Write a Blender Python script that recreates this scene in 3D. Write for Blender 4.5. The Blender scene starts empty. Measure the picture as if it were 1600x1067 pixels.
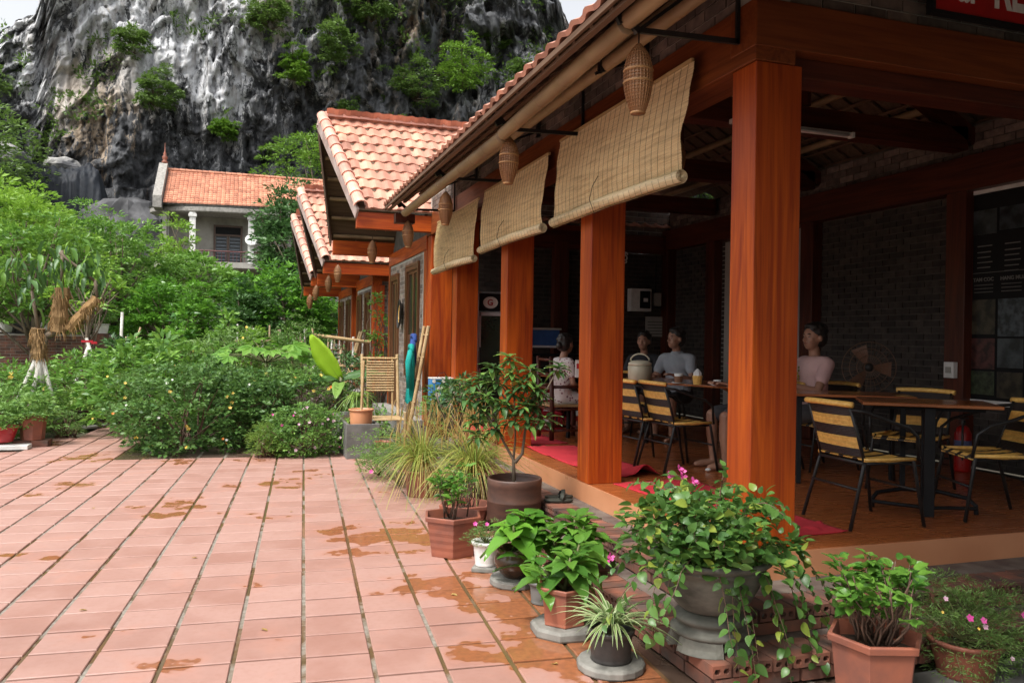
import bpy, bmesh, math, random
import numpy as np
from mathutils import Vector, Matrix, Euler
random.seed(7); rng = np.random.default_rng(11)
S = bpy.context.scene
COL = S.collection
R = math.radians
PI = math.pi

# ---------------------------------------------------------------- camera, sky, sun, exposure
H = 1.62
TH, RO, PT = R(18.4), .0155, -.0028
f0 = Vector((math.sin(TH), math.cos(TH), 0)); r0 = Vector((math.cos(TH), -math.sin(TH), 0)); u0 = Vector((0, 0, 1))
fw = f0*math.cos(PT)+u0*math.sin(PT); up = u0*math.cos(PT)-f0*math.sin(PT)
rt = r0*math.cos(RO)+up*math.sin(RO); up = up*math.cos(RO)-r0*math.sin(RO)
cd = bpy.data.cameras.new('camera'); cam = bpy.data.objects.new('camera', cd); COL.objects.link(cam)
cd.sensor_width = 36; cd.lens = 1250/1600*36; cd.clip_end = 1500; cd.clip_start = .05
mw = Matrix.Identity(4)
for i in range(3):
    mw[i][0], mw[i][1], mw[i][2] = rt[i], up[i], -fw[i]
mw[2][3] = H
cam.matrix_world = mw
S.camera = cam
W = bpy.data.worlds.new('World'); S.world = W; W.use_nodes = True
wn = W.node_tree; wn.nodes.clear()
sky = wn.nodes.new('ShaderNodeTexSky'); sky.sky_type = 'NISHITA'; sky.sun_disc = False
SUN_EL, SUN_AZ = R(60), R(234)        # azimuth measured clockwise from +Y
sky.sun_elevation = SUN_EL; sky.sun_rotation = SUN_AZ; sky.air_density = 1.0; sky.dust_density = 4.0
hs = wn.nodes.new('ShaderNodeHueSaturation'); hs.inputs['Saturation'].default_value = .16; hs.inputs['Value'].default_value = 1.0
bg = wn.nodes.new('ShaderNodeBackground'); bg.inputs['Strength'].default_value = .125
wo = wn.nodes.new('ShaderNodeOutputWorld')
wn.links.new(sky.outputs[0], hs.inputs['Color']); wn.links.new(hs.outputs[0], bg.inputs[0]); wn.links.new(bg.outputs[0], wo.inputs[0])
sl = bpy.data.lights.new('sun', 'SUN'); sl.energy = 1.5; sl.angle = R(12); sl.color = (1, .965, .90)
so = bpy.data.objects.new('sun', sl); COL.objects.link(so)
sd = Vector((math.sin(SUN_AZ)*math.cos(SUN_EL), math.cos(SUN_AZ)*math.cos(SUN_EL), math.sin(SUN_EL)))
so.rotation_euler = sd.to_track_quat('Z', 'Y').to_euler(); so.location = (0, 0, 40)
S.view_settings.view_transform = 'Standard'; S.view_settings.look = 'None'; S.view_settings.gamma = 1
S.view_settings.use_curve_mapping = False; S.view_settings.exposure = 1.24
S.render.engine = 'CYCLES'; S.cycles.max_bounces = 7; S.cycles.diffuse_bounces = 2; S.cycles.transparent_max_bounces = 6

# ---------------------------------------------------------------- mesh builder
class MB:
    def __init__(s): s.v = []; s.f = []; s.c = []
    def add(s, vs, fs, c=.5):
        b = len(s.v); s.v += [tuple(p) for p in vs]; s.f += [tuple(b+i for i in f) for f in fs]
        s.c += [c]*len(fs) if not isinstance(c, list) else c
        return s
    def box(s, x0, x1, y0, y1, z0, z1, c=.5):
        return s.add([(x0,y0,z0),(x1,y0,z0),(x1,y1,z0),(x0,y1,z0),(x0,y0,z1),(x1,y0,z1),(x1,y1,z1),(x0,y1,z1)],
              [(0,3,2,1),(4,5,6,7),(0,1,5,4),(1,2,6,5),(2,3,7,6),(3,0,4,7)], c)
    def obox(s, m, hx, hy, hz, c=.5):
        vs = [m @ Vector((a*hx, b*hy, d*hz)) for d in (-1, 1) for a, b in ((-1,-1),(1,-1),(1,1),(-1,1))]
        return s.add(vs, [(0,3,2,1),(4,5,6,7),(0,1,5,4),(1,2,6,5),(2,3,7,6),(3,0,4,7)], c)
    def bar(s, p0, p1, w, h, c=.5, upv=(0,0,1)):
        p0 = Vector(p0); p1 = Vector(p1); d = (p1-p0); L = d.length; d.normalize()
        x = d.cross(Vector(upv))
        if x.length < 1e-4: x = d.cross(Vector((1,0,0)))
        x.normalize(); z = x.cross(d)
        m = Matrix(((x.x,d.x,z.x,(p0.x+p1.x)/2),(x.y,d.y,z.y,(p0.y+p1.y)/2),(x.z,d.z,z.z,(p0.z+p1.z)/2),(0,0,0,1)))
        return s.obox(m, w/2, L/2, h/2, c)
    def path(s, pts, rs, n=8, caps=True, c=.5, sq=1):
        pts = [Vector(p) for p in pts]; k = len(pts)
        if not hasattr(rs, '__len__'): rs = [rs]*k
        vs = []; ref = None
        for i in range(k):
            d = (pts[min(i+1,k-1)]-pts[max(i-1,0)])
            if d.length < 1e-9: d = Vector((0,0,1))
            d.normalize()
            if ref is None:
                ref = d.cross(Vector((0,0,1)));
                if ref.length < .05: ref = d.cross(Vector((1,0,0)))
            ref = (ref-d*ref.dot(d)); ref.normalize(); b = d.cross(ref)
            for j in range(n):
                a = 2*PI*j/n
                vs.append(pts[i]+ref*(math.cos(a)*rs[i])+b*(math.sin(a)*rs[i]*sq))
        fs = []
        for i in range(k-1):
            for j in range(n):
                a, b2 = i*n+j, i*n+(j+1) % n
                fs.append((a, b2, b2+n, a+n))
        if caps: fs += [tuple(range(n-1, -1, -1)), tuple((k-1)*n+j for j in range(n))]
        return s.add(vs, fs, c)
    def lathe(s, prof, cx=0, cy=0, cz=0, n=24, sx=1, sy=1, rot=0, c=.5, closed=False):
        vs = []; k = len(prof)
        for r, z in prof:
            for j in range(n):
                a = 2*PI*j/n+rot
                vs.append((cx+math.cos(a)*r*sx, cy+math.sin(a)*r*sy, cz+z))
        fs = [(i*n+j, i*n+(j+1) % n, (i+1)*n+(j+1) % n, (i+1)*n+j) for i in range(k-1) for j in range(n)]
        if not closed: fs += [tuple(range(n-1, -1, -1)), tuple((k-1)*n+j for j in range(n))]
        return s.add(vs, fs, c)
    def ball(s, p, r, n=8, m=6, c=.5, sc=(1,1,1)):
        pr = [(max(1e-4, math.sin(PI*i/m))*r, -math.cos(PI*i/m)*r) for i in range(m+1)]
        vs = []
        for rr, z in pr:
            for j in range(n):
                a = 2*PI*j/n; vs.append((p[0]+math.cos(a)*rr*sc[0], p[1]+math.sin(a)*rr*sc[1], p[2]+z*sc[2]))
        fs = [(i*n+j, i*n+(j+1) % n, (i+1)*n+(j+1) % n, (i+1)*n+j) for i in range(m) for j in range(n)]
        return s.add(vs, fs, c)
    def tr(s, m):
        s.v = [tuple(m @ Vector(p)) for p in s.v]; return s
    def merge(s, o, m=None, c=None):
        vs = o.v if m is None else [tuple(m @ Vector(p)) for p in o.v]
        return s.add(vs, o.f, list(o.c) if c is None else c)
    def mesh(s, name, mat, smooth=False, off=(0,0,0)):
        me = bpy.data.meshes.new(name)
        ox, oy, oz = off
        me.from_pydata([(x-ox, y-oy, z-oz) for x, y, z in s.v], [], s.f)
        at = me.attributes.new('v', 'FLOAT', 'FACE'); at.data.foreach_set('value', s.c)
        if isinstance(mat, (list, tuple)):
            for q in mat: me.materials.append(q)
        else: me.materials.append(mat)
        if smooth: me.polygons.foreach_set('use_smooth', [True]*len(me.polygons))
        return me

ORG = {}
def npmesh(name, V, F, c, mat, smooth=False):
    """V (n,3), F (m,k) uniform polygons, c per-face value"""
    me = bpy.data.meshes.new(name)
    V = np.asarray(V, np.float32); F = np.asarray(F, np.int32); m, k = F.shape
    me.vertices.add(len(V)); me.vertices.foreach_set('co', V.ravel())
    me.loops.add(m*k); me.loops.foreach_set('vertex_index', F.ravel())
    me.polygons.add(m); me.polygons.foreach_set('loop_start', np.arange(0, m*k, k, dtype=np.int32))
    me.update(calc_edges=True)
    at = me.attributes.new('v', 'FLOAT', 'FACE'); at.data.foreach_set('value', np.asarray(c, np.float32))
    me.materials.append(mat)
    if smooth: me.polygons.foreach_set('use_smooth', np.ones(m, bool))
    return me
def tag(o, label=None, cat=None, group=None, kind=None):
    if label: o['label'] = label
    if cat: o['category'] = cat
    if group: o['group'] = group
    if kind: o['kind'] = kind
    return o
def thing(name, loc, label, cat, group=None, rz=0):
    o = bpy.data.objects.new(name, None); COL.objects.link(o); o.empty_display_size = .1
    o.location = loc; o.rotation_euler = (0, 0, rz); ORG[o.name] = tuple(loc)
    return tag(o, label, cat, group)
def root_of(o):
    while o.parent: o = o.parent
    return o
def link(name, me, parent=None, bev=0, kind=None, label=None):
    o = bpy.data.objects.new(name, me); COL.objects.link(o)
    if parent: o.parent = parent
    if bev:
        b = o.modifiers.new('b', 'BEVEL'); b.width = bev; b.segments = 2; b.limit_method = 'ANGLE'
    if kind: o['kind'] = kind
    if label: o['label'] = label
    return o
def part(name, mb, mat, parent, world=True, smooth=False, bev=0, kind=None, label=None):
    """mesh part given in world coordinates (world=True) under an unrotated thing or one of its parts"""
    off = ORG.get(root_of(parent).name, (0,0,0)) if (world and parent) else (0,0,0)
    return link(name, mb.mesh(name, mat, smooth, off), parent, bev, kind, label)
def piece(name, me, m, parent):
    """shared-mesh piece placed with world matrix m under an unrotated thing / part"""
    o = bpy.data.objects.new(name, me); COL.objects.link(o); o.parent = parent
    off = ORG.get(root_of(parent).name, (0,0,0))
    o.matrix_basis = Matrix.Translation(Vector((-off[0], -off[1], -off[2]))) @ m
    return o
def solo(name, mb, mat, label, cat, group=None, smooth=False, bev=0, loc=(0,0,0), kind=None):
    o = link(name, mb.mesh(name, mat, smooth), None, bev); o.location = loc
    return tag(o, label, cat, group, kind)
def frame(p, x, y, z):
    return Matrix(((x[0],y[0],z[0],p[0]),(x[1],y[1],z[1],p[1]),(x[2],y[2],z[2],p[2]),(0,0,0,1)))
def copy_tree(o, loc, rz, label=None):
    def rec(a, par):
        c = a.copy(); COL.objects.link(c); c.parent = par
        for ch in list(a.children): rec(ch, c)
        return c
    c = rec(o, None); c.location = loc; c.rotation_euler = (0, 0, rz); ORG[c.name] = tuple(loc)
    if label: c['label'] = label
    return c
def vnoise(x, y, seed=0):
    xi = np.floor(x).astype(np.int64); yi = np.floor(y).astype(np.int64); xf = x-xi; yf = y-yi
    def h(a, b):
        n = (a*374761393+b*668265263+seed*1442695041) & 0xffffffff
        n = ((n ^ (n >> 13))*1274126177) & 0xffffffff
        return ((n ^ (n >> 16)) & 0xffff)/65535.
    u = xf*xf*(3-2*xf); w = yf*yf*(3-2*yf)
    return (h(xi, yi)*(1-u)+h(xi+1, yi)*u)*(1-w)+(h(xi, yi+1)*(1-u)+h(xi+1, yi+1)*u)*w
def fbm(x, y, o=5, seed=0, g=.5):
    t = 0; a = 1; s = 0
    for i in range(o):
        t = t+a*vnoise(x*2**i+i*17.3, y*2**i+i*9.1, seed+i); s += a; a *= g
    return t/s

# ---------------------------------------------------------------- materials
class NT:
    def __init__(s, name):
        s.m = bpy.data.materials.new(name); s.m.use_nodes = True; s.t = s.m.node_tree; s.t.nodes.clear()
        s.out = s.n('ShaderNodeOutputMaterial')
    def n(s, t, **k):
        q = s.t.nodes.new(t)
        for a, b in k.items(): setattr(q, a, b)
        return q
    def l(s, a, b): s.t.links.new(a, b)
    def math(s, op, a, b=None, c=None, clamp=False):
        q = s.n('ShaderNodeMath', operation=op, use_clamp=clamp)
        for i, z in enumerate((a, b, c)):
            if z is None: continue
            if hasattr(z, 'links'): s.l(z, q.inputs[i])
            else: q.inputs[i].default_value = z
        return q.outputs[0]
    def mix(s, f, a, b, blend='MIX'):
        q = s.n('ShaderNodeMix', data_type='RGBA', blend_type=blend)
        for i, z in ((0, f), (6, a), (7, b)):
            if hasattr(z, 'links'): s.l(z, q.inputs[i])
            else: q.inputs[i].default_value = z if i == 0 else (*z, 1)
        return q.outputs[2]
    def noise(s, co, sc, det=5, st=(1,1,1), rough=.55, dist=0):
        m = s.n('ShaderNodeMapping'); m.inputs['Scale'].default_value = st; s.l(co, m.inputs[0])
        q = s.n('ShaderNodeTexNoise'); q.inputs['Scale'].default_value = sc; q.inputs['Detail'].default_value = det
        q.inputs['Roughness'].default_value = rough; q.inputs['Distortion'].default_value = dist
        s.l(m.outputs[0], q.inputs['Vector']); return q.outputs[0]
    def ramp(s, f, lo, hi):
        q = s.n('ShaderNodeMapRange'); q.inputs[1].default_value = lo; q.inputs[2].default_value = hi
        s.l(f, q.inputs[0]); return q.outputs[0]
    def co(s, kind='Object'):
        if kind == 'World': return s.n('ShaderNodeNewGeometry').outputs['Position']
        return s.n('ShaderNodeTexCoord').outputs[kind]
    def v(s):
        a = s.n('ShaderNodeAttribute', attribute_name='v'); o = s.n('ShaderNodeObjectInfo')
        return s.math('FRACT', s.math('ADD', a.outputs['Fac'], o.outputs['Random']))
    def bsdf(s, col, rough=.6, metal=0, coat=0, spec=.5, bump=None, bstr=.3, bdist=.01, rough_s=None, sheen=0):
        b = s.n('ShaderNodeBsdfPrincipled')
        if hasattr(col, 'links'): s.l(col, b.inputs['Base Color'])
        else: b.inputs['Base Color'].default_value = (*col, 1)
        if hasattr(rough, 'links'): s.l(rough, b.inputs['Roughness'])
        else: b.inputs['Roughness'].default_value = rough
        b.inputs['Metallic'].default_value = metal; b.inputs['Coat Weight'].default_value = coat; b.inputs['Coat Roughness'].default_value = .15
        b.inputs['Specular IOR Level'].default_value = spec
        if bump is not None:
            q = s.n('ShaderNodeBump'); q.inputs['Strength'].default_value = bstr; q.inputs['Distance'].default_value = bdist
            s.l(bump, q.inputs['Height']); s.l(q.outputs[0], b.inputs['Normal'])
        return b
    def done(s, b): s.l(b.outputs[0], s.out.inputs[0]); return s.m

def mat(name, c1, c2=None, scale=6, st=(1,1,1), rough=.6, vv=0, bump=0, bdist=.005, coat=0, metal=0, spec=.5, lo=.35, hi=.65, det=5, co='Object', dist=0):
    t = NT(name); c2 = c2 or tuple(x*.75 for x in c1)
    n = t.noise(t.co(co), scale, det, st, dist=dist)
    col = t.mix(t.ramp(n, lo, hi), c1, c2)
    if vv:
        k = t.math('ADD', t.math('MULTIPLY', t.v(), 2*vv), 1-vv)
        q = t.n('ShaderNodeVectorMath', operation='SCALE'); t.l(col, q.inputs[0]); t.l(k, q.inputs['Scale']); col = q.outputs[0]
    r = t.math('ADD', t.math('MULTIPLY', n, .2), rough-.1)
    return t.done(t.bsdf(col, r, metal, coat, spec, n if bump else None, bump, bdist))
def wood(name, axis, c1, c2, c3, rough=.46, coat=.05):
    t = NT(name); st = [6.5, 6.5, 6.5]; st[axis] = .42; c = t.co()
    o = t.n('ShaderNodeObjectInfo'); a = t.n('ShaderNodeVectorMath', operation='ADD'); t.l(c, a.inputs[0])
    q = t.n('ShaderNodeVectorMath', operation='SCALE'); q.inputs[0].default_value = (13, 7, 5); t.l(o.outputs['Random'], q.inputs['Scale']); t.l(q.outputs[0], a.inputs[1])
    n1 = t.noise(a.outputs[0], 1.0, 5, tuple(st), dist=2.6); st2 = [60, 60, 60]; st2[axis] = 2.2
    n2 = t.noise(a.outputs[0], 1.0, 3, tuple(st2)); n3 = t.noise(a.outputs[0], .8, 2)
    col = t.mix(t.ramp(n1, .36, .64), c1, c2); col = t.mix(t.math('MULTIPLY', t.ramp(n2, .5, .75), .55), col, c3)
    col = t.mix(t.math('MULTIPLY', t.ramp(n3, .4, .7), .5), col, c2)
    return t.done(t.bsdf(col, t.math('ADD', t.math('MULTIPLY', n2, .25), rough-.1), 0, coat, .32, n2, .12, .002))
def leafmat(name, c1, c2, tr=.28, rough=.42, c3=None):
    t = NT(name); v = t.v()
    col = t.mix(v, c1, c2)
    if c3: col = t.mix(t.ramp(v, .86, .93), col, c3)
    b = t.bsdf(col, rough, 0, 0, .4)
    d = t.n('ShaderNodeBsdfTranslucent'); lc = t.mix(.6, col, tuple(min(1, x*1.5) for x in c2)); t.l(lc, d.inputs[0])
    m = t.n('ShaderNodeMixShader'); m.inputs[0].default_value = tr
    t.l(b.outputs[0], m.inputs[1]); t.l(d.outputs[0], m.inputs[2]); t.l(m.outputs[0], t.out.inputs[0]); return t.m

RED1, RED2, RED3 = (.47,.088,.006), (.25,.032,.003), (.10,.013,.002)
B_X, B_Y = [wood('shaded_beam_wood_'+a, i, (.22,.058,.014), (.13,.028,.007), (.05,.012,.004)) for i, a in enumerate('xy')]  # darker copy of the column wood; shade on the beams put into colour
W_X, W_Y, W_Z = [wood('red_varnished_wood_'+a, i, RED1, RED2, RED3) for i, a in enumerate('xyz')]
D_X, D_Y, D_Z = [wood('dark_red_wood_'+a, i, (.105,.024,.010), (.05,.011,.006), (.02,.006,.004), .45, .1) for i, a in enumerate('xyz')]  # darker red; for inner timbers the room's shade is put into the colour
DOORW = wood('brown_door_wood', 2, (.20,.085,.035), (.10,.04,.018), (.04,.015,.008), .4, .2)
TABW = wood('orange_table_wood', 0, (.38,.12,.03), (.22,.06,.015), (.1,.03,.01), .25, .5)
BATT = wood('weathered_batten', 0, (.15,.10,.065), (.09,.055,.035), (.04,.025,.015), .8, 0)
BAMBOOE = mat('shaded_eave_bamboo', (.31,.205,.11), (.20,.125,.065), 3, (2,.6,2), .5, .15, .2, .003)  # darker copy of the bamboo, eave shade put into its colour
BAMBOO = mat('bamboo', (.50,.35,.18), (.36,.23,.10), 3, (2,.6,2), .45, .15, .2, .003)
BAMBOOD = mat('old_bamboo', (.36,.25,.14), (.22,.15,.08), 3, (2,.6,2), .6, .2, .2)
IRON = mat('black_iron', (.010,.010,.011), (.018,.017,.016), 30, rough=.45, spec=.4)
BRICK = mat('brick_grey_red', (.17,.125,.10), (.10,.075,.065), 14, rough=.85, vv=.45, bump=.4, bdist=.004)
BRICKR = mat('brick_red', (.225,.080,.048), (.085,.058,.046), 6, rough=.8, vv=.42, bump=.5, bdist=.004, co='World', det=8)
BRICKC = mat('cabin_brick', (.30,.235,.19), (.17,.125,.10), 10, rough=.85, vv=.5, bump=.4, bdist=.004)
BRICKI = mat('shaded_inner_brick', (.052,.040,.033), (.028,.022,.019), 10, rough=.85, vv=.35, bump=.4, bdist=.004)  # darkened copy of the brick; room shade put into the colour
MORTAR = mat('mortar', (.44,.41,.36), (.30,.275,.24), 9, rough=.9, bump=.3)
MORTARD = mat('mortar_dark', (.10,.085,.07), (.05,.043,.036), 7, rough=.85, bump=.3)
RTILE = mat('roof_tile', (.60,.29,.20), (.40,.18,.125), 1.7, rough=.6, vv=.28, bump=.2, co='World', det=8)
RTILE2 = mat('ridge_tile', (.72,.38,.29), (.58,.28,.21), 5, rough=.55, vv=.22, bump=.15)  # paler than the roof tiles, colour lightened to offset shading on upright facets
RTILEF = mat('far_roof_tile', (.58,.255,.155), (.43,.17,.10), 1.2, rough=.7, vv=.28)
FASC = mat('rake_board', (.42,.33,.30), (.30,.20,.17), 5, rough=.6, bump=.2)
PEACH = mat('peach_plinth_tile', (.60,.28,.145), (.50,.215,.105), 2, rough=.30, bump=.03, lo=.3, hi=.7)
CONC = mat('concrete', (.33,.31,.28), (.20,.19,.175), 8, rough=.85, bump=.4, vv=.1)
CONCD = mat('dark_concrete', (.17,.165,.155), (.09,.088,.08), 5, rough=.7, bump=.4)
PLAST = mat('grey_plaster', (.40,.38,.34), (.28,.265,.235), 2, rough=.9)
WHITE = mat('white_paint', (.78,.77,.74), (.62,.61,.58), 8, rough=.5)
TERRA = mat('terracotta', (.31,.098,.055), (.19,.070,.048), 6, co='World', det=8, rough=.55, bump=.15, vv=.1)
TERRAB = mat('brown_clay', (.105,.050,.034), (.06,.032,.024), 6, (1,1,2.5), rough=.5, bump=.3)
GLAZE = mat('dark_glazed_clay', (.10,.055,.03), (.035,.02,.013), 5, rough=.25)
STONE = mat('urn_stone', (.15,.145,.12), (.045,.045,.036), 7, (1,1,1.8), rough=.75, bump=.5, lo=.3, hi=.7)
SOIL = mat('soil', (.075,.045,.028), (.03,.019,.013), 25, rough=.95, bump=.9, bdist=.02)
BLACKP = mat('black_plastic', (.028,.026,.025), (.05,.046,.042), 12, rough=.4, bump=.3)
CANE = mat('yellow_cane', (.86,.53,.14), (.70,.38,.085), 40, rough=.4, vv=.1, bump=.3, bdist=.002)
CANEB = mat('brown_cane', (.018,.013,.012), (.035,.025,.022), 40, rough=.4, bump=.3, bdist=.002)
BARK = mat('bark', (.20,.155,.11), (.10,.075,.05), 9, (1,1,.3), rough=.9, bump=.6, bdist=.01)
STEMG = mat('green_stem', (.14,.16,.055), (.10,.085,.04), 9, rough=.6)
TWIG = mat('twig', (.15,.085,.055), (.08,.045,.03), 20, rough=.7)
WHITEP = mat('white_washed_pole', (.62,.60,.55), (.35,.33,.29), 6, rough=.8)
GLASS = mat('window_glass', (.02,.03,.02), (.03,.05,.03), 2, rough=.12, spec=.9)
REDC = mat('red_carpet', (.52,.022,.035), (.42,.014,.026), 3, rough=.95, bump=.2)
BLACKM = mat('black_matt', (.008,.008,.009), (.012,.012,.013), 5, rough=.6, spec=.2)
SKIN = mat('skin', (.38,.20,.13), (.31,.155,.10), 8, rough=.5)
HAIR = mat('black_hair', (.012,.01,.009), (.022,.017,.014), 30, rough=.45)
ROPE = mat('straw', (.34,.21,.09), (.20,.115,.045), 14, (1,1,.3), rough=.9, vv=.3)
METAL = mat('brushed_metal', (.60,.61,.63), (.46,.47,.49), 4, rough=.4, metal=.15)
SLABM = mat('slab_concrete', (.24,.23,.205), (.12,.115,.10), 9, rough=.85, bump=.5)
def flat(name, c, rough=.6): return mat(name, c, tuple(x*.8 for x in c), 9, rough=rough, bump=.1)
LEAF = dict(
 tree=leafmat('leaf_tree', (.065,.165,.026), (.19,.35,.055)),
 treed=leafmat('leaf_dark_tree', (.034,.088,.026), (.085,.18,.05), .2),
 treey=leafmat('leaf_yellow_tree', (.11,.24,.028), (.24,.40,.05), .32),
 shiny=leafmat('leaf_glossy', (.04,.13,.018), (.16,.36,.04), .25, .28),
 bush=leafmat('leaf_bush', (.065,.165,.030), (.20,.34,.075)),
 lant=leafmat('leaf_lantana', (.045,.12,.028), (.12,.23,.055)),
 fine=leafmat('leaf_fine', (.085,.17,.04), (.17,.28,.07)),
 grassy=leafmat('leaf_grassy', (.13,.24,.04), (.24,.36,.07)),
 purple=leafmat('leaf_purple', (.09,.05,.06), (.18,.14,.10)),
 dry=leafmat('leaf_dry', (.34,.20,.06), (.45,.34,.12), .3),
 rice=leafmat('leaf_rice', (.15,.27,.04), (.36,.38,.09), .35),
 boug=leafmat('leaf_bougainvillea', (.045,.12,.026), (.12,.235,.05), .28, .35, (.26,.32,.05)),
 broad=leafmat('leaf_broad', (.045,.135,.022), (.15,.31,.045), .3, .32),
 pale=leafmat('leaf_pale_edge', (.30,.38,.17), (.42,.48,.26), .3, .4),
 spider=leafmat('leaf_spider', (.09,.19,.05), (.16,.27,.08), .3, .4),
 banana=leafmat('leaf_banana', (.36,.58,.03), (.42,.62,.05), .5, .4),
 papaya=leafmat('leaf_papaya', (.10,.25,.03), (.20,.38,.06), .35, .4),
 cliff=leafmat('leaf_cliff', (.06,.12,.025), (.16,.26,.055), .25),
 cliffy=leafmat('leaf_cliff_bright', (.08,.19,.02), (.17,.30,.035), .25))
FLOW = dict(pink=leafmat('petal_pink', (.70,.06,.32), (.82,.14,.45), .3), pale=leafmat('petal_pale', (.75,.38,.55), (.85,.6,.7), .3),
 yellow=leafmat('petal_yellow', (.85,.55,.05), (.9,.65,.2), .3), orange=leafmat('petal_orange', (.8,.2,.03), (.85,.3,.05), .3), white=leafmat('petal_white', (.8,.8,.72), (.85,.85,.8), .3))
# ---------------------------------------------------------------- leaves
def leaf_shape(seg='o', w=.5, droop=.18, fold=.12, wave=0.):
    """unit leaf from (0,0,0) towards +Y, face up (+Z)"""
    if seg == 'd':
        V = np.array([(0,0,0),(-w/2,.45,fold*.5),(0,1,-droop),(w/2,.45,fold*.5),(0,.5,-droop*.2)], float)
        return V, np.array([(0,4,1),(4,2,1),(0,3,4),(4,3,2)])
    if seg == 'O':
        ys = [0, .14, .34, .56, .78, 1]; hw = [0, .36, .5, .46, .28, 0]; V = []; F = []
        for i in range(6):
            zc = .03*math.sin(ys[i]*PI)-droop*ys[i]**1.8; wv = wave*math.sin(i*2.2)
            V += [(-hw[i]*w, ys[i]+.02, zc+fold*hw[i]*2+wv), (0, ys[i], zc), (hw[i]*w, ys[i]+.02, zc+fold*hw[i]*2-wv)]
        for i in range(5):
            b = i*3
            for j in (0, 1): F += [(b+j, b+j+1, b+j+4), (b+j, b+j+4, b+j+3)]
        return np.array(V, float), np.array(F)
    y = [0, .3, .66, 1]; z = [0, .02, -droop*.35, -droop]
    V = [(0,y[i],z[i]) for i in range(4)]+[(-w*.44,.24,z[1]+fold+wave),(w*.44,.26,z[1]+fold-wave),(-w*.36,.62,z[2]+fold-wave),(w*.36,.62,z[2]+fold+wave)]
    F = [(0,5,1),(0,1,4),(1,5,7),(1,7,2),(1,2,6),(1,6,4),(2,7,3),(2,3,6)]
    return np.array(V, float), np.array(F)
def place_leaves(P, D, N, L, shp):
    """P,D,N (n,3), L (n,) -> V,F"""
    V0, F0 = shp
    D = D/np.maximum(np.linalg.norm(D, axis=1, keepdims=True), 1e-6)
    X = np.cross(D, N); X /= np.maximum(np.linalg.norm(X, axis=1, keepdims=True), 1e-6); Z = np.cross(X, D)
    L = L[:, None, None]
    V = P[:, None, :]+(V0[None, :, 0:1]*X[:, None, :]+V0[None, :, 1:2]*D[:, None, :]+V0[None, :, 2:3]*Z[:, None, :])*L
    F = F0[None]+(np.arange(len(P))*len(V0))[:, None, None]
    return V.reshape(-1, 3), F.reshape(-1, 3)
def rdir(n):
    d = rng.normal(size=(n, 3)); return d/np.linalg.norm(d, axis=1, keepdims=True)
def crown_pts(c, rad, ncl, clr, npc, flat_=.65, shell=.55, zmin=-.75, lump=.25):
    """cluster centres in an uneven shell, leaf points on each cluster; returns P, D(outward), cid, centres"""
    d = rdir(ncl*3); d = d[d[:, 2] > zmin][:ncl]
    r = (shell+(1-shell)*rng.random((len(d), 1))**.6)
    ang = np.arctan2(d[:, 1], d[:, 0]); lum = 1+lump*(fbm(ang*1.3+c[0]+9, d[:, 2]*2+c[1]+9, 3, 5)-.5)[:, None]*2
    C = np.array(c)+d*r*lum*np.array(rad)
    k = len(C); cr = clr*(.6+.8*rng.random((k, 1, 1)))
    q = rdir(k*npc).reshape(k, npc, 3); q[..., 2] = np.abs(q[..., 2])*.8-.15
    P = C[:, None, :]+q*cr*np.array([1, 1, flat_])*(.35+.65*rng.random((k, npc, 1))**.5)
    D = q*np.array([1, 1, .6])+.35*rdir(k*npc).reshape(k, npc, 3)+.25*d[:, None, :]
    return P.reshape(-1, 3), D.reshape(-1, 3), np.repeat(np.arange(k), npc), C
def leaf_cloud(P, D, L, shp, cid=None, jit=.35, cv=None):
    n = len(P)
    N = rng.normal(size=(n, 3))*.5+np.array([0, 0, 1.]); 
    V, F = place_leaves(P, D, N, L*(.65+.6*rng.random(n)), shp)
    if cid is not None:
        cc = rng.random(cid.max()+1)*.6; v = cc[cid]+rng.random(n)*.38
    else: v = rng.random(n)
    return V, F, np.repeat(np.clip(v, 0, .99), len(shp[1]))
def add_cloud(name, parent, mats, c, rad, ncl, clr, npc, L, w=.45, seg='d', kind='stuff', off=None, **k):
    P, D, cid, C = crown_pts(c, rad, ncl, clr, npc, **k)
    V, F, v = leaf_cloud(P, D, L, leaf_shape(seg, w), cid)
    off = off or ORG.get(root_of(parent).name, (0,0,0)) if parent else (off or (0,0,0))
    me = npmesh(name, V-np.array(off), F, v, mats)
    # object random would shift all leaves at once: fine, small per-plant variation
    return link(name, me, parent, kind=kind), C
def limb(mb, a, b, r1, r2, bend=.15, n=6, k=5):
    a = Vector(a); b = Vector(b); L = (b-a).length
    off = Vector((random.uniform(-1,1), random.uniform(-1,1), random.uniform(-.3,.6)))*L*bend
    pts = [a.lerp(b, t)+off*math.sin(t*PI) for t in [i/k for i in range(k+1)]]
    mb.path(pts, [r1+(r2-r1)*i/k for i in range(k+1)], n, c=random.random()); return pts
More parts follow.
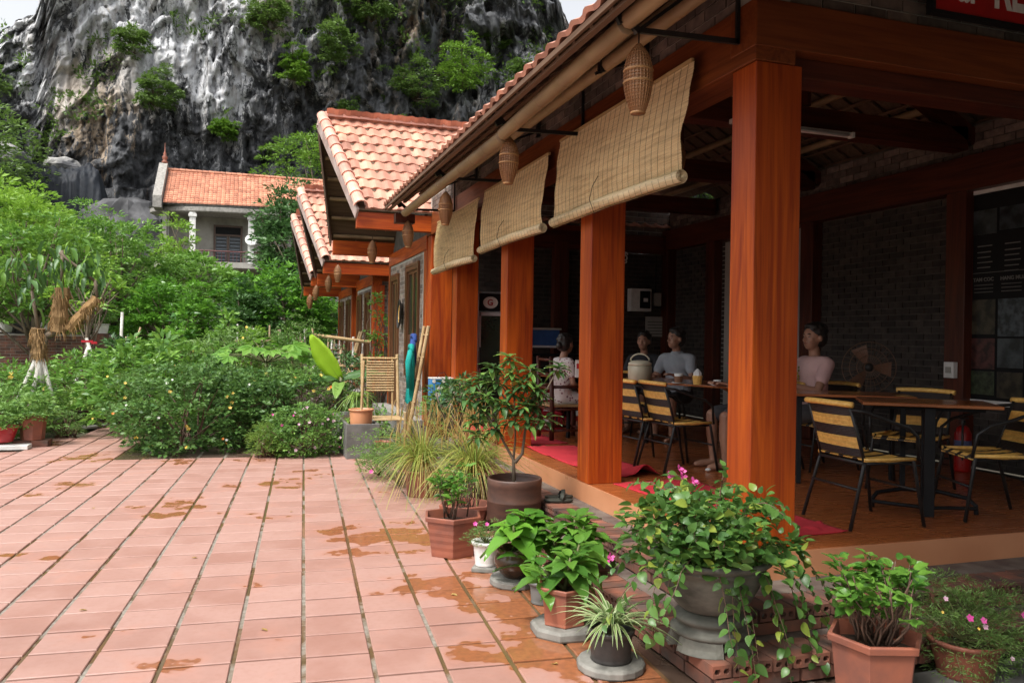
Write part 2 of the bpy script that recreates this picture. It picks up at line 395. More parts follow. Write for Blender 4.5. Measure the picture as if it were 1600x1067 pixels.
def tree(name, loc, h, cz, rad, leaf, ncl, clr, npc, L, label, group=None, tr=.16, w=.45, bare=.9, cat='tree', trunks=1, seg='d', barkm=None, extra=None):
    t = thing(name, loc, label, cat, group); x, y, z = loc
    mb = MB(); base = Vector(loc)
    o, C = add_cloud('crown', t, LEAF[leaf], (x, y, z+cz), rad, ncl, clr, npc, L, w, seg)
    for q in range(trunks):
        fx = random.uniform(-.25, .25)*rad[0]; fy = random.uniform(-.2, .2)*rad[1]
        p = limb(mb, base+Vector((fx*.4*(q > 0), fy*.4*(q > 0), -.05)), (x+fx, y+fy, z+max(.4, cz-rad[2]*.35)), tr, tr*.6, .05, 7)
        idx = rng.choice(len(C), min(len(C), int(26/trunks)), replace=False)
        for i in idx: limb(mb, p[random.randint(2, 5)], C[i], tr*.38, .012, .10, 4, 4)
    part('trunk', mb, barkm or BARK, t, smooth=True)
    return t
def blades(mb, c, n, L, w, droop, spread=1, seg=5, up=.8, v=(0, 1)):
    for i in range(n):
        a = random.random()*2*PI; l = L*random.uniform(.55, 1.1); e = random.uniform(.1, 1)*spread
        d = Vector((math.cos(a)*e, math.sin(a)*e, up)).normalized(); sd = Vector((-math.sin(a), math.cos(a), 0))
        p = Vector(c)+Vector((math.cos(a), math.sin(a), 0))*random.random()*.03
        dr = droop*random.uniform(.5, 1.5); vs = []
        for k in range(seg+1):
            t = k/seg; q = p+d*(l*t)+Vector((math.cos(a)*.25*dr, math.sin(a)*.25*dr, -dr))*(l*t*t)
            ww = w*(1-t**2.2)*(.6+.4*min(1, t*4))/2+.0004
            vs += [q-sd*ww, q+Vector((0,0,-ww*.5)), q+sd*ww]
        fs = []
        for k in range(seg):
            b = k*3; fs += [(b, b+1, b+4, b+3), (b+1, b+2, b+5, b+4)]
        mb.add(vs, fs, random.uniform(*v))
    return mb
LEAFMESH = {}
def leafmesh(key, w, droop, fold, wave=0.):
    k = (key, w, droop, fold, wave)
    if k not in LEAFMESH:
        V, F = leaf_shape('O', w, droop, fold, wave)
        LEAFMESH[k] = npmesh('leaf', V, F, np.full(len(F), .0), LEAF[key], True)
    return LEAFMESH[k]
def one_leaf(parent, key, p, d, n, L, w=.5, droop=.2, fold=.08):
    """one leaf object of its own"""
    me = leafmesh(key, w, random.choice((droop*.5, droop, droop*1.6)), fold, random.choice((-.03, .03)))
    d = Vector(d).normalized(); x = d.cross(Vector(n))
    if x.length < 1e-3: x = d.cross(Vector((1, .3, 0)))
    x.normalize(); z = x.cross(d)
    return piece('leaf', me, frame(Vector(p), x, d, z) @ Matrix.Scale(L, 4), parent)

# ---------------------------------------------------------------- ground and courtyard
def grid_obj(name, x0, x1, y0, y1, nx, ny, zf, material):
    X, Y = np.meshgrid(np.linspace(x0, x1, nx), np.linspace(y0, y1, ny)); Z = zf(X, Y)
    V = np.stack([X, Y, Z], -1).reshape(-1, 3); i = np.arange(nx*ny).reshape(ny, nx)
    F = np.stack([i[:-1, :-1], i[:-1, 1:], i[1:, 1:], i[1:, :-1]], -1).reshape(-1, 4)
    o = link(name, npmesh(name, V, F, np.full(len(F), .5), material, True), kind='structure'); return o
GRND = mat('garden_earth', (.075,.07,.035), (.045,.035,.022), .6, rough=.95, bump=.8, bdist=.03, co='World')
grid_obj('ground', -400, 400, -60, 600, 60, 60, lambda X, Y: -.05+0*X, GRND)

def paving(name, is_grout=False):
    t = NT(name); P = t.co('World')
    n1 = t.noise(P, .85, 3, (1, 1, 1), .5); n2 = t.noise(P, 3.2, 3); n3 = t.noise(P, 26, 3); big = t.noise(P, .35, 2)
    sep = t.n('ShaderNodeSeparateXYZ'); t.l(P, sep.inputs[0])
    near = t.math('MULTIPLY', t.ramp(sep.outputs[0], .2, 1.9), t.math('MULTIPLY', t.ramp(sep.outputs[1], 2.5, 4.2), t.ramp(sep.outputs[1], 8.5, 5.5)))
    m = t.math('ADD', t.math('ADD', t.math('MULTIPLY', n1, .62), t.math('MULTIPLY', n2, .38)), t.math('MULTIPLY', near, .125))
    if is_grout:
        wet = t.ramp(m, .48, .53); dry = t.mix(t.ramp(n3, .35, .6), (.30,.27,.23), (.19,.165,.13)); wc = t.mix(t.ramp(n2, .4, .6), (.17,.095,.045), (.115,.08,.04))
    else:
        wet = t.ramp(m, .588, .602); v = t.v()
        dry = t.mix(v, (.375,.215,.178), (.305,.155,.12)); dry = t.mix(t.math('MULTIPLY', t.ramp(n2, .4, .65), .5), dry, (.42,.255,.215))
        dry = t.mix(t.math('MULTIPLY', t.ramp(n3, .5, .8), .28), dry, (.27,.12,.08))
        dry = t.mix(t.math('MULTIPLY', t.ramp(m, .53, .597), .35), dry, (.40,.16,.10)); wc = t.mix(t.ramp(n3, .35, .65), (.31,.115,.05), (.23,.09,.042))
    col = t.mix(wet, dry, wc)
    if is_grout:
        s_ = t.math('SUBTRACT', t.math('MULTIPLY', sep.outputs[0], CA/.338), t.math('MULTIPLY', sep.outputs[1], SA/.338)); fr = t.math('FRACT', t.math('ADD', s_, 100.5-.0226/.338)); ds = t.math('ABSOLUTE', t.math('SUBTRACT', fr, .5))
        col = t.mix(t.ramp(ds, .055, .04), (.085,.055,.04), col)
    ro = t.math('ADD', t.math('MULTIPLY', t.math('SUBTRACT', 1, wet), .42), .06)
    ro = t.math('ADD', ro, t.math('MULTIPLY', n3, .10))
    bs = t.math('MULTIPLY', n3, t.math('SUBTRACT', 1, wet))
    return t.done(t.bsdf(col, ro, 0, 0, .5, bs, .35, .002))
CA, SA = math.cos(R(3.8)), math.sin(R(3.8))
PAV = paving('clay_paving'); GRO = paving('paving_joint', True)
CA, SA = math.cos(R(3.8)), math.sin(R(3.8))
def st(s, t): return (s*CA+t*SA, -s*SA+t*CA)     # paving frame -> world
court = link('courtyard', MB().add([(*st(-9, -3), -.010), (*st(2.7, -3), -.010), (*st(2.7, 13), -.010), (*st(-9, 13), -.010)], [(0, 1, 2, 3)]).mesh('courtyard', GRO), kind='structure')
def tile_mb(c=.5, w=.315, h=.284):
    m = MB(); b = .004
    vs = [(-w/2,-h/2,-.012),(w/2,-h/2,-.012),(w/2,h/2,-.012),(-w/2,h/2,-.012),(-w/2,-h/2,-b),(w/2,-h/2,-b),(w/2,h/2,-b),(-w/2,h/2,-b),
          (-w/2+b,-h/2+b,0),(w/2-b,-h/2+b,0),(w/2-b,h/2-b,0),(-w/2+b,h/2-b,0)]
    fs = [(0,1,5,4),(1,2,6,5),(2,3,7,6),(3,0,4,7),(4,5,9,8),(5,6,10,9),(6,7,11,10),(7,4,8,11),(8,9,10,11)]
    return m.add(vs, fs, c)
tme = tile_mb(0.).mesh('paving_tile', PAV)
cells = []
for i in range(-27, 7):
    for j in range(3, 52):
        s = .0226+.338*(i+.5); tt = 3.862+.305*(j-10+.5)
        jit = ((i*37) % 7-3)*.004
        x, y = st(s, tt+jit)
        if x > 1.98 and y > 3.2: continue
        if x > 2.2: continue
        # courtyard edge: garden beds start at y ~ 11, a path leads back on the left
        edge = 11.35 if x > -1.5 else 16.5
        if y > edge or (x < -3.0-max(0, y-12.4)*-.28 and y > 12.4): continue
        d = math.hypot(x, y); ang = math.degrees(math.atan2(x, y))-18.4
        vis = -33.5 < ang < 34 and y > 2.4
        cells.append((0 if vis else 1, d, x, y))
cells.sort()
rest = MB()
for k, (nv, d, x, y) in enumerate(cells):
    tilt = Matrix.Rotation(random.gauss(0, .0022), 4, 'X') @ Matrix.Rotation(random.gauss(0, .0022), 4, 'Y')
    m = Matrix.Translation((x, y, random.gauss(0, .0008))) @ Matrix.Rotation(-R(3.8)+random.gauss(0, .004), 4, 'Z') @ tilt
    if k < 300: piece('tile', tme, m, court)
    else: rest.merge(tile_mb(random.random()), m)
link('tiles', rest.mesh('tiles', PAV), court, kind='stuff')
# grey concrete apron in front of the steps
solo('concrete_apron', MB().box(2.0, 9, -2, 3.12, -.04, -.001), CONCD, None, None, kind='structure')
for q in [o for o in COL.objects if o.name == 'concrete_apron']: q['kind'] = 'structure'

# ---------------------------------------------------------------- cliff
def rock():
    t = NT('limestone_cliff'); P = t.co('World')
    sep = t.n('ShaderNodeSeparateXYZ'); t.l(P, sep.inputs[0])
    big = t.noise(P, .045, 5, (1, 1, .9), .6); st1 = t.noise(P, .50, 8, (1, .5, .30), .70, .9); st2 = t.noise(P, 1.9, 7, (1, .5, .26), .72, .6); fine = t.noise(P, 1.1, 8, (1, 1, .8), .72)
    oc = t.noise(P, .10, 3, (1, 1, .35), .5); crk = t.noise(P, .35, 7, (1, 1, .6), .7, 1.2)
    fin2 = t.noise(P, 3.4, 8, (1, 1, .6), .75); col = t.mix(t.ramp(t.math('ADD', t.math('MULTIPLY', fine, .6), t.math('MULTIPLY', fin2, .4)), .42, .60), (.022,.023,.026), (.21,.215,.225))
    # pale streaks strongest on the left half (x < ~6)
    lr = t.ramp(sep.outputs[0], 14, -4)
    w = t.math('ADD', t.math('ADD', t.math('MULTIPLY', st1, .55), t.math('MULTIPLY', st2, .25)), t.math('ADD', t.math('MULTIPLY', big, .35), t.math('MULTIPLY', t.math('SUBTRACT', fin2, .5), .22)))
    gx = t.math('MULTIPLY', t.ramp(sep.outputs[0], -22, -14), t.ramp(sep.outputs[0], 6, -5)); gz = t.ramp(sep.outputs[2], 13, 22)
    hi = t.math('ADD', t.math('MULTIPLY', t.ramp(sep.outputs[2], 14, 32), .05), t.math('MULTIPLY', t.math('MULTIPLY', gx, gz), .12))
    wv = t.ramp(t.math('ADD', w, hi), .642, .672)
    pale = t.mix(t.ramp(oc, .48, .60), (.66,.67,.69), (.52,.40,.28)); pale = t.mix(t.ramp(st2, .5, .75), pale, (.30,.26,.22))
    col = t.mix(t.math('MULTIPLY', t.ramp(sep.outputs[0], 2, 16), .35), col, (.14,.145,.15)); col = t.mix(t.math('MULTIPLY', wv, t.ramp(t.math('ADD', t.math('MULTIPLY', crk, .6), t.math('MULTIPLY', fin2, .4)), .40, .49)), col, pale)
    rust = t.math('MULTIPLY', t.ramp(st1, .58, .66), t.ramp(oc, .52, .60)); col = t.mix(t.math('MULTIPLY', rust, .7), col, (.34,.19,.10))
    gr = t.math('MULTIPLY', t.ramp(t.noise(P, .16, 6, (1, 1, 1), .65), .52, .62), t.ramp(sep.outputs[0], 2, 12)); col = t.mix(t.math('MULTIPLY', gr, .55), col, (.085,.11,.04))
    col = t.mix(t.math('MULTIPLY', t.ramp(crk, .44, .36), .85), col, (.016,.016,.018))
    bk = t.math('MULTIPLY', t.ramp(sep.outputs[2], 22, 12), t.ramp(t.noise(P, .12, 5, (1, .6, .5), .65), .40, .52)); col = t.mix(t.math('MULTIPLY', bk, .75), col, (.030,.031,.034))
    vo = t.n('ShaderNodeTexVoronoi'); mp = t.n('ShaderNodeMapping'); mp.inputs['Scale'].default_value = (1, .6, .7); wv2 = t.n('ShaderNodeVectorMath', operation='ADD')
    nz = t.n('ShaderNodeTexNoise'); nz.inputs['Scale'].default_value = .9; nz.inputs['Detail'].default_value = 4; t.l(P, nz.inputs[0]); t.l(P, wv2.inputs[0]); t.l(nz.outputs[1], wv2.inputs[1]); t.l(wv2.outputs[0], mp.inputs[0]); t.l(mp.outputs[0], vo.inputs[0]); vo.inputs['Scale'].default_value = .75
    sc_ = t.n('ShaderNodeSeparateColor'); t.l(vo.outputs[1], sc_.inputs[0]); blk = t.mix(t.ramp(sc_.outputs[0], .2, 1), (.035,.036,.04), (.28,.29,.31))
    col = t.mix(t.math('MULTIPLY', t.math('MULTIPLY', t.ramp(sep.outputs[0], -2, 12), t.ramp(crk, .38, .55)), .7), col, blk)
    h = t.math('ADD', t.math('ADD', fine, t.math('MULTIPLY', st2, .8)), t.math('ADD', crk, t.math('MULTIPLY', fin2, .8)))
    return t.done(t.bsdf(col, .85, 0, 0, .3, h, .7, .30))
nx, ny = 760, 270
az = np.linspace(R(-48), R(75), nx); tv = np.linspace(0, 1, ny)
A, T = np.meshgrid(az, tv)
deg = np.degrees(A)
top = np.interp(deg, [-48, -22, -14.5, -12.6, -11.6, -9.5, -3, 8, 16, 19.6, 20.6, 22.0, 23.2, 25.5, 29, 36, 45, 75],
                     [16, 24, 28.5, 29.5, 35, 40, 44, 46, 44, 41.5, 38.0, 34.5, 31.0, 27.5, 24, 20, 16, 12])
top = top+(fbm(deg*.8+40, deg*0+3, 5, 3)-.5)*3.0
Rr = 70/np.clip(np.cos(A-R(2)), .5, 1)
u_ = A*70
n_big = (fbm(u_*.055+31, T*1.6+7, 4, 21)-.5); n_rib = np.abs(fbm(u_*.20+11, T*1.6+5, 5, 33)-.5)*2; n_f = fbm(u_*.6+3, T*14+8, 6, 41, .6)-.5; n_ff = fbm(u_*1.6+3, T*40+8, 4, 47, .6)-.5
led = fbm(u_*.03+5, T*5+2, 4, 55); ledge = (np.floor(led*9)/9-led)*9
zz = T**.95*top
n_v = np.abs(fbm(u_*.75+3, T*3+8, 5, 41, .6)-.5)*2; n_hf = fbm(u_*2.6+3, T*26+8, 4, 61, .65)-.5
rad_ = Rr+T*7+n_big*11-(1-n_rib)*2.6+n_v*2.6+n_f*1.6+n_ff*.9+n_hf*1.15+ledge*.9
# a shadowed overhang above the foot on the left, a bulge at centre
rad_ = rad_+3.5*np.exp(-((deg-2)/7)**2-((T-.36)/.12)**2)-3*np.exp(-((deg-6)/5)**2-((T-.75)/.18)**2)
Vx, Vy = np.sin(A)*rad_, np.cos(A)*rad_
# close over the top: last rows lean back
back = np.clip((T-.93)/.07, 0, 1)**2*9; Vx += np.sin(A)*back; Vy += np.cos(A)*back
def facet(x, y, seed):
    xi = np.floor(x); yi = np.floor(y); best = np.full(x.shape, 9.); val = np.zeros(x.shape)
    for a in (-1, 0, 1):
        for b in (-1, 0, 1):
            cx, cy = xi+a, yi+b; jx = vnoise(cx+.0, cy+.0, seed); jy = vnoise(cx+.0, cy+.0, seed+7); tx_ = vnoise(cx, cy, seed+13)-.5; ty_ = vnoise(cx, cy, seed+19)-.5
            dx, dy = x-cx-jx, y-cy-jy; d = dx*dx+dy*dy; m = d < best; best = np.where(m, d, best); val = np.where(m, (vnoise(cx, cy, seed+29)-.5)+dx*tx_*1.3+dy*ty_*1.3, val)
    return val
wx = n_f*1.6; amp = np.clip((deg+4)/10, .35, 1)
fc = facet(u_*.30+wx, T*9+wx, 3)*2.6+facet(u_*.75+wx*2, T*20+wx, 5)*1.25+facet(u_*1.7+wx, T*44+wx*2, 9)*.55
Vx = Vx+np.sin(A)*fc*amp; Vy = Vy+np.cos(A)*fc*amp
CL = np.stack([Vx, Vy, zz-.5+n_ff*.8], -1)
idx = np.arange(nx*ny).reshape(ny, nx)
F = np.stack([idx[:-1, :-1], idx[1:, :-1], idx[1:, 1:], idx[:-1, 1:]], -1).reshape(-1, 4)
# plateau behind the crest gives the hill thickness
cl = link('cliff', npmesh('cliff', CL.reshape(-1, 3), F, np.full(len(F), .5), rock(), False), kind='structure')
ring = CL[-1]; far = ring+np.stack([np.sin(az)*60, np.cos(az)*60, np.full(nx, -12.)], -1)
V = np.concatenate([ring, far]); i = np.arange(nx-1)
link('hilltop', npmesh('hilltop', V, np.stack([i, i+nx, i+nx+1, i+1], -1), np.full(nx-1, .5), GRND), kind='structure')
def cliff_pt(px_az, z):
    """point on the cliff face at azimuth (deg) and height"""
    j = int(np.clip(np.searchsorted(az, R(px_az)), 0, nx-1)); k = int(np.argmin(np.abs(CL[:, j, 2]-z))); return CL[k, j]
# small plants in the cracks: ground cover that nobody could count
sel = []
for _ in range(6500):
    j = rng.integers(30, nx-30); k = rng.integers(8, ny-4); dg = math.degrees(az[j])
    g = fbm(np.array([j*.035+3.]), np.array([k*.06+9.]), 4, 77)[0]
    lim = .59 if dg < 4 else .44
    if g > lim: sel.append(CL[k, j])
sel = np.array(sel); npl = 22
q = rdir(len(sel)*npl).reshape(-1, npl, 3); q[..., 1] = -np.abs(q[..., 1])
P = (sel[:, None]+q*np.array([.75, .5, .6])*rng.random((len(sel), npl, 1))*(.4+.9*rng.random((len(sel), 1, 1)))).reshape(-1, 3); D = q.reshape(-1, 3)+[0, 0, .4]
V, F, v = leaf_cloud(P, D, .42, leaf_shape('d', .4), np.repeat(np.arange(len(sel)), npl))
tag(link('cliff_plants', npmesh('cliff_plants', V, F, v, LEAF['cliff']), kind='stuff'), 'small green plants growing in the cracks of the grey cliff', 'ground cover')
def cliff_tree(dg, z, r, leaf, label, n=60, w=.45):
    p = cliff_pt(dg, z); u = Vector((math.sin(R(dg)), math.cos(R(dg)), 0)); b = Vector(p)-u*.6
    t = thing('cliff_shrub', tuple(b), label, 'shrub', 'shrubs rooted in the cliff face')
    c = b-u*r*.55+Vector((0, 0, r*.45))
    o, C = add_cloud('crown', t, LEAF[leaf], tuple(c), (r*random.uniform(.8, 1.25), r*.8, r*random.uniform(.65, 1.0)), n, r*.20, 46, .27, w, zmin=-.95, lump=.75, shell=.35)
    mb = MB()
    for i in rng.choice(len(C), 14, replace=False): limb(mb, b+u*.8, C[i], .10, .02, .1, 4, 4)
    part('trunk', mb, BARK, t)
LATH = wood('pale_lath', 1, (.19,.115,.07), (.12,.07,.045), (.05,.03,.02), .8, 0)
# ---------------------------------------------------------------- brick work
def brick_wall(parent, name, origin, ax, L, z0, z1, holes=(), out=(0,-1,0), depth=.012, top=None, m=BRICK, mm=MORTAR, bl=.225, bh=.068, thick=.2, kind='wall'):
    """wall slab along unit axis ax from origin, bricks proud of a recessed mortar face on side out; holes (a0,a1,z0,z1); top(a)->z"""
    ax = Vector(ax); out = Vector(out); o = Vector(origin); jw = .012
    n = int(L/(bl+jw))+2
    # mortar slab built as grid of boxes around the holes
    xs = sorted({0., L, *[h[0] for h in holes], *[h[1] for h in holes]}); zs = sorted({z0, z1, *[h[2] for h in holes], *[h[3] for h in holes]})
    xs = [x for x in xs if 0 <= x <= L]; zs = [z for z in zs if z0 <= z <= z1]
    mb = MB()
    def slab(a0, a1, b0, b1, t0, t1, c=.5, tgt=None, b1b=None):
        b1b = b1 if b1b is None else b1b
        vs = []
        for t in (t0, t1):
            for a, b in ((a0, b0), (a1, b0), (a1, b1b), (a0, b1)):
                p = o+ax*a-out*t; vs.append((p.x, p.y, b))
        (tgt if tgt is not None else mb).add(vs, [(0,1,2,3),(7,6,5,4),(0,4,5,1),(1,5,6,2),(2,6,7,3),(3,7,4,0)], c)
    for i in range(len(xs)-1):
        for k in range(len(zs)-1):
            cx, cz = (xs[i]+xs[i+1])/2, (zs[k]+zs[k+1])/2
            if any(h[0] < cx < h[1] and h[2] < cz < h[3] for h in holes): continue
            if top and k == len(zs)-2:
                ns = max(1, int((xs[i+1]-xs[i])/.3)); e = np.linspace(xs[i], xs[i+1], ns+1)
                for q in range(ns): slab(e[q], e[q+1], zs[k], top(e[q]), depth, thick, b1b=top(e[q+1]))
            else: slab(xs[i], xs[i+1], zs[k], zs[k+1], depth, thick)
    w = part(kind, mb, mm, parent)
    bm = MB(); cnt = 0; row = 0; z = z0+jw/2
    me = {}
    while z+bh < (z1+2.5 if top else z1)+.001:
        a = -(bl+jw)/2*(row % 2)
        while a < L:
            a0, a1 = max(a, 0), min(a+bl, L)
            ok = a1-a0 > .03
            if top and ok and z+bh > min(top(a0), top(a1)): ok = False
            if not top and z+bh > z1+.001: ok = False
            if ok:
                segs = [(a0, a1)]
                for h in holes:
                    if z+bh > h[2] and z < h[3]:
                        ns = []
                        for s0, s1 in segs:
                            if s1 <= h[0] or s0 >= h[1]: ns.append((s0, s1))
                            else:
                                if s0 < h[0]-.02: ns.append((s0, h[0]))
                                if s1 > h[1]+.02: ns.append((h[1], s1))
                        segs = ns
                for s0, s1 in segs:
                    slab(s0, s1, z, z+bh, random.uniform(0, .003), depth+.004, random.random(), bm)
            a += bl+jw
        z += bh+jw; row += 1
    link('bricks', bm.mesh('bricks', m, off=ORG.get(root_of(parent).name, (0,0,0))), w, kind='stuff')
    return w

# ---------------------------------------------------------------- roof tiles
def rtile_mb(c=.5, w=.205, l=.33, th=.016):
    xs = [0, .03, .065, .095, .125, .165, w]; zs = [.003, .0, .003, .020, .025, .015, .003]
    xs = [x-w/2 for x in xs]
    m = MB(); k = len(xs); vs = [(x, 0, z+th) for x, z in zip(xs, zs)]+[(x, l, z+.002) for x, z in zip(xs, zs)]+[(x, .002, z-.016) for x, z in zip(xs, zs)]
    fs = [(i, i+1, k+i+1, k+i) for i in range(k-1)]+[(2*k+i, 2*k+i+1, i+1, i) for i in range(k-1)]
    fs += [(2*k+i+1, 2*k+i, k+i, k+i+1) for i in range(k-1)]
    return m.add(vs, fs, c)
def ridge_mb(c=.5, r=.085, l=.33, lip=.012, n=7):
    m = MB(); prof = [(math.cos(PI*i/n), math.sin(PI*i/n)) for i in range(n+1)]; k = n+1; vs = []
    for y, rr in ((0, r+lip), (.035, r+lip), (.04, r), (l, r*.92)): vs += [(a*rr, y, b*rr) for a, b in prof]
    fs = [(j*k+i+1, j*k+i, (j+1)*k+i, (j+1)*k+i+1) for j in range(3) for i in range(n)]
    b = len(vs); vs += [(a*(r-.006), 0, b_*(r-.006)) for a, b_ in prof]+[(a*(r-.006), l, b_*(r-.012)) for a, b_ in prof]
    fs += [(b+i, b+i+1, i+1, i) for i in range(n)]+[(b+i, b+i+1, b+k+i+1, b+k+i) for i in range(n)]
    return m.add(vs, fs, c)
RT_ME = rtile_mb(0.).mesh('roof_tile', RTILE); RG_ME = ridge_mb(0.).mesh('ridge_tile', RTILE2, False)
def roof_slope(parent, eave0, adir, updir, La, Lu, indiv_rows=0, bounds=None, w=.2, ex=.29, name='roof_tile', limit=300, lift=0.0):
    """tiles on a slope: eave0 corner, adir along eave, updir up the slope; bounds(u)->(a0,a1) trims each course"""
    A = Vector(adir).normalized(); U = Vector(updir).normalized(); N = A.cross(U)
    if N.z < 0: N = -N
    X = U.cross(N)      # right-handed x for tile
    rows = int(math.ceil(Lu/ex)); rest = MB(); cnt = 0
    for r in range(rows):
        u = r*ex; a0, a1 = bounds(u/Lu) if bounds else (0, La)
        n = int(round((a1-a0)/w)); s = (a1-a0)/max(n, 1)
        for k in range(n):
            p = Vector(eave0)+A*(a0+(k+.5)*s)+U*(u+random.gauss(0, .003))+N*(lift+random.gauss(0, .0015))
            m = frame(p, X, U, N) @ Matrix.Rotation(random.gauss(0, .008), 4, 'Z') @ Matrix.Rotation(-.035, 4, 'X')
            if r < indiv_rows and cnt < limit: piece('tile', RT_ME, m, parent); cnt += 1
            else: rest.merge(rtile_mb(random.random()), m)
    if rest.v: link('tiles', rest.mesh('tiles', RTILE, off=ORG.get(root_of(parent).name, (0,0,0))), parent, kind='stuff')
def ridge_run(parent, p0, p1, step=.3, upv=(0,0,1), sc=1.0):
    p0 = Vector(p0); p1 = Vector(p1); d = p1-p0; L = d.length; d.normalize()
    x = d.cross(Vector(upv)).normalized(); z = x.cross(d); n = max(1, int(round(L/step))); s = L/n
    for k in range(n):
        m = frame(p0+d*(k*s)+z*random.gauss(0, .002), x, d, z) @ Matrix.Diagonal((sc, (s+.03)/.33, sc, 1))
        piece('ridge_tile', RG_ME, m, parent)

# ---------------------------------------------------------------- restaurant pavilion
FX, FY, ZF = 2.72, 3.87, .42       # facade plane, front plane, floor level
BX, EY = 6.90, 12.2                # back wall, far wall
pav = thing('restaurant_pavilion', (FX, FY, 0), 'open brick and red wood restaurant pavilion with tiled eaves beside the courtyard', 'pavilion')
fl = part('floor', MB().box(FX+.012, BX, FY+.012, EY, 0, ZF-.012), MORTARD, pav)
FLT = wood('glossy_wood_look_tile', 0, (.36,.11,.032), (.28,.078,.022), (.25,.07,.022), .26, .4)
ft = MB().box(-.247, .247, -.247, .247, -.010, 0).mesh('floor_tile', FLT)
for i in range(8):
    for j in range(17):
        x = FX+.25+i*.5; y = FY+.25+j*.5
        if x+.25 > BX+.1 or y > EY: continue
        piece('floor_tile', ft, Matrix.Translation((x+.008, y+.008, ZF)), fl)
pl = MB(); pl.box(FX, FX+.012, FY, EY, .10, ZF-.001); pl.box(FX, BX+.2, FY, FY+.012, .10, ZF-.001)
part('plinth', pl, PEACH, pav)
def column(x, y, h0=ZF, h1=3.22, sx=.31, sy=.235, name='column', parent=None, m=None):
    return part(name, MB().box(x, x+sx, y, y+sy, h0, h1), m or W_Z, parent or pav, bev=.006)
for y in (3.872, 6.12, 8.38, 10.62): column(FX+.002, y)
column(FX+.002, 12.22, .05, 3.22, .34, .33)
column(6.6, 3.872); column(6.6, -1.9); column(2.9, -1.9); part('beam', MB().box(2.9, 7.0, -1.9, -1.66, 3.222, 3.5), W_X, pav, bev=.006)  # outer posts and beam carry the added, unseen roof extension
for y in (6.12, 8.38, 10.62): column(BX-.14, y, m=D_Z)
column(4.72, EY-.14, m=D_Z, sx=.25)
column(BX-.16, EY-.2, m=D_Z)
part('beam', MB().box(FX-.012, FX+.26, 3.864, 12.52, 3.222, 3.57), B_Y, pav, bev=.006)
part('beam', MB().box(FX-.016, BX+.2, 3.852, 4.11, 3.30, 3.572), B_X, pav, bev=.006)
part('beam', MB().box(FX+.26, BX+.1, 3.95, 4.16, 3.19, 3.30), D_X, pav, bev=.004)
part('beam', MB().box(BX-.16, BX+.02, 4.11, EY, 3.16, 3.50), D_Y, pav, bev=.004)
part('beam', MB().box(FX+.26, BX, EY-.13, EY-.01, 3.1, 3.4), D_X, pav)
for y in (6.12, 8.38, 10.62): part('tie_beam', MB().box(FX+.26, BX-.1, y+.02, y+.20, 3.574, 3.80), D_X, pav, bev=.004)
SL = R(30); EX_, EZ_ = 1.80, 3.435; RX = 4.85; RZ = EZ_+(RX-EX_)*math.tan(SL)
Y0R, Y1R = -2.2, 11.05  # roof carried forward out of view, added to shade the front and interior
def roofz(x): return EZ_+(min(x, 2*RX-x)-EX_)*math.tan(SL)-.10
brick_wall(pav, 'facade_brick_band', (FX+.02, 3.87, 0), (0, 1, 0), 8.6, 3.572, 3.86, out=(-1, 0, 0), kind='brick_band')
brick_wall(pav, 'front_gable', (FX, 3.90, 0), (1, 0, 0), BX-FX+.2, 3.574, 3.6, out=(0, -1, 0), top=lambda a: roofz(FX+a)-.02, kind='gable_wall', thick=.18)
brick_wall(pav, 'back_wall', (BX, EY, 0), (0, -1, 0), EY-FY, ZF, 3.16, holes=[(EY-10.55, EY-8.65, ZF, 3.1)], out=(-1, 0, 0), kind='back_wall', mm=MORTARD, m=BRICKI, bl=.19, bh=.058)  # dark mortar also stands in for the room's shade
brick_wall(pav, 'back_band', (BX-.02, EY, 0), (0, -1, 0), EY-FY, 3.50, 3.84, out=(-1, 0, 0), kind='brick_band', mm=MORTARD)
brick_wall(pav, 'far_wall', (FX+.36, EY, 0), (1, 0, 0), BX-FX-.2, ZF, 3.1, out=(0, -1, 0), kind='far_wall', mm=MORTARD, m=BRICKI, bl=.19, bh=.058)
brick_wall(pav, 'far_gable', (FX, EY, 0), (1, 0, 0), BX-FX+.2, 3.4, 3.6, out=(0, -1, 0), top=lambda a: roofz(FX+a)-.02, kind='gable_wall', thick=.1)
part('plaster_panel', MB().box(BX+.01, BX+.1, 8.62, 10.62, ZF, 3.14), PLAST, pav)
roof = part('roof', MB().add([(EX_, Y0R, EZ_-.03), (EX_, Y1R, EZ_-.03), (RX, Y1R, RZ-.03), (RX, Y0R, RZ-.03), (2*RX-EX_, Y0R, EZ_-.03), (2*RX-EX_, Y1R, EZ_-.03),
     (EX_, Y0R, EZ_-.012), (EX_, Y1R, EZ_-.012), (RX, Y1R, RZ-.012), (RX, Y0R, RZ-.012), (2*RX-EX_, Y0R, EZ_-.012), (2*RX-EX_, Y1R, EZ_-.012)],
     [(0,1,2,3),(3,2,5,4),(9,8,7,6),(10,11,8,9),(0,6,7,1),(4,5,11,10),(0,3,9,6),(3,4,10,9),(1,7,8,2),(2,8,11,5)]), BATT, pav)
ext = MB().add([(FX+.1, Y1R-.05, roofz(FX+.1)+.085), (FX+.1, 12.45, roofz(FX+.1)+.085), (RX, 12.45, RZ-.015), (RX, Y1R-.05, RZ-.015), (2*RX-2.8, 12.45, roofz(2.8)+.085), (2*RX-2.8, Y1R-.05, roofz(2.8)+.085)], [(0,1,2,3),(3,2,4,5)])
part('roof_infill', ext, BATT, pav)
U = (math.cos(SL), 0, math.sin(SL)); U2 = (-math.cos(SL), 0, math.sin(SL)); LU = (RX-EX_)/math.cos(SL)
roof_slope(roof, (EX_-.02, Y0R, EZ_), (0, 1, 0), U, Y1R-Y0R, LU, indiv_rows=3)
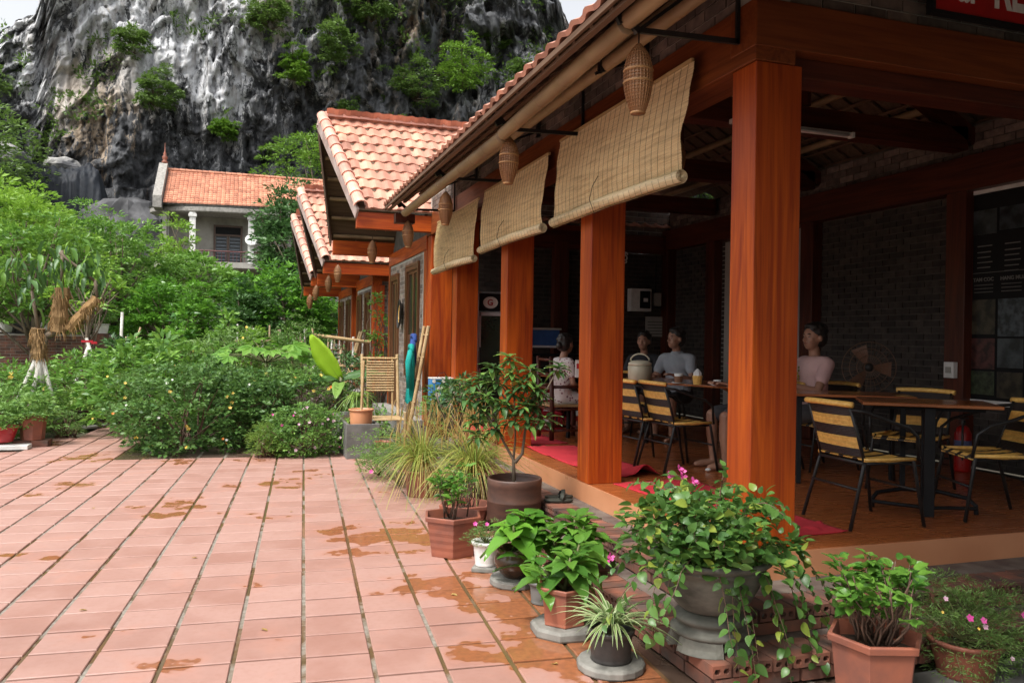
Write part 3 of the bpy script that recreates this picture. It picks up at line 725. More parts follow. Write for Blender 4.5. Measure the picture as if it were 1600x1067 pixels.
roof_slope(roof, (2*RX-EX_+.02, Y0R, EZ_), (0, 1, 0), U2, Y1R-Y0R, LU)
ridge_run(roof, (RX, Y0R, RZ+.01), (RX, Y1R, RZ+.01))
part('fascia', MB().box(EX_-.008, EX_+.012, Y0R, Y1R, EZ_-.050, EZ_-.014), LATH, pav)
# rafters up the slope and thin laths across, under the boards
raf = MB(); lat = MB()
for k in range(int((Y1R-Y0R)/.26)):
    y = Y0R+.12+k*.26
    for sgn in (1, -1):
        a = Vector((RX-sgn*(RX-EX_-.03), y, EZ_-.05)); b = Vector((RX-sgn*.02, y, RZ-.06)); raf.bar(a, b, .045, .03, random.random())
for k in range(14):
    u = .06+k*.25
    for sgn in (1, -1):
        x = RX-sgn*(RX-EX_-u*math.cos(SL)); z = EZ_-.088+u*math.sin(SL); lat.bar((x, Y0R, z), (x, Y1R, z), .04, .022, random.random())
part('rafters', raf, BATT, pav, kind='stuff')
part('laths', lat, LATH, pav, kind='stuff')
def bamboo(parent, p0, p1, r, nm='bamboo_pole', m=BAMBOO, node=.42, seg=9):
    p0 = Vector(p0); p1 = Vector(p1); L = (p1-p0).length; n = max(2, int(L/node)); pts, rs = [], []
    for i in range(n):
        for e, q in ((.0, 1.0), (.02, 1.06), (.04, 1.0), (.5, .985), (.98, 1.0)):
            pts.append(p0.lerp(p1, (i+e)/n)); rs.append(r*q*(1-.08*i/n))
    pts.append(p1); rs.append(r*.93)
    return part(nm, MB().path(pts, rs, seg, c=random.random()), m, parent, smooth=True) if parent else MB().path(pts, rs, seg, c=random.random())
ys = [Y0R, 1.0, 4.02, 6.28, 8.46, 10.55]
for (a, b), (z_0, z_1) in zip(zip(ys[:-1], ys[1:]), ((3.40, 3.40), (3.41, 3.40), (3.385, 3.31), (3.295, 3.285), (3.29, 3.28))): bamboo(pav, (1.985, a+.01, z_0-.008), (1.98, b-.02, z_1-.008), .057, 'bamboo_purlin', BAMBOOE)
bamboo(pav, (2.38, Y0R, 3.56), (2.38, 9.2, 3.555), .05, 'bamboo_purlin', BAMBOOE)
for x in (3.1, 3.6, 4.1, 4.6, 5.1, 5.6, 6.1, 6.6):
    z = EZ_-.14+(min(x, 2*RX-x)-EX_)*math.tan(SL); bamboo(pav, (x, 3.95, z), (x, EY, z), .045, 'bamboo_purlin', BAMBOOD)
for y in (6.2, 8.46):           # trusses
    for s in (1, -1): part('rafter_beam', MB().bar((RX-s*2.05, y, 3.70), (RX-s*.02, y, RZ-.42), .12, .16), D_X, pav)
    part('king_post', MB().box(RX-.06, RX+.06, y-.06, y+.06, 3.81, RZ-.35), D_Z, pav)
# iron brackets
for y in (4.02, 6.28, 8.46, 10.7):
    br = MB(); br.bar((FX-.025, y, 3.37), (2.06, y, 3.35), .022, .03); br.bar((FX-.028, y, 3.355), (FX-.028, y, 3.88), .022, .022, upv=(1,0,0))
    br.bar((2.05, y, 3.34), (1.90, y, 3.47), .035, .035, upv=(0,1,0)); br.bar((2.06, y, 3.355), (FX-.03, y, 3.86), .02, .02, upv=(0,1,0)); br.bar((1.94, y-.02, 3.42), (1.90, y-.02, 3.40), .03, .10)
    part('eave_bracket', br, IRON, pav)
for y in (5.15, 7.37, 9.6):
    br = MB(); br.bar((FX-.03, y, 3.60), (FX-.03, y, 3.95), .05, .03, upv=(1,0,0)); br.bar((2.3, y, 3.49), (FX-.03, y, 3.66), .02, .025, upv=(0,1,0)); br.bar((2.34, y, 3.5), (2.34, y, 3.6), .05, .03, upv=(1,0,0)); part('eave_bracket', br, IRON, pav)
part('eave_timber', MB().box(1.93, 2.2, 10.95, 11.1, 3.2, 3.33), D_X, pav, bev=.004)

# ---------------------------------------------------------------- brick steps along the pavilion
steps = thing('brick_steps', (2.2, 3.4, 0), 'two low steps of hollow red bricks running along the pavilion plinth', 'steps')
core = MB(); core.box(2.41, FX, 3.47, EY, 0, .245); core.box(FX, 8.2, 3.47, FY, 0, .245); core.box(2.08, 2.41, 3.21, 10.6, 0, .115); core.box(2.41, 8.2, 3.21, 3.47, 0, .115)
part('mortar_bed', core, MORTARD, steps)
def hbrick(L=.215, w=.098, h=.06):
    """hollow brick: long axis +Y, open end at y=0 showing two holes as recessed black pits"""
    m = MB(); hw, hh = w/2, h/2
    m.box(-hw, hw, .0, L, -hh, hh)
    return m
def holed(L=.215, w=.098, h=.058):
    m = MB(); n = 6; hw, hh = w/2, h/2; vs = []; fs = []
    # end face with two round pits: two half-faces, each a ring between square and hole
    for cx, x0, x1 in ((-hw/2, -hw, 0), (hw/2, 0, hw)):
        b = len(vs); ringo = [(x0, -hh), (x1, -hh), (x1, 0), (x1, hh), (x0, hh), (x0, 0)]
        angs = [math.atan2(p[1], p[0]-cx) for p in ringo]
        vs += [(p[0], 0, p[1]) for p in ringo]
        vs += [(cx+math.cos(a)*.0175, 0, math.sin(a)*.0175) for a in angs]; vs += [(cx+math.cos(a)*.0165, .045, math.sin(a)*.0165) for a in angs]
        for i in range(6):
            j = (i+1) % 6; fs += [(b+i, b+j, b+6+j, b+6+i), (b+6+i, b+6+j, b+12+j, b+12+i)]
        fs.append(tuple(b+12+i for i in range(6)))
    b = len(vs); vs += [(-hw,0,-hh),(hw,0,-hh),(hw,0,hh),(-hw,0,hh),(-hw,L,-hh),(hw,L,-hh),(hw,L,hh),(-hw,L,hh)]
    fs += [(b+4,b+7,b+6,b+5),(b,b+4,b+5,b+1),(b+1,b+5,b+6,b+2),(b+2,b+6,b+7,b+3),(b+3,b+7,b+4,b)]
    return m.add(vs, fs, 0.)
HB = [holed(.215).mesh('hollow_brick', BRICKR), holed(.30).mesh('hollow_brick_long', BRICKR)]
SB = MB().box(-.108, .108, 0, .05, -.029, .029, 0.).mesh('brick', BRICKR)
def row_holed(p0, d, L, inward, z, me, step=.108):
    d = Vector(d); inn = Vector(inward); n = int(L/step)
    for k in range(n):
        p = Vector(p0)+d*((k+.5)*L/n); p.z = z+random.gauss(0, .0012)
        x = inn.cross(Vector((0,0,1)))
        piece('brick', me, frame(p+inn*random.gauss(0, .003), x, inn, Vector((0,0,1))) @ Matrix.Rotation(random.gauss(0, .006), 4, 'Z'), steps)
def row_flat(p0, d, L, inward, z, step=.23):
    d = Vector(d); inn = Vector(inward); n = int(L/step)
    for k in range(n):
        p = Vector(p0)+d*((k+.5)*L/n); p.z = z
        piece('brick', SB, frame(p+inn*(.002+random.gauss(0, .002)), inn.cross(Vector((0,0,1))), inn, Vector((0,0,1))) @ Matrix.Diagonal((L/n/.23, 1, 1, 1)), steps)
row_holed((2.38, 3.68, 0), (0, 1, 0), 5.6, (1, 0, 0), .232, HB[0]); row_holed((2.38, 3.445, 0), (1, 0, 0), 2.9, (0, 1, 0), .232, HB[0])
row_flat((2.385, 3.46, 0), (0, 1, 0), 5.6, (1, 0, 0), .165); row_flat((2.4, 3.45, 0), (1, 0, 0), 2.9, (0, 1, 0), .165)
row_holed((2.05, 3.41, 0), (0, 1, 0), 5.2, (1, 0, 0), .102, HB[0]); row_holed((2.05, 3.18, 0), (1, 0, 0), 3.1, (0, 1, 0), .102, HB[0])
row_flat((2.055, 3.2, 0), (0, 1, 0), 5.2, (1, 0, 0), .035); row_flat((2.07, 3.185, 0), (1, 0, 0), 3.1, (0, 1, 0), .035)
CEM = mat('worn_cement', (.165,.135,.11), (.09,.06,.05), 7, rough=.85, bump=.4)
part('cement_strip', MB().box(2.59, FX-.003, 3.72, EY, .24, .262).box(2.59, 8.2, 3.655, FY-.003, .24, .2615), CEM, steps)
part('cement_strip', MB().box(2.27, 2.383, 3.40, 10.6, .11, .131).box(2.27, 8.2, 3.385, 3.455, .11, .1305), CEM, steps)
# ---------------------------------------------------------------- cabins behind
def door_win(parent, y0, y1, z0, z1, kind, x=FX, panes=2):
    """door or window frame set into a facade facing -X"""
    fr = MB(); f = .07
    fr.box(x-.03, x+.08, y0, y0+f, z0, z1); fr.box(x-.03, x+.08, y1-f, y1, z0, z1); fr.box(x-.03, x+.08, y0+f, y1-f, z1-f, z1)
    fr.box(x-.035, x+.02, y0-.045, y0-.002, z0, z1+.045); fr.box(x-.035, x+.02, y1+.002, y1+.045, z0, z1+.045); fr.box(x-.037, x+.02, y0-.002, y1+.002, z1+.002, z1+.05)
    d = part(kind, fr, DOORW, parent)
    w = (y1-y0-2*f)/panes
    for i in range(panes):
        a = y0+f+i*w; b = a+w; lf = MB(); s = .055; zm = z0+(z1-z0)*.36
        lf.box(x, x+.04, a, a+s, z0, z1-f); lf.box(x, x+.04, b-s, b, z0, z1-f); lf.box(x, x+.04, a+s, b-s, z1-f-s, z1-f); lf.box(x, x+.04, a+s, b-s, z0, z0+.1)
        lf.box(x, x+.04, a+s, b-s, zm-.04, zm+.04); lf.box(x+.006, x+.03, a+s, b-s, z0+.1, zm-.04)
        if kind == 'door': lf.box(x-.006, x+.004, a+s+.03, b-s-.03, z0+.14, zm-.08)
        part('leaf_frame', lf, DOORW, d)
        part('pane', MB().box(x+.018, x+.024, a+s, b-s, zm+.04, z1-f-s), GLASS, d)
def cabin(y0, y1, zr, xr, xe0, xe1, ze0, ze1, xb, label, openings, ntile, wtop, dz=0, farcol=True):
    """brick cabin whose gable faces the courtyard; wall from y0 to y1; ridge at mid"""
    ym = (y0+y1)/2; t = thing('cabin', (FX, ym, 0), label, 'cabin', 'brick cabins in a row behind the pavilion')
    ho = [(b[0]-y0, b[1]-y0, b[2], b[3]) for b in openings]
    brick_wall(t, 'wall', (FX, y0, 0), (0, 1, 0), y1-y0, .1, wtop, holes=ho, out=(-1, 0, 0), m=BRICKC, depth=.005)
    brick_wall(t, 'side', (FX, y0+.02, 0), (1, 0, 0), 3.2, .1, wtop+.1, out=(0, -1, 0), kind='side_wall', m=BRICKC, depth=.005)
    part('base', MB().box(FX-.3, FX+3.2, y0-.05, y1+.05, -.02, .30), CONC, t)
    for b in openings: door_win(t, b[0], b[1], b[2], b[3], b[4])
    part('column', MB().box(FX-.01, FX+.26, y0-.13, y0+.10, .3, wtop), W_Z, t, bev=.006)
    part('corner_post', MB().box(FX-.015, FX+.12, y1-.09, y1+.03, .3, wtop), W_Z, t)
    part('beam', MB().box(FX-.02, FX+.2, y0-.12, y1+.02, wtop, wtop+.24), W_Y, t, bev=.005)
    # cross beams carrying the overhang, ending at the rake
    part('eave_beam', MB().box(xe0-.02, FX+3, y0-.42, y0-.30, ze0-.27, ze0-.02), W_X, t, bev=.006)
    part('eave_beam', MB().box(xe1, FX+3, y1+.02, y1+.16, ze1-.30, ze1-.02), W_X, t, bev=.006)
    part('gable_wall', MB().add([(FX+.05, y0, wtop+.2), (FX+.05, y1, wtop+.2), (FX+.05, ym, zr-.25), (FX+.2, y0, wtop+.2), (FX+.2, y1, wtop+.2), (FX+.2, ym, zr-.25)],
        [(0, 2, 1), (3, 4, 5), (0, 3, 5, 2), (1, 2, 5, 4), (0, 1, 4, 3)]), MORTARD, t)
    XB = xb; ye0, ye1 = y0-.46, y1+.30
    roof = part('roof', MB().add([(xe0, ye0, ze0), (xr, ym, zr), (XB, ym, zr), (XB, ye0, ze0), (xe1, ye1, ze1), (XB, ye1, ze1),
        (xe0, ye0, ze0+.02), (xr, ym, zr+.02), (XB, ym, zr+.02), (XB, ye0, ze0+.02), (xe1, ye1, ze1+.02), (XB, ye1, ze1+.02)],
        [(0,1,2,3),(1,4,5,2),(9,8,7,6),(8,11,10,7),(0,6,7,1),(1,7,10,4),(3,9,6,0),(4,10,11,5),(2,8,9,3),(5,11,8,2)]), BATT, t)
    Uv = Vector((0, ym-ye0, zr-ze0)); L = Uv.length
    roof_slope(roof, (0, ye0, ze0+.022), (1, 0, 0), Uv, 1, L, indiv_rows=99 if ntile else 0, bounds=lambda u: (xe0+(xr-xe0)*u+.10, XB), limit=ntile)
    Uv2 = Vector((0, ym-ye1, zr-ze1))
    roof_slope(roof, (0, ye1, ze1+.022), (1, 0, 0), Uv2, 1, Uv2.length, bounds=lambda u: (xe1+(xr-xe1)*u+.10, XB))
    ridge_run(roof, (xr+.1, ym, zr+.05), (XB, ym, zr+.05), sc=1.0)
    ridge_run(roof, (xe0+.03, ye0-.03, ze0+.05), (xr+.05, ym, zr+.05), .30, sc=1.15)
    ridge_run(roof, (xe1+.03, ye1+.03, ze1+.05), (xr+.05, ym, zr+.05), .30, sc=1.15)
    rk = MB()
    for e, z, ye in ((xe0, ze0, ye0), (xe1, ze1, ye1)):
        a = (e-.02, ye, z-.06); b = (xr-.02, ym, zr-.06); rk.bar(a, b, .03, .17, upv=(1, 0, 0)) if 0 else rk.bar(a, b, .03, .17)
    part('rake_board', rk, FASC, t)
    # bamboo purlins and laths under the overhang
    for s, ze, ye, xe in ((1, ze0, ye0, xe0), (-1, ze1, ye1, xe1)):
        for k in range(6):
            u = .08+k*.165; y = ye+(ym-ye)*u; z = ze+(zr-ze)*u-.07; bamboo(t, (xe+(xr-xe)*u+.05, y, z), (FX+.1, y, z), .038, 'bamboo_purlin', BAMBOOD, seg=6)
    return t
cabin(12.62, 16.0, 5.40, 1.16, 1.58, 1.60, 3.53, 3.53, 7.5, 'nearest brick cabin with a large orange tiled gable roof behind the pavilion',
      [(13.1, 14.15, .95, 2.85, 'window'), (14.95, 15.75, .32, 2.78, 'door')], 300, 3.02)
cabin(18.3, 21.0, 5.02, 1.14, 1.60, 1.72, 3.26, 3.24, 6.5, 'middle brick cabin with an orange column at its corner, behind the nearest cabin',
      [(18.65, 19.35, .9, 2.62, 'window'), (20.0, 20.75, .32, 2.62, 'door')], 150, 2.80)
cabin(22.0, 25.2, 4.96, 1.20, 1.62, 1.66, 3.20, 3.15, 6.5, 'farthest brick cabin, smallest in view at the end of the row',
      [(22.3, 23.1, .9, 2.6, 'window'), (23.9, 24.8, .32, 2.6, 'door')], 90, 2.75)
# small round basket tray and string on the first cabin
tr = thing('bamboo_tray', (FX-.05, 14.55, 2.05), 'oval woven tray hanging on the brick wall between cabin door and window', 'tray')
part('tray', MB().lathe([(.001, -.01), (.12, -.01), (.15, .01), (.16, .03), (.15, .035), (.12, .01), (.001, .0)], 0, 0, 0, 18, closed=True).tr(Matrix.Translation((FX-.05, 14.55, 2.05)) @ Matrix.Rotation(R(-88), 4, 'Y') @ Matrix.Diagonal((1.7, 1, 1, 1))), CANEB, tr)
for k in range(3): part('weave_band', MB().lathe([(.05+k*.035, .004), (.06+k*.035, .010)], 0, 0, 0, 16, closed=True).tr(Matrix.Translation((FX-.055, 14.55, 2.05)) @ Matrix.Rotation(R(-88), 4, 'Y') @ Matrix.Diagonal((1.7, 1, 1, 1))), CANE, tr)

# ---------------------------------------------------------------- woven lanterns (fish traps)
TRAP = mat('woven_bamboo', (.40,.20,.085), (.24,.105,.04), 7, (1, 1, .6), rough=.5, vv=.15, bump=.2)
HOOPM = mat('lantern_hoop', (.46,.25,.10), (.33,.16,.06), 9, rough=.5)
def lantern_mb(L=.385, r=.080, c=.5):
    body, ribs = MB(), MB(); n = 26
    def rad(t): return r*float(np.interp(t, [0, .05, .16, .32, .48, .64, .80, .92, 1], [.13, .36, .72, .95, 1, .94, .77, .58, .44]))
    ps = [(rad(t), -L*t) for t in [i/14 for i in range(15)]]
    body.lathe([(p[0]*.965, p[1]) for p in reversed(ps)], n=16)
    for j in range(n):
        a = 2*PI*j/n; ribs.path([(math.cos(a)*rr, math.sin(a)*rr, z) for rr, z in ps], .0028, 3, caps=False, c=random.random())
    bands = MB()
    for t in [i/22 for i in range(1, 22)]:
        rr = rad(t)*1.01; bands.lathe([(rr, -L*t-.0022), (rr+.003, -L*t), (rr, -L*t+.0022)], n=16, closed=True, c=random.random())
    hoops = []
    for t in (.38, .55, .98): rr = rad(t)*1.02; hoops.append(MB().lathe([(rr, -L*t-.007), (rr+.006, -L*t), (rr, -L*t+.007)], n=18, closed=True))
    cord = MB().path([(0, 0, .0), (0, 0, .07)], .004, 5)
    return body, ribs, bands, *hoops, cord
lm = [q.mesh(nm, m_, sm) for q, nm, m_, sm in zip(lantern_mb(), ('body', 'ribs', 'weave', 'hoop', 'hoop', 'hoop', 'cord'), (TRAP, TRAP, TRAP, HOOPM, HOOPM, HOOPM, BLACKM), (True, False, False, True, True, True, False))]
def lantern(loc, label, sc=1., rz=0, tilt=0, group='woven bamboo lanterns hanging under the eaves'):
    t = thing('hanging_lantern', loc, label, 'lantern', group); t.rotation_euler = (tilt, 0, rz); t.scale = (sc, sc, sc)
    for me, nm in zip(lm, ('body', 'ribs', 'weave', 'hoop', 'hoop', 'hoop', 'cord')): link(nm, me, t, kind='stuff' if nm in ('ribs', 'weave') else None)
lantern((2.07, 4.05, 3.285), 'largest woven lantern, in front of the first bamboo blind near the corner column', 1.02, .3)
lantern((2.05, 6.30, 3.285), 'woven lantern in front of the middle bamboo blind', 1.0, 1.1, .03)
lantern((2.04, 8.49, 3.21), 'woven lantern in front of the farthest bamboo blind', .95, 2.0)
lantern((2.09, 10.9, 3.22), 'woven lantern at the far end of the pavilion eave', .95, .7, -.04)
lantern((1.92, 13.0, 3.18), 'woven lantern under the front overhang of the nearest cabin', .95, 1.7)
lantern((1.86, 17.6, 3.17), 'woven lantern below the near eave beam of the middle cabin', .98, .2)
lantern((1.84, 19.4, 3.06), 'woven lantern under the middle cabin gable', 1.0, .9)
lantern((1.68, 20.9, 2.92), 'woven lantern between middle and farthest cabin, leaning a little', 1.0, .4, .1)
lantern((1.62, 22.2, 2.74), 'dimmest woven lantern under the farthest cabin', 1.0, 1.4)
lantern((4.75, 5.0, 3.98), 'woven lantern inside the pavilion hanging from the bamboo ceiling at the right', 1.1, .5, 0, 'woven lanterns inside the pavilion')
lantern((3.95, 6.9, 3.62), 'woven lantern inside the pavilion left of the corner column, in the dark', 1.1, .9, 0, 'woven lanterns inside the pavilion')
lantern((3.15, 3.3, 3.93), 'woven lantern above the front beam, only its bottom showing', 1.0, .9, 0, 'woven bamboo lanterns hanging under the eaves')

# ---------------------------------------------------------------- bamboo blinds
BL = NT('blind_reed'); co_ = BL.co(); n1 = BL.noise(co_, 1, 3, (3, 3, 170), .6); n2 = BL.noise(co_, 1, 4, (2, 2, 34), .6); n3 = BL.noise(co_, 2.5, 3, (1, 1, 2))
cc = BL.mix(BL.ramp(n1, .25, .6), (.74,.53,.27), (.95,.79,.50)); cc = BL.mix(BL.math('MULTIPLY', BL.ramp(n2, .5, .68), .6), cc, (.46,.33,.16)); cc = BL.mix(BL.math('MULTIPLY', BL.ramp(n3, .5, .7), .35), cc, (.68,.55,.34))
bb = BL.bsdf(cc, .5, bump=n1, bstr=.5, bdist=.004); tt = BL.n('ShaderNodeBsdfTranslucent'); BL.l(cc, tt.inputs[0]); mx = BL.n('ShaderNodeMixShader'); mx.inputs[0].default_value = .2
BL.l(bb.outputs[0], mx.inputs[1]); BL.l(tt.outputs[0], mx.inputs[2]); BL.l(mx.outputs[0], BL.out.inputs[0]); BLINDM = BL.m
def blind(y0, y1, z1, z0, label, seed):
    t = thing('bamboo_blind', (FX-.06, y0, z1), label, 'blind', 'rolled bamboo blinds between the columns')
    rs = random.Random(seed); nr = 118; mb = MB(); X0 = FX-.075
    def edge(z, s):   # wavy side edges
        return .022*math.sin(z*9+seed+s*2)+.010*math.sin(z*23+seed*3)
    def bx(z, y):
        u = (z1-z)/(z1-z0); return X0-.045*math.sin(u*PI*.9)*(.5+.5*u)-.02*u+.006*math.sin(y*3+seed)
    def zl(y): return z0+(y1-y)/(y1-y0)*.0+.018*math.sin((y-y0)/(y1-y0)*PI)
    for i in range(nr):
        u = (i+.5)/nr; z = z1+(z0-z1)*u; a = y0+edge(z, 0)+rs.uniform(0, .006)+.05*u; b = y1+edge(z, 1)-rs.uniform(0, .006)+.04*u
        h = (z1-z0)/nr*.48; ns = 5; e = [a+(b-a)*k/ns for k in range(ns+1)]; vs = []
        for y in e:
            x = bx(z, y)+rs.uniform(-.0006, .0006); zz = z+(.012*math.sin((y-y0)*2.2+seed))*u
            vs += [(x, y, zz-h), (x-.0035, y, zz), (x, y, zz+h), (x+.002, y, zz)]
        fs = []
        for k in range(ns):
            for q in range(4): fs.append((k*4+q, k*4+(q+1) % 4, k*4+4+(q+1) % 4, k*4+4+q))
        fs += [(3, 2, 1, 0), (ns*4, ns*4+1, ns*4+2, ns*4+3)]
        mb.add(vs, fs, rs.random())
    part('slats', mb, BLINDM, t, kind='stuff')
    sp = MB(); cx, cz = bx(z0, 0)-.012, z0-.03; pts = []; turns = 3.5; N_ = 56
    vs = []; fs = []
    for i in range(N_+1):
        a = -PI*.5+2*PI*turns*i/N_; r_ = .048-.036*i/N_+.001*math.sin(i*1.7)
        for y, k in ((y0+.05, 0), (y0+(y1-y0)*.5, .5), (y1+.06, 1)): vs.append((cx+math.cos(a)*r_-.0*k, y, cz+math.sin(a)*r_+.018*math.sin(k*PI)))
        r2 = r_-.0042
        for y, k in ((y0+.05, 0), (y0+(y1-y0)*.5, .5), (y1+.06, 1)): vs.append((cx+math.cos(a)*r2, y, cz+math.sin(a)*r2+.018*math.sin(k*PI)))
    for i in range(N_):
        b = i*6; n = b+6
        fs += [(b, b+1, n+1, n), (b+1, b+2, n+2, n+1), (b+4, b+3, n+3, n+4), (b+5, b+4, n+4, n+5), (b+3, b, n, n+3), (b+2, b+5, n+5, n+2)]
    part('roll', MB().add(vs, fs), BLINDM, t, smooth=True)
    st_ = MB(); k = int((y1-y0)/.088)
    for i in range(k+1):
        y = y0+.05+(y1-y0-.09)*i/k; pts = []
        for u in np.linspace(0, 1, 9): z = z1+(z0-z1)*u; pts.append((bx(z, y)-.006, y+.05*u+.004*math.sin(i+u*5), z))
        for a in (.9, 1.3, 1.65, 2.0): pts.append((cx+math.cos(a*PI)*.0495, y+.05, cz+math.sin(a*PI)*.0495))
        st_.path(pts, .0012, 3, caps=False)
    part('strings', st_, BLACKM if 0 else TWIG, t, kind='stuff')
    ym = (y0+y1)/2+.15; cd_ = MB().path([(bx(z0+.3, ym)-.012, ym+.01, z0+.20), (cx-.06, ym+.03, z0+.12), (cx-.07, ym+.06, z0+.02), (cx-.03, ym+.05, cz-.06), (cx+.04, ym+.05, cz-.02)], .0028, 4)
    part('tie_cord', cd_, BLACKM, t); part('top_rail', MB().box(X0-.012, X0+.008, y0, y1, z1-.002, z1+.02), BAMBOO, t)
blind(4.43, 6.66, 3.385, 2.70, 'nearest and largest bamboo blind, rolled end beside the corner column', 1)
blind(6.93, 9.02, 3.335, 2.69, 'middle bamboo blind of the three', 2)
blind(9.28, 11.48, 3.30, 2.62, 'farthest bamboo blind, beside the brick cabin', 3)

# ---------------------------------------------------------------- text and sign
def text_mesh(s, size, ext=.002, sx=1.0):
    c = bpy.data.curves.new('t', 'FONT'); c.body = s; c.size = size; c.extrude = ext; c.resolution_u = 3; c.offset = size*.022
    o = bpy.data.objects.new('t', c); COL.objects.link(o); dg = bpy.context.evaluated_depsgraph_get(); me = bpy.data.meshes.new_from_object(o.evaluated_get(dg))
    bpy.data.objects.remove(o); return me
def lettering(s, size, parent, m, M_, name='lettering', sx=1.0):
    me = text_mesh(s, size); me.materials.clear(); me.materials.append(m); o = piece(name, me, M_ @ Matrix.Scale(sx, 4, (1, 0, 0)), parent); return o
sg = thing('restaurant_sign', (4.6, 3.76, 3.63), 'long red sign with pale bar and restaurant lettering above the front beam', 'sign')
REDS = flat('sign_red', (.42,.012,.012), .4)
part('panel', MB().box(3.885, 6.6, 3.76, 3.80, 3.635, 4.15), REDS, sg); part('frame', MB().box(3.86, 3.884, 3.75, 3.80, 3.61, 4.17).box(3.884, 6.6, 3.752, 3.80, 3.612, 3.634), BLACKM, sg)
E_ = Matrix.Rotation(R(90), 4, 'X')
lettering('Bar', .36, sg, WHITE, Matrix.Translation((3.93, 3.757, 3.715)) @ E_, sx=.62); lettering('RESTAURANT', .42, sg, WHITE, Matrix.Translation((4.34, 3.757, 3.715)) @ E_, sx=.58)

# ---------------------------------------------------------------- tube lights, menu board and wall fittings
tl = thing('tube_light', (4.6, 6.0, 3.5), 'unlit white fluorescent tube under the first roof tie beam', 'lamp')
part('batten', MB().box(4.02, 5.30, 6.06, 6.11, 3.545, 3.585), WHITE, tl); part('tube', MB().path([(4.07, 6.03, 3.545), (5.25, 6.03, 3.545)], .014, 8), WHITE, tl, smooth=True); part('end_cap', MB().box(4.03, 4.06, 6.0, 6.06, 3.52, 3.57).box(5.26, 5.29, 6.0, 6.06, 3.52, 3.57), WHITE, tl)
mbn = thing('menu_board', (BX-.03, 5.3, 1.06), 'tall black menu and photo board in a white frame on the dark brick wall', 'board')
bx0 = BX-.035; ya, yb = 4.0, 6.16
part('backing', MB().box(bx0, bx0+.02, ya, yb, 1.10, 3.12), BLACKM, mbn)
part('frame', MB().box(bx0-.01, bx0+.02, yb+.001, yb+.05, 1.06, 3.17).box(bx0-.01, bx0+.02, ya, yb, 3.122, 3.17).box(bx0-.01, bx0+.02, ya, yb, 1.05, 1.098), WHITE, mbn)
BTXT = flat('board_text', (.17,.165,.15))
pc = [(.07,.085,.09),(.05,.08,.025),(.06,.05,.03),(.04,.05,.06),(.10,.03,.025),(.08,.10,.115),(.05,.07,.035)]
PH = []
for i, c in enumerate(pc):
    t_ = NT('board_photo'); n = t_.noise(t_.co(), 5+i*2, 6); PH.append(t_.done(t_.bsdf(t_.mix(t_.ramp(n, .4, .6), c, tuple(q*.25 for q in c)), .35)))
def yy(k): return yb-.03-k*.30
for k in range(6):
    for j, (za, zb) in enumerate(((2.72, 2.96), (1.72, 2.08), (1.40, 1.70), (1.13, 1.38))):
        part('photo', MB().box(bx0-.004, bx0, yy(k)-.27, yy(k), za+.02*((k+j) % 2), zb), PH[(k*3+j*2) % 7], mbn)
    for z in [2.60]+[2.54-.05*q for q in range(4+k % 2)]: part('text_line', MB().box(bx0-.003, bx0, yy(k)-.20-.03*random.random(), yy(k)-.06, z, z+.010), BTXT, mbn)
    for z in [2.22-.035*q for q in range(3)]: part('text_line', MB().box(bx0-.003, bx0, yy(k)-.24, yy(k)-.03, z, z+.006), BTXT, mbn)
part('rule', MB().box(bx0-.003, bx0, ya, yb-.02, 2.34, 2.345), BTXT, mbn)
MR = Matrix(((0,0,-1,0),(-1,0,0,0),(0,1,0,0),(0,0,0,1)))
for k, s_ in enumerate(('TAM COC', 'HANG MUA', 'TRANG AN')): lettering(s_, .050, mbn, BTXT, Matrix.Translation((bx0-.004, yy(k)-.02, 2.26)) @ MR)
sw = thing('switch_box', (BX-.05, 6.2, 1.35), 'small white switch box beside the lower left of the menu board', 'switch'); part('box', MB().box(BX-.20, BX-.145, 6.18, 6.30, 1.30, 1.46), WHITE, sw, bev=.004); part('switch', MB().box(BX-.21, BX-.201, 6.21, 6.27, 1.35, 1.41), PLAST, sw)
mt = thing('meter_box', (6.3, 12.1, 2.1), 'white electric meter box on the dark far wall', 'meter box')
part('case', MB().box(6.08, 6.46, 12.02, 12.17, 2.12, 2.50), WHITE, mt, bev=.01); part('window', MB().box(6.24, 6.43, 12.005, 12.019, 2.17, 2.46), BLACKM, mt); part('dial', MB().box(6.30, 6.38, 11.998, 12.004, 2.28, 2.34), WHITE, mt)
mt2 = thing('junction_box', (6.6, 12.1, 2.2), 'small grey junction box right of the meter box', 'box'); part('case', MB().box(6.54, 6.68, 12.08, 12.17, 2.22, 2.44), PLAST, mt2, bev=.006); part('cable', MB().path([(6.61, 12.16, 2.44), (6.61, 12.16, 3.08)], .008, 5), BLACKM, mt2)
ca = thing('wall_calendar', (6.65, 12.15, 1.75), 'pale paper calendar hanging under the junction box', 'calendar'); part('sheet', MB().box(6.42, 6.80, 12.150, 12.158, 1.70, 2.04), PLAST, ca)
for k in range(5): part('print_row', MB().box(6.46, 6.76, 12.146, 12.149, 1.74+k*.05, 1.757+k*.05), CONCD, ca)
bulb = thing('wall_lamp', (6.0, 12.1, 3.0), 'small white curled lamp on the far wall beam', 'lamp'); part('tube', MB().path([(5.95+.05*math.cos(a)*(1-a*.03), 12.02, 3.05+.05*math.sin(a)-.008*a) for a in np.linspace(0, 4*PI, 26)], .012, 6), WHITE, bulb, smooth=True); part('holder', MB().path([(5.95, 12.1, 3.09), (5.95, 12.02, 3.05)], .02, 8), WHITE, bulb)

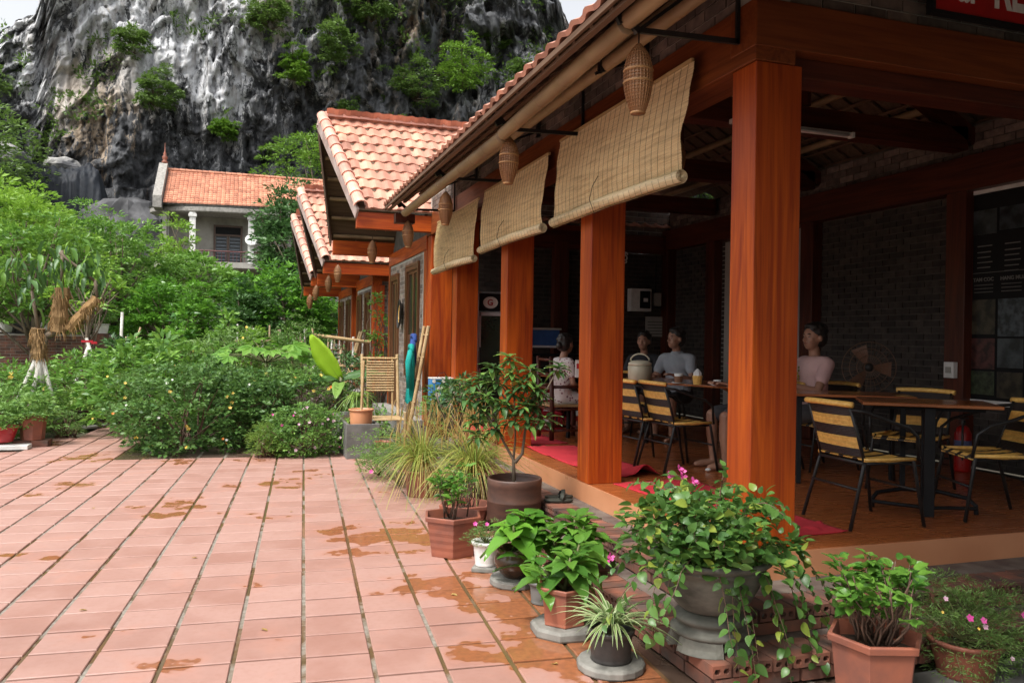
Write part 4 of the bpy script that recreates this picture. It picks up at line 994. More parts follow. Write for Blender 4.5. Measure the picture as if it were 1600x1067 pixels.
# ---------------------------------------------------------------- red carpets
def carpet(x0, x1, y0, y1, label, seed, fold=None, rz=0):
    nx_, ny_ = 26, 34; X, Y = np.meshgrid(np.linspace(0, 1, nx_), np.linspace(0, 1, ny_)); wv = fbm(X*5+seed*3, Y*7+seed, 3, seed)
    Z = ZF+.006+np.maximum(0, wv-.56)*.05
    px = x0+(x1-x0)*X+(fbm(Y*6+seed, X*0, 3, seed)-.5)*.03*(X < .02); py = y0+(y1-y0)*Y
    if fold: Z = Z+fold*np.exp(-((Y-.0)/.12)**2)*np.exp(-((X-.72)/.16)**2); 
    if rz: cx, cy = (x0+x1)/2, (y0+y1)/2; px, py = cx+(px-cx)*math.cos(rz)-(py-cy)*math.sin(rz), cy+(px-cx)*math.sin(rz)+(py-cy)*math.cos(rz)
    V = np.stack([px, py, Z], -1).reshape(-1, 3); i = np.arange(nx_*ny_).reshape(ny_, nx_); F = np.stack([i[:-1, :-1], i[:-1, 1:], i[1:, 1:], i[1:, :-1]], -1).reshape(-1, 4)
    me = npmesh('red_carpet', V-np.array([x0, y0, ZF]), F, np.full(len(F), .5), REDC, True); o = link('red_carpet', me); o.location = (x0, y0, ZF)
    s = o.modifiers.new('s', 'SOLIDIFY'); s.thickness = .004; s.offset = -1
    tag(o, label, 'carpet', 'red carpets laid between the columns')
carpet(3.24, 3.66, 4.16, 4.74, 'red carpet strip right of the corner column', 1, rz=.05)
carpet(2.99, 3.72, 4.78, 6.12, 'red carpet between corner column and next column', 2, rz=.08)
carpet(2.97, 3.56, 6.36, 8.42, 'red carpet with one corner folded up behind the second column', 3, fold=.10)
carpet(2.99, 3.56, 8.58, 10.0, 'red carpet behind the pepper tree, left of the second column', 4)
carpet(2.80, 3.50, 9.95, 11.6, 'farthest red carpet, beside the drinks fridge', 5)
# ---------------------------------------------------------------- furniture
def rattan_chair(loc, rz, label):
    t = thing('rattan_chair', (0, 0, 0), label, 'chair', 'black framed rattan chairs around the tables')
    # local frame: faces +X, floor z=0
    W_, SH = .22, .44
    fr = MB()
    for s in (1, -1):
        y = s*W_
        # rear leg up through seat to back top; front leg up to the arm, arm sweeping back
        fr_ = [(-.30, y*1.12, 0), (-.19, y*1.02, .40), (-.175, y, .44)]
        part('leg', MB().path(fr_, [.0125]*3, 8), IRON, t, False, True)
        part('leg', MB().path([(.27, y*1.15, 0), (.20, y*1.04, .42), (.19, y, .46)], [.0125]*3, 8), IRON, t, False, True)
        fr.path([(-.175, y, .42), (-.22, y*.98, .58), (-.29, y*.96, .80)], .012, 7)
        part('armrest', MB().path([(-.285, y*.98, .775), (-.20, y*1.13, .765), (-.02, y*1.22, .70), (.12, y*1.22, .66), (.20, y*1.18, .60), (.225, y*1.10, .44)], .012, 7), IRON, t, False, True)
    fr.path([(-.19, -W_, .425), (.205, -W_, .425), (.205, W_, .425), (-.19, W_, .425), (-.19, -W_, .425)], .011, 6)
    fr.path([(-.235, -W_*1.05, .26), (-.235, W_*1.05, .26)], .009, 6); fr.path([(.235, -W_*1.08, .24), (.235, W_*1.08, .24)], .009, 6)
    part('frame', fr, IRON, t, False, True)
    # back: bands of woven strands, curved sideways
    def bx_(z, u): return -.185-(z-.46)*.30-.045*(1-u*u)*(.4+.6*(z-.46)/.34)
    bands = [(.465, .52, 1), (.52, .595, 0), (.595, .665, 1), (.665, .735, 0), (.735, .795, 1)]
    for z0, z1, dk in bands:
        m = MB(); n = max(3, int(round((z1-z0)/.0085)))
        for i in range(n):
            z = z0+(z1-z0)*(i+.5)/n; r_ = (z1-z0)/n*.56
            m.path([(bx_(z, u)+.003*math.sin(u*26+i*PI), u*W_*(.97+.03*(z-.46)), z) for u in np.linspace(-1.02, 1.02, 15)], r_, 5, c=random.random())
        part('back_band', m, CANEB if dk else CANE, t, False, True)
    part('back_roll', MB().path([(bx_(.81, u)-.006, u*W_*1.02, .81+.006*(1-u*u)) for u in np.linspace(-1.06, 1.06, 15)], .020, 8), CANE, t, False, True)
    # seat: alternating bands running front to back with rolled front edge
    xs = np.linspace(-.19, .215, 12)
    ybands = [(-1, -.72, 0), (-.72, -.5, 1), (-.5, -.1, 0), (-.1, .1, 1), (.1, .5, 0), (.5, .72, 1), (.72, 1, 0)]
    for a, b, dk in ybands:
        m = MB(); n = max(3, int(round((b-a)*W_/.0085)))
        for i in range(n):
            u = a+(b-a)*(i+.5)/n; r_ = (b-a)*W_/n*.56
            m.path([(x, u*W_*1.04, .452-.018*math.sin(PI*(x+.19)/.405)-.03*max(0, (x-.19)/.025)+.0025*math.sin(x*90+i*PI)) for x in xs], r_, 4, c=random.random())
        part('seat_band', m, CANEB if dk else CANE, t, False, True)
    for s in (1, -1): part('seat_roll', MB().path([(-.19, s*W_*1.04, .45), (.21, s*W_*1.04, .45)], .014, 6), CANE, t, False, True)
    t.location = loc; t.rotation_euler = (0, 0, rz); ORG[t.name] = loc; return t
ch = rattan_chair((4.02, 4.42, ZF), R(-3), 'rattan chair nearest the corner column, its striped back turned to the left')
for lc, rz, lb in [((5.02, 4.33, ZF), R(158), 'rattan chair at the right edge, on the right side of the near table'), ((5.28, 5.28, ZF), R(205), 'rattan chair behind the near table, mostly hidden by the table top'),
    ((3.92, 6.72, ZF), R(2), 'right one of the two rattan chairs beside the second column'), ((3.80, 7.14, ZF), R(6), 'left one of the two rattan chairs, half behind its neighbour'),
    ((5.28, 6.45, ZF), R(180), 'rattan chair under the person in the pink shirt'), ((4.78, 6.62, ZF), R(182), 'rattan chair hidden behind the corner column under the second guest'), ((4.35, 8.75, ZF), R(-90), 'rattan chair at the far end of the long table')]:
    copy_tree(ch, lc, rz, lb)
def table(loc, rz, lx, ly, h, label, base='frame'):
    t = thing('table', (0, 0, 0), label, 'table')
    part('tabletop', MB().box(-lx/2, lx/2, -ly/2, ly/2, h-.022, h), TABW, t, bev=.004)
    for sx, sy in ((1,1),(1,-1),(-1,1),(-1,-1)):
        part('leg', MB().box(sx*(lx/2-.09)-.02, sx*(lx/2-.09)+.02, sy*(ly/2-.08)-.02, sy*(ly/2-.08)+.02, 0, h-.06), BLACKM, t, bev=.003)
    part('apron', MB().box(-lx/2+.07, lx/2-.07, -ly/2+.06, -ly/2+.09, h-.075, h-.023).box(-lx/2+.07, lx/2-.07, ly/2-.09, ly/2-.06, h-.075, h-.023), BLACKM, t)
    t.location = loc; t.rotation_euler = (0, 0, rz); return t
# near table on a looped iron base
t1 = thing('table', (0, 0, 0), 'small wooden table on a looped black iron base, nearest the front edge', 'table')
part('tabletop', MB().box(-.44, .44, -.30, .30, .772, .795), TABW, t1, bev=.004)
part('pedestal', MB().box(-.035, .035, -.245, -.20, 0, .765).box(-.03, .03, -.10, -.06, .02, .765), BLACKM, t1, bev=.004)
part('base_loop', MB().path([(-.34, -.02, 0), (-.34, .0, .06), (-.30, .06, .10), (-.12, .17, .12), (.12, .17, .12), (.30, .06, .10), (.34, 0, .06), (.34, -.02, 0)], .016, 7).path([(-.34, -.02, .045), (0, -.16, .05), (.34, -.02, .045)], .014, 7), BLACKM, t1, smooth=True)
part('brace', MB().box(-.36, .36, -.16, -.12, .74, .77), BLACKM, t1)
t1.location = (4.70, 4.58, ZF); t1.rotation_euler = (0, 0, R(-37))
table((5.0, 5.72, ZF), R(-33), 1.0, .6, .775, 'middle wooden table in front of the person in the pink shirt')
table((4.55, 7.45, ZF), R(20), .80, 2.1, .775, 'long wooden table with cups, cooker and napkin basket')
table((3.9, 9.6, ZF), R(20), .75, 1.0, .76, 'dark far table beside the girl in the floral dress')
# things on the long table
TZ = ZF+.775
def small(name, loc, label, cat, group=None): return thing(name, loc, label, cat, group)
ck = small('rice_cooker', (4.02, 7.72, TZ), 'pale rice cooker with an arched handle on the long table', 'cooker')
CKM = flat('cooker_cream', (.50,.46,.34), .35)
part('body', MB().lathe([(.10, 0), (.125, .02), (.13, .15), (.122, .165)], 4.02, 7.72, TZ, 20), CKM, ck, smooth=True); part('lid', MB().lathe([(.125, .166), (.125, .19), (.09, .215), (.03, .222)], 4.02, 7.72, TZ, 20), flat('cooker_lid', (.62,.56,.42), .3), ck, smooth=True)
part('handle', MB().path([(4.02+.09*math.cos(a)*.9, 7.72-.06*math.cos(a), TZ+.215+.075*math.sin(a)) for a in np.linspace(0, PI, 10)], .009, 6), CKM, ck, smooth=True)
def cup(loc, label, c=WHITE, r=.038, h=.055, sleeve=None, group='cups on the long table'):
    t = small('cup', loc, label, 'cup', group); x, y, z = loc
    part('bowl', MB().lathe([(r*.8, 0), (r, h), (r*.93, h), (r*.75, .006)], x, y, z, 14), c, t, smooth=True)
    if sleeve: part('sleeve', MB().lathe([(r*.88, .008), (r*1.04, h*.72), (r*.86, h*.7)], x, y, z+.001, 14, closed=True), sleeve, t)
    part('saucer', MB().lathe([(r*.9, .0), (r*1.7, .008), (r*1.6, .003)], x, y, z+.0, 16), c, t, smooth=True)
BRS = flat('brown_sleeve', (.22,.10,.05))
cup((4.22, 7.25, TZ+.001), 'paper cup in a brown sleeve beside the white napkin basket', WHITE, .045, .10, BRS)
cup((4.42, 6.85, TZ+.001), 'plain small white cup right of the napkin basket'); cup((4.45, 6.58, TZ+.001), 'white cup on a saucer nearest the corner column')
nb = small('napkin_basket', (4.30, 7.02, TZ), 'small woven basket stuffed with white napkins', 'basket')
part('basket', MB().lathe([(.04, 0), (.05, .09), (.044, .09)], 4.30, 7.02, TZ, 12), CANE, nb); part('napkins', MB().lathe([(.044, .07), (.04, .12), (.02, .145), (.002, .16)], 4.30, 7.02, TZ, 7), WHITE, nb)
gl = small('drinking_glass', (4.53, 6.72, TZ), 'tall iced drink glass with pink and white straws', 'glass')
part('tumbler', MB().lathe([(.03, 0), (.042, .15), (.038, .15), (.027, .01)], 4.53, 6.72, TZ, 14), flat('iced_drink', (.30,.31,.28), .12), gl, smooth=True)
part('straw', MB().path([(4.53, 6.72, TZ+.05), (4.50, 6.74, TZ+.20), (4.46, 6.75, TZ+.23)], .004, 5), FLOW['pink'], gl); part('straw', MB().path([(4.53, 6.72, TZ+.05), (4.55, 6.70, TZ+.21), (4.60, 6.69, TZ+.245)], .004, 5), WHITE, gl)
mh = small('menu_stand', (3.62, 8.45, TZ), 'upright folded menu card with red print beside the cooker', 'menu'); part('card', MB().box(3.58, 3.66, 8.44, 8.455, TZ, TZ+.20), WHITE, mh); part('print', MB().box(3.59, 3.65, 8.436, 8.439, TZ+.10, TZ+.16), REDC, mh)
tb = small('tissue_box', (3.62, 8.2, TZ), 'red and white tissue box on the long table left of the cooker', 'box'); part('box', MB().box(3.60, 3.80, 8.16, 8.28, TZ, TZ+.07), WHITE, tb); part('lid', MB().box(3.60, 3.80, 8.16, 8.28, TZ+.071, TZ+.12), REDC, tb)
# electric fan, extinguisher, fridge, shelf, crates
fn = thing('standing_fan', (6.05, 6.65, ZF), 'electric pedestal fan with a brown bladed grille against the dark wall', 'fan')
FM = Matrix.Translation((6.05, 6.62, 1.39)) @ Matrix.Rotation(R(90), 4, 'X') @ Matrix.Rotation(R(-30), 4, 'Y')
g = MB()
for r_ in (.05, .12, .19, .26): g.lathe([(r_-.004, .035*(1-r_*3)+.02), (r_+.004, .035*(1-r_*3)+.02), (r_, .035*(1-r_*3)+.028)], n=28, closed=True)
for k in range(30): a = 2*PI*k/30; g.path([(math.cos(a)*.05, math.sin(a)*.05, .055), (math.cos(a)*.17, math.sin(a)*.17, .045), (math.cos(a)*.262, math.sin(a)*.262, .0)], .002, 3)
part('grille', g.tr(FM), flat('fan_brown', (.22,.12,.07), .4), fn)
for k in range(3):
    b = MB(); a = 2*PI*k/3; vs = [(math.cos(a+da)*r_, math.sin(a+da)*r_, z) for r_, da, z in ((.04,-.3,.01),(.14,-.45,.02),(.23,-.4,.02),(.235,.25,-.02),(.14,.3,-.02),(.04,.3,-.01))]; b.add(vs+[(x, y, z-.004) for x, y, z in vs], [tuple(range(6)), tuple(range(11, 5, -1))]+[(i, i+6, (i+1) % 6+6, (i+1) % 6) for i in range(6)]); part('blade', b.tr(FM), flat('fan_blade', (.26,.13,.08), .35), fn)
part('motor', MB().lathe([(.045, -.12), (.055, -.02), (.045, .03), (.02, .06)], n=14).tr(FM), BLACKP, fn, smooth=True); part('pole', MB().path([(6.05, 6.68, ZF+.03), (6.05, 6.68, 1.36)], .014, 8), BLACKP, fn, smooth=True); part('base', MB().lathe([(.17, 0), (.17, .02), (.05, .045)], 6.05, 6.68, ZF, 20), BLACKP, fn)
fx = thing('fire_extinguisher', (6.55, 5.92, ZF), 'red fire extinguisher standing against the wall below the menu board', 'extinguisher'); REDP = flat('extinguisher_red', (.45,.015,.012), .3)
part('cylinder', MB().lathe([(.07, 0), (.075, .02), (.075, .36), (.05, .42), (.025, .44)], 6.55, 5.92, ZF, 18), REDP, fx, smooth=True); part('valve', MB().path([(6.55, 5.92, ZF+.43), (6.55, 5.92, ZF+.50)], .018, 8).box(6.49, 6.61, 5.905, 5.935, ZF+.50, ZF+.515), BLACKP, fx); part('hose', MB().path([(6.55, 5.90, ZF+.48), (6.48, 5.86, ZF+.44), (6.465, 5.85, ZF+.25), (6.47, 5.85, ZF+.12)], .010, 6), BLACKP, fx, smooth=True)
part('sticker', MB().lathe([(.0762, .2), (.0762, .30)], 6.55, 5.92, ZF, 18, closed=True), flat('sticker', (.12,.14,.3)), fx)
fg = thing('drinks_fridge', (3.3, 11.3, ZF), 'tall silver drinks fridge with a dark glass door and round logo on top', 'fridge')
part('frame_strip', MB().box(3.045, 3.145, 10.96, 11.018, ZF+.04, 2.30), METAL, fg, bev=.004); part('cabinet', MB().box(3.05, 3.65, 11.02, 11.6, ZF+.02, 2.30), METAL, fg, bev=.01); part('header', MB().box(3.16, 3.64, 10.985, 11.015, 2.02, 2.27), BLACKM, fg)
dr = part('door', MB().box(3.155, 3.18, 10.97, 11.012, .5, 2.0).box(3.58, 3.64, 10.97, 11.012, .5, 2.0).box(3.13, 3.58, 10.97, 11.012, .5, .56).box(3.13, 3.58, 10.97, 11.012, 1.95, 2.0), METAL, fg); part('pane', MB().box(3.13, 3.58, 10.99, 11.0, .56, 1.95), GLASS, dr); part('handle', MB().path([(3.165, 10.955, 1.2), (3.165, 10.945, 1.35), (3.165, 10.955, 1.5)], .010, 6), BLACKM, dr)
part('logo', MB().lathe([(.001, 0), (.085, 0), (.085, .004), (.001, .004)], n=20).tr(Matrix.Translation((3.32, 10.983, 2.14)) @ Matrix.Rotation(R(90), 4, 'X') @ Matrix.Diagonal((1.3, 1, 1, 1))), WHITE, fg); lettering('G', .12, fg, REDS, Matrix.Translation((3.27, 10.977, 2.10)) @ E_)
sh = thing('display_shelf', (4.3, 11.7, ZF), 'dark metal shelf rack against the far wall between the columns', 'shelf')
for z in (.15, .55, .95): part('shelf_board', MB().box(4.02, 5.05, 11.45, 11.95, ZF+z, ZF+z+.03), BLACKM, sh)
part('shelf_board', MB().box(4.0, 4.75, 11.4, 11.95, 1.50, 1.53), METAL, sh)
for x, y in ((4.02, 11.46), (5.03, 11.46), (4.02, 11.93), (5.03, 11.93)): part('upright', MB().box(x-.015, x+.015, y-.015, y+.015, ZF, 1.50), BLACKM, sh)
ic = thing('blue_cooler_box', (4.3, 11.6, 1.53), 'blue cooler box with a pale rim on top of the dark shelf', 'cooler box'); part('box', MB().box(4.05, 4.58, 11.45, 11.85, 1.532, 1.77), flat('cooler_blue', (.03,.09,.26), .4), ic, bev=.01); part('lid', MB().box(4.03, 4.60, 11.43, 11.87, 1.772, 1.80), PLAST, ic)
REDK = flat('crate_red', (.30,.015,.025), .45)
def crate(loc, label):
    t = thing('drinks_crate', (0, 0, 0), label, 'crate', 'red drinks crates on the dark floor'); m = MB(); w, d, h = .2, .15, .24
    for z0_, z1_ in ((.0, .05), (.19, h)): m.box(-w, w, -d, -d+.012, z0_, z1_).box(-w, w, d-.012, d, z0_, z1_).box(-w, -w+.012, -d, d, z0_+.001, z1_-.001).box(w-.012, w, -d, d, z0_+.001, z1_-.001)
    part('rim', m, REDK, t); sl = MB()
    for k in range(9): x = -w+.02+k*.045; sl.box(x, x+.02, -d+.002, -d+.012, .05, .19).box(x, x+.02, d-.012, d-.002, .05, .19)
    part('slats', sl, REDK, t); part('base', MB().box(-w+.01, w-.01, -d+.01, d-.01, .005, .02), REDK, t); part('label_print', MB().box(-.07, .07, -d-.003, -d, .07, .17), WHITE, t); t.location = loc; return t
c0 = crate((3.78, 9.95, ZF), 'red drinks crate with white print beneath the dark wooden chair'); 
for lc, lb in (((4.25, 11.2, ZF), 'lower red crate left of the chair, in front of the shelf'), ((4.25, 11.2, ZF+.245), 'upper red crate stacked in front of the shelf'), ((4.75, 11.2, ZF), 'red crate at the right foot of the shelf')): copy_tree(c0, lc, 0, lb)
wc = thing('wooden_chair', (3.62, 9.05, ZF), 'dark turned-wood armchair under the girl in the floral dress', 'chair')
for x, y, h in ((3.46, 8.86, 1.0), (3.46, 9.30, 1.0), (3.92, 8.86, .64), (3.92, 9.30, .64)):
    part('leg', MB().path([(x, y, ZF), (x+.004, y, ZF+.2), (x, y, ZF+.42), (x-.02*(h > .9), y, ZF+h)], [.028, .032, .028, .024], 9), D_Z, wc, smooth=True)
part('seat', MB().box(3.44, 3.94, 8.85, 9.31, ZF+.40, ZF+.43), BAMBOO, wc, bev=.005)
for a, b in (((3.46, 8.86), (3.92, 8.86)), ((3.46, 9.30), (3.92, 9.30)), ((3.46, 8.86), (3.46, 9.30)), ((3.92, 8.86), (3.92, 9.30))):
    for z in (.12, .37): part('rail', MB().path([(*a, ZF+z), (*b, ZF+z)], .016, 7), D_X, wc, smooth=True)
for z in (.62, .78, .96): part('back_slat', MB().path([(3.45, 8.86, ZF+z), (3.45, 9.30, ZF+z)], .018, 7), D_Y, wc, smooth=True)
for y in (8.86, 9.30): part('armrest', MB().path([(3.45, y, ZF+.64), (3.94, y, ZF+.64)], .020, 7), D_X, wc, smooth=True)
# slippers
def slipper(x, y, z, rz, label, m):
    t = thing('slipper', (0, 0, 0), label, 'slipper', 'slippers left on the brick step'); part('sole', MB().lathe([(.9, 0), (1, .008), (1, .02), (.93, .024)], n=20, sx=.125, sy=.048), m, t, bev=.002)
    part('strap', MB().path([(.02, -.045, .022), (.03, -.03, .055), (.035, 0, .07), (.03, .03, .055), (.02, .045, .022)], [.02]*5, 6, sq=.3), m, t, smooth=True); t.location = (x, y, z); t.rotation_euler = (0, 0, rz)
OLIVE = flat('slipper_olive', (.035,.038,.028), .7)
slipper(2.50, 6.22, .268, R(-15), 'nearer olive slipper on the step beside the clay pot', OLIVE); slipper(2.56, 6.36, .268, R(-8), 'olive slipper lying behind its mate', OLIVE); slipper(2.52, 9.15, .268, R(-20), 'blue slipper on the step near the rice plants', flat('slipper_blue', (.03,.06,.12), .6))
wr = solo('crumpled_paper', MB().ball((0, 0, .014), .022, 7, 5, sc=(1.3, .8, .7)), WHITE, 'small crumpled white wrapper lying on the wooden floor', 'litter', loc=(4.08, 6.45, ZF+.008))
# ---------------------------------------------------------------- people
def cap(m, p0, p1, r0, r1, n=12):
    p0 = Vector(p0); p1 = Vector(p1); d = (p1-p0).normalized(); pts, rs = [], []
    for a in (-80, -50, -25, 0): pts.append(p0+d*(r0*math.sin(R(a)))); rs.append(r0*math.cos(R(a)))
    for a in (0, 25, 50, 80): pts.append(p1+d*(r1*math.sin(R(a)))); rs.append(r1*math.cos(R(a)))
    m.path(pts, rs, n)
def ell(m, c, rx, ry, rz_, rot=None):
    q = MB().ball((0, 0, 0), 1, 16, 12); M = Matrix.Translation(c) @ (rot or Matrix.Identity(4)) @ Matrix.Diagonal((rx, ry, rz_, 1)); m.merge(q, M)
def fused(name, mb, material, vox, parent, smooth=4):
    me = mb.mesh('tmp', material); o = bpy.data.objects.new('tmp', me); COL.objects.link(o)
    r_ = o.modifiers.new('r', 'REMESH'); r_.mode = 'VOXEL'; r_.voxel_size = vox; r_.use_smooth_shade = True
    s_ = o.modifiers.new('s', 'SMOOTH'); s_.iterations = smooth; s_.factor = .5
    dg = bpy.context.evaluated_depsgraph_get(); ev = o.evaluated_get(dg); m2 = bpy.data.meshes.new_from_object(ev); bpy.data.objects.remove(o)
    m2.name = name; m2.materials.clear(); m2.materials.append(material); q = link(name, m2, parent); return q
def hand(m, w, d, up, side, s=1.):
    """palm and five curled fingers; w wrist, d pointing along hand, up = back of hand, side = thumb side"""
    w = Vector(w); d = Vector(d).normalized(); up = Vector(up).normalized(); lat = d.cross(up).normalized()*side
    for k in range(4):
        o = w+lat*((1.5-k)*.019*s)+d*.015; cap(m, o, w+lat*((1.5-k)*.021*s)+d*.085*s, .014*s, .011*s, 8)
        L = (.030, .034, .031, .024)[k]*s; a = w+lat*((1.5-k)*.0215*s)+d*.085*s; b = a+d*L-up*L*.25; c = b+d*L*.55-up*L*.8
        cap(m, a, b, .0085*s, .0078*s, 8); cap(m, b, c, .0078*s, .0066*s, 8)
    a = w+lat*.028*s+d*.025*s; b = a+lat*.022*s+d*.03*s-up*.01*s; c = b+d*.028*s-up*.01*s; cap(m, a, b, .0115*s, .0095*s, 8); cap(m, b, c, .0095*s, .0075*s, 8)
EYEW = flat('eye_white', (.35,.32,.30), .5)
def person(loc, rz, label, cloth, s=1., yaw=0, lean=.05, shorts=None, arms='table', hair='short', dress=False, skin=SKIN, collar=False, motif=False):
    """seated figure facing +X, local floor z=0"""
    t = thing('person', (0, 0, 0), label, 'person')
    b, sh, tr_ = MB(), MB(), MB(); hz = .53
    P = lambda x, y, z: (x*s+lean*max(0, z-hz)*s, y*s, (z)*s if z < .46 else .46*s+(z-.46)*s)
    # legs
    for q in (1, -1):
        hip, kn, an = P(0, q*.09, hz), P(.42, q*.12, .50), P(.40, q*.11, .08)
        cap(b, hip, kn, .080*s, .056*s); cap(b, kn, P(.42, q*.115, .30), .055*s, .054*s); cap(b, P(.42, q*.115, .32), an, .054*s, .036*s); cap(b, P(.37, q*.11, .05), P(.52, q*.12, .035), .036*s, .03*s); cap(b, P(.52, q*.12, .035), P(.58, q*.12, .03), .036*s, .026*s)
        if not dress: cap(tr_, P(-.02, q*.09, hz), P(.30, q*.115, .515), .098*s, .085*s); cap(tr_, P(.30, q*.115, .515), P(.36, q*.118, .51), .084*s, .083*s)
        else: cap(sh, P(-.02, q*.07, hz), P(.36, q*.11, .52), .10*s, .09*s)
    cap(tr_, P(-.03, -.07, hz+.02), P(-.03, .07, hz+.02), .115*s, .115*s)
    # torso and neck
    ell(b, P(0, 0, .60), .105*s, .150*s, .13*s); ell(b, P(.0, 0, .78), .100*s, .135*s, .16*s); ell(b, P(.005, 0, .93), .108*s, .165*s, .14*s)
    cap(b, P(0, -.15, 1.0), P(0, .15, 1.0), .058*s, .058*s); cap(b, P(-.01, 0, 1.0), P(.02, 0, 1.13), .056*s, .05*s)
    ell(sh, P(0, 0, .60), .130*s, .172*s, .15*s); ell(sh, P(0, 0, .78), .122*s, .160*s, .18*s); ell(sh, P(.005, 0, .92), .124*s, .183*s, .15*s); cap(sh, P(0, -.155, .995), P(0, .155, .995), .070*s, .070*s)
    if collar: sh.lathe([(.068*s, 0), (.076*s, .03*s), (.066*s, .035*s)], P(0, 0, 1.05)[0], 0, P(0, 0, 1.05)[2], 14)
    for q in (1, -1):
        S_ = P(0, q*.185, .985)
        if arms == 'table': E_p, Wp = P(.14, q*.25, .74), P(.36, q*.12, .80)
        elif arms == 'lap': E_p, Wp = P(.02, q*.25, .74), P(.24, q*.13, .64)
        else: E_p, Wp = (P(.14, q*.25, .74), P(.36, q*.12, .80)) if q > 0 else (P(-.03, q*.27, .73), P(.20, q*.17, .63))
        cap(b, S_, E_p, .046*s, .038*s); cap(b, E_p, Wp, .038*s, .026*s)
        d = Vector(Wp)-Vector(E_p); hand(b, Wp, d, (0, 0, 1), q, s)
        m_ = Vector(S_).lerp(Vector(E_p), .55); cap(sh, S_, m_, .068*s, .064*s)
    # head
    hc = Vector(P(.03, 0, 1.235)); Rz = Matrix.Rotation(yaw, 4, 'Z'); T = Matrix.Translation(hc) @ Rz @ Matrix.Scale(s*1.08, 4)
    hd = MB(); ell(hd, (-.005, 0, .02), .098, .078, .098); ell(hd, (.035, 0, -.045), .060, .056, .065); ell(hd, (.062, 0, -.082), .026, .026, .022)
    cap(hd, (.088, 0, .012), (.106, 0, -.022), .011, .015); cap(hd, (.075, -.028, .028), (.075, .028, .028), .014, .014)
    for q in (1, -1): ell(hd, (-.005, q*.080, -.008), .018, .010, .030); ell(hd, (.055, q*.040, -.02), .03, .022, .02)
    cap(hd, (.088, -.018, -.052), (.088, .018, -.052), .010, .010)
    b.merge(hd, T)
    body = fused('body', b, skin, .0085, t, 5)
    fused('dress' if dress else 'shirt', sh, cloth, .011, t, 6)
    if not dress: fused('shorts', tr_, shorts or flat('dark_shorts', (.05,.05,.055), .9), .012, t, 6)
    h = MB(); ell(h, (-.026, 0, .050), .104, .092, .090); ell(h, (-.050, 0, -.005), .078, .090, .085); ell(h, (.025, 0, .102), .055, .066, .026)
    for k in range(40):
        a = rng.random()*2*PI; e = rng.random()*1.1+.1; p = Vector((-.030+math.cos(a)*math.cos(e)*.098, math.sin(a)*math.cos(e)*.090, .050+math.sin(e)*.090)); cap(h, p, p+Vector((random.uniform(-.01,.02), random.uniform(-.015,.015), random.uniform(-.004, .018))), .014, .005, 6)
    if hair == 'bun': ell(h, (-.125, 0, -.02), .04, .04, .05)
    if hair == 'long': cap(h, (-.08, 0, 0), (-.10, 0, -.16), .055, .03)
    h.tr(T); fused('hair', h, HAIR, .0085, t, 2)
    for q in (1, -1):
        e = MB().ball((.0765, q*.030, .006), .0095, 8, 6, sc=(1, 1.1, .7)); part('eye', e.tr(T), EYEW, t, False, True); part('pupil', MB().ball((.0830, q*.030, .006), .0048, 6, 5).tr(T), BLACKM, t, False)
        part('eyebrow', MB().path([(.088, q*.016, .028), (.090, q*.030, .033), (.080, q*.046, .029)], .0035, 4).tr(T), HAIR, t, False)
    part('lips', MB().path([(.090, -.022, -.050), (.099, 0, -.048), (.090, .022, -.050)], [.003, .006, .003], 6).tr(T), flat('lips', (.30,.10,.08), .5), t, False, True)
    if motif:
        for k in range(5): part('shirt_print', MB().ball(P(.132-.008*abs(k-2), -.075+.01*(k % 2), .95-.028*k), .014*s, 6, 5, sc=(.5, 1, 1)), flat('print_green', (.16,.17,.03)) if k < 2 else flat('print_yellow', (.42,.30,.05)), t, False)
    t.location = loc; t.rotation_euler = (0, 0, rz); return t
FLORAL = NT('floral_cloth'); vo = FLORAL.n('ShaderNodeTexVoronoi'); vo.inputs['Scale'].default_value = 26; FLORAL.l(FLORAL.co(), vo.inputs['Vector']); FLORAL.done(FLORAL.bsdf(FLORAL.mix(FLORAL.ramp(vo.outputs[0], .34, .30), (.66,.58,.56), (.22,.09,.11)), .9)); FLORAL = FLORAL.m
GREYS = mat('grey_shirt', (.33,.35,.38), (.27,.29,.32), 6, rough=.9); PINKS = mat('pink_shirt', (.62,.40,.38), (.55,.34,.33), 5, rough=.9)
person((5.22, 6.45, ZF), R(178), 'person in a pink t-shirt with a small pineapple print, looking left at the middle table', PINKS, 1.02, yaw=R(8), lean=-.06, shorts=flat('grey_shorts', (.16,.16,.17), .9), arms='mixed', motif=True)
person((4.72, 6.62, ZF), R(178), 'person in a dark grey shirt mostly hidden behind the corner column, bare knees showing', flat('dark_grey_shirt', (.12,.13,.14), .9), 1.0, yaw=0, arms='table')
person((5.12, 8.80, ZF), R(215), 'man in a grey open-collared shirt seated at the far side of the long table', GREYS, 1.0, yaw=R(-25), lean=.10, collar=True, arms='table')
person((5.15, 9.75, ZF), R(225), 'person with dark hair half hidden behind the man in grey, only the face showing', flat('black_shirt', (.03,.03,.035), .9), .97, yaw=R(0), arms='table')
person((3.66, 9.08, ZF), R(8), 'girl in a white floral dress seen from behind on the dark wooden chair', FLORAL, .93, yaw=R(20), dress=True, hair='bun', arms='lap')
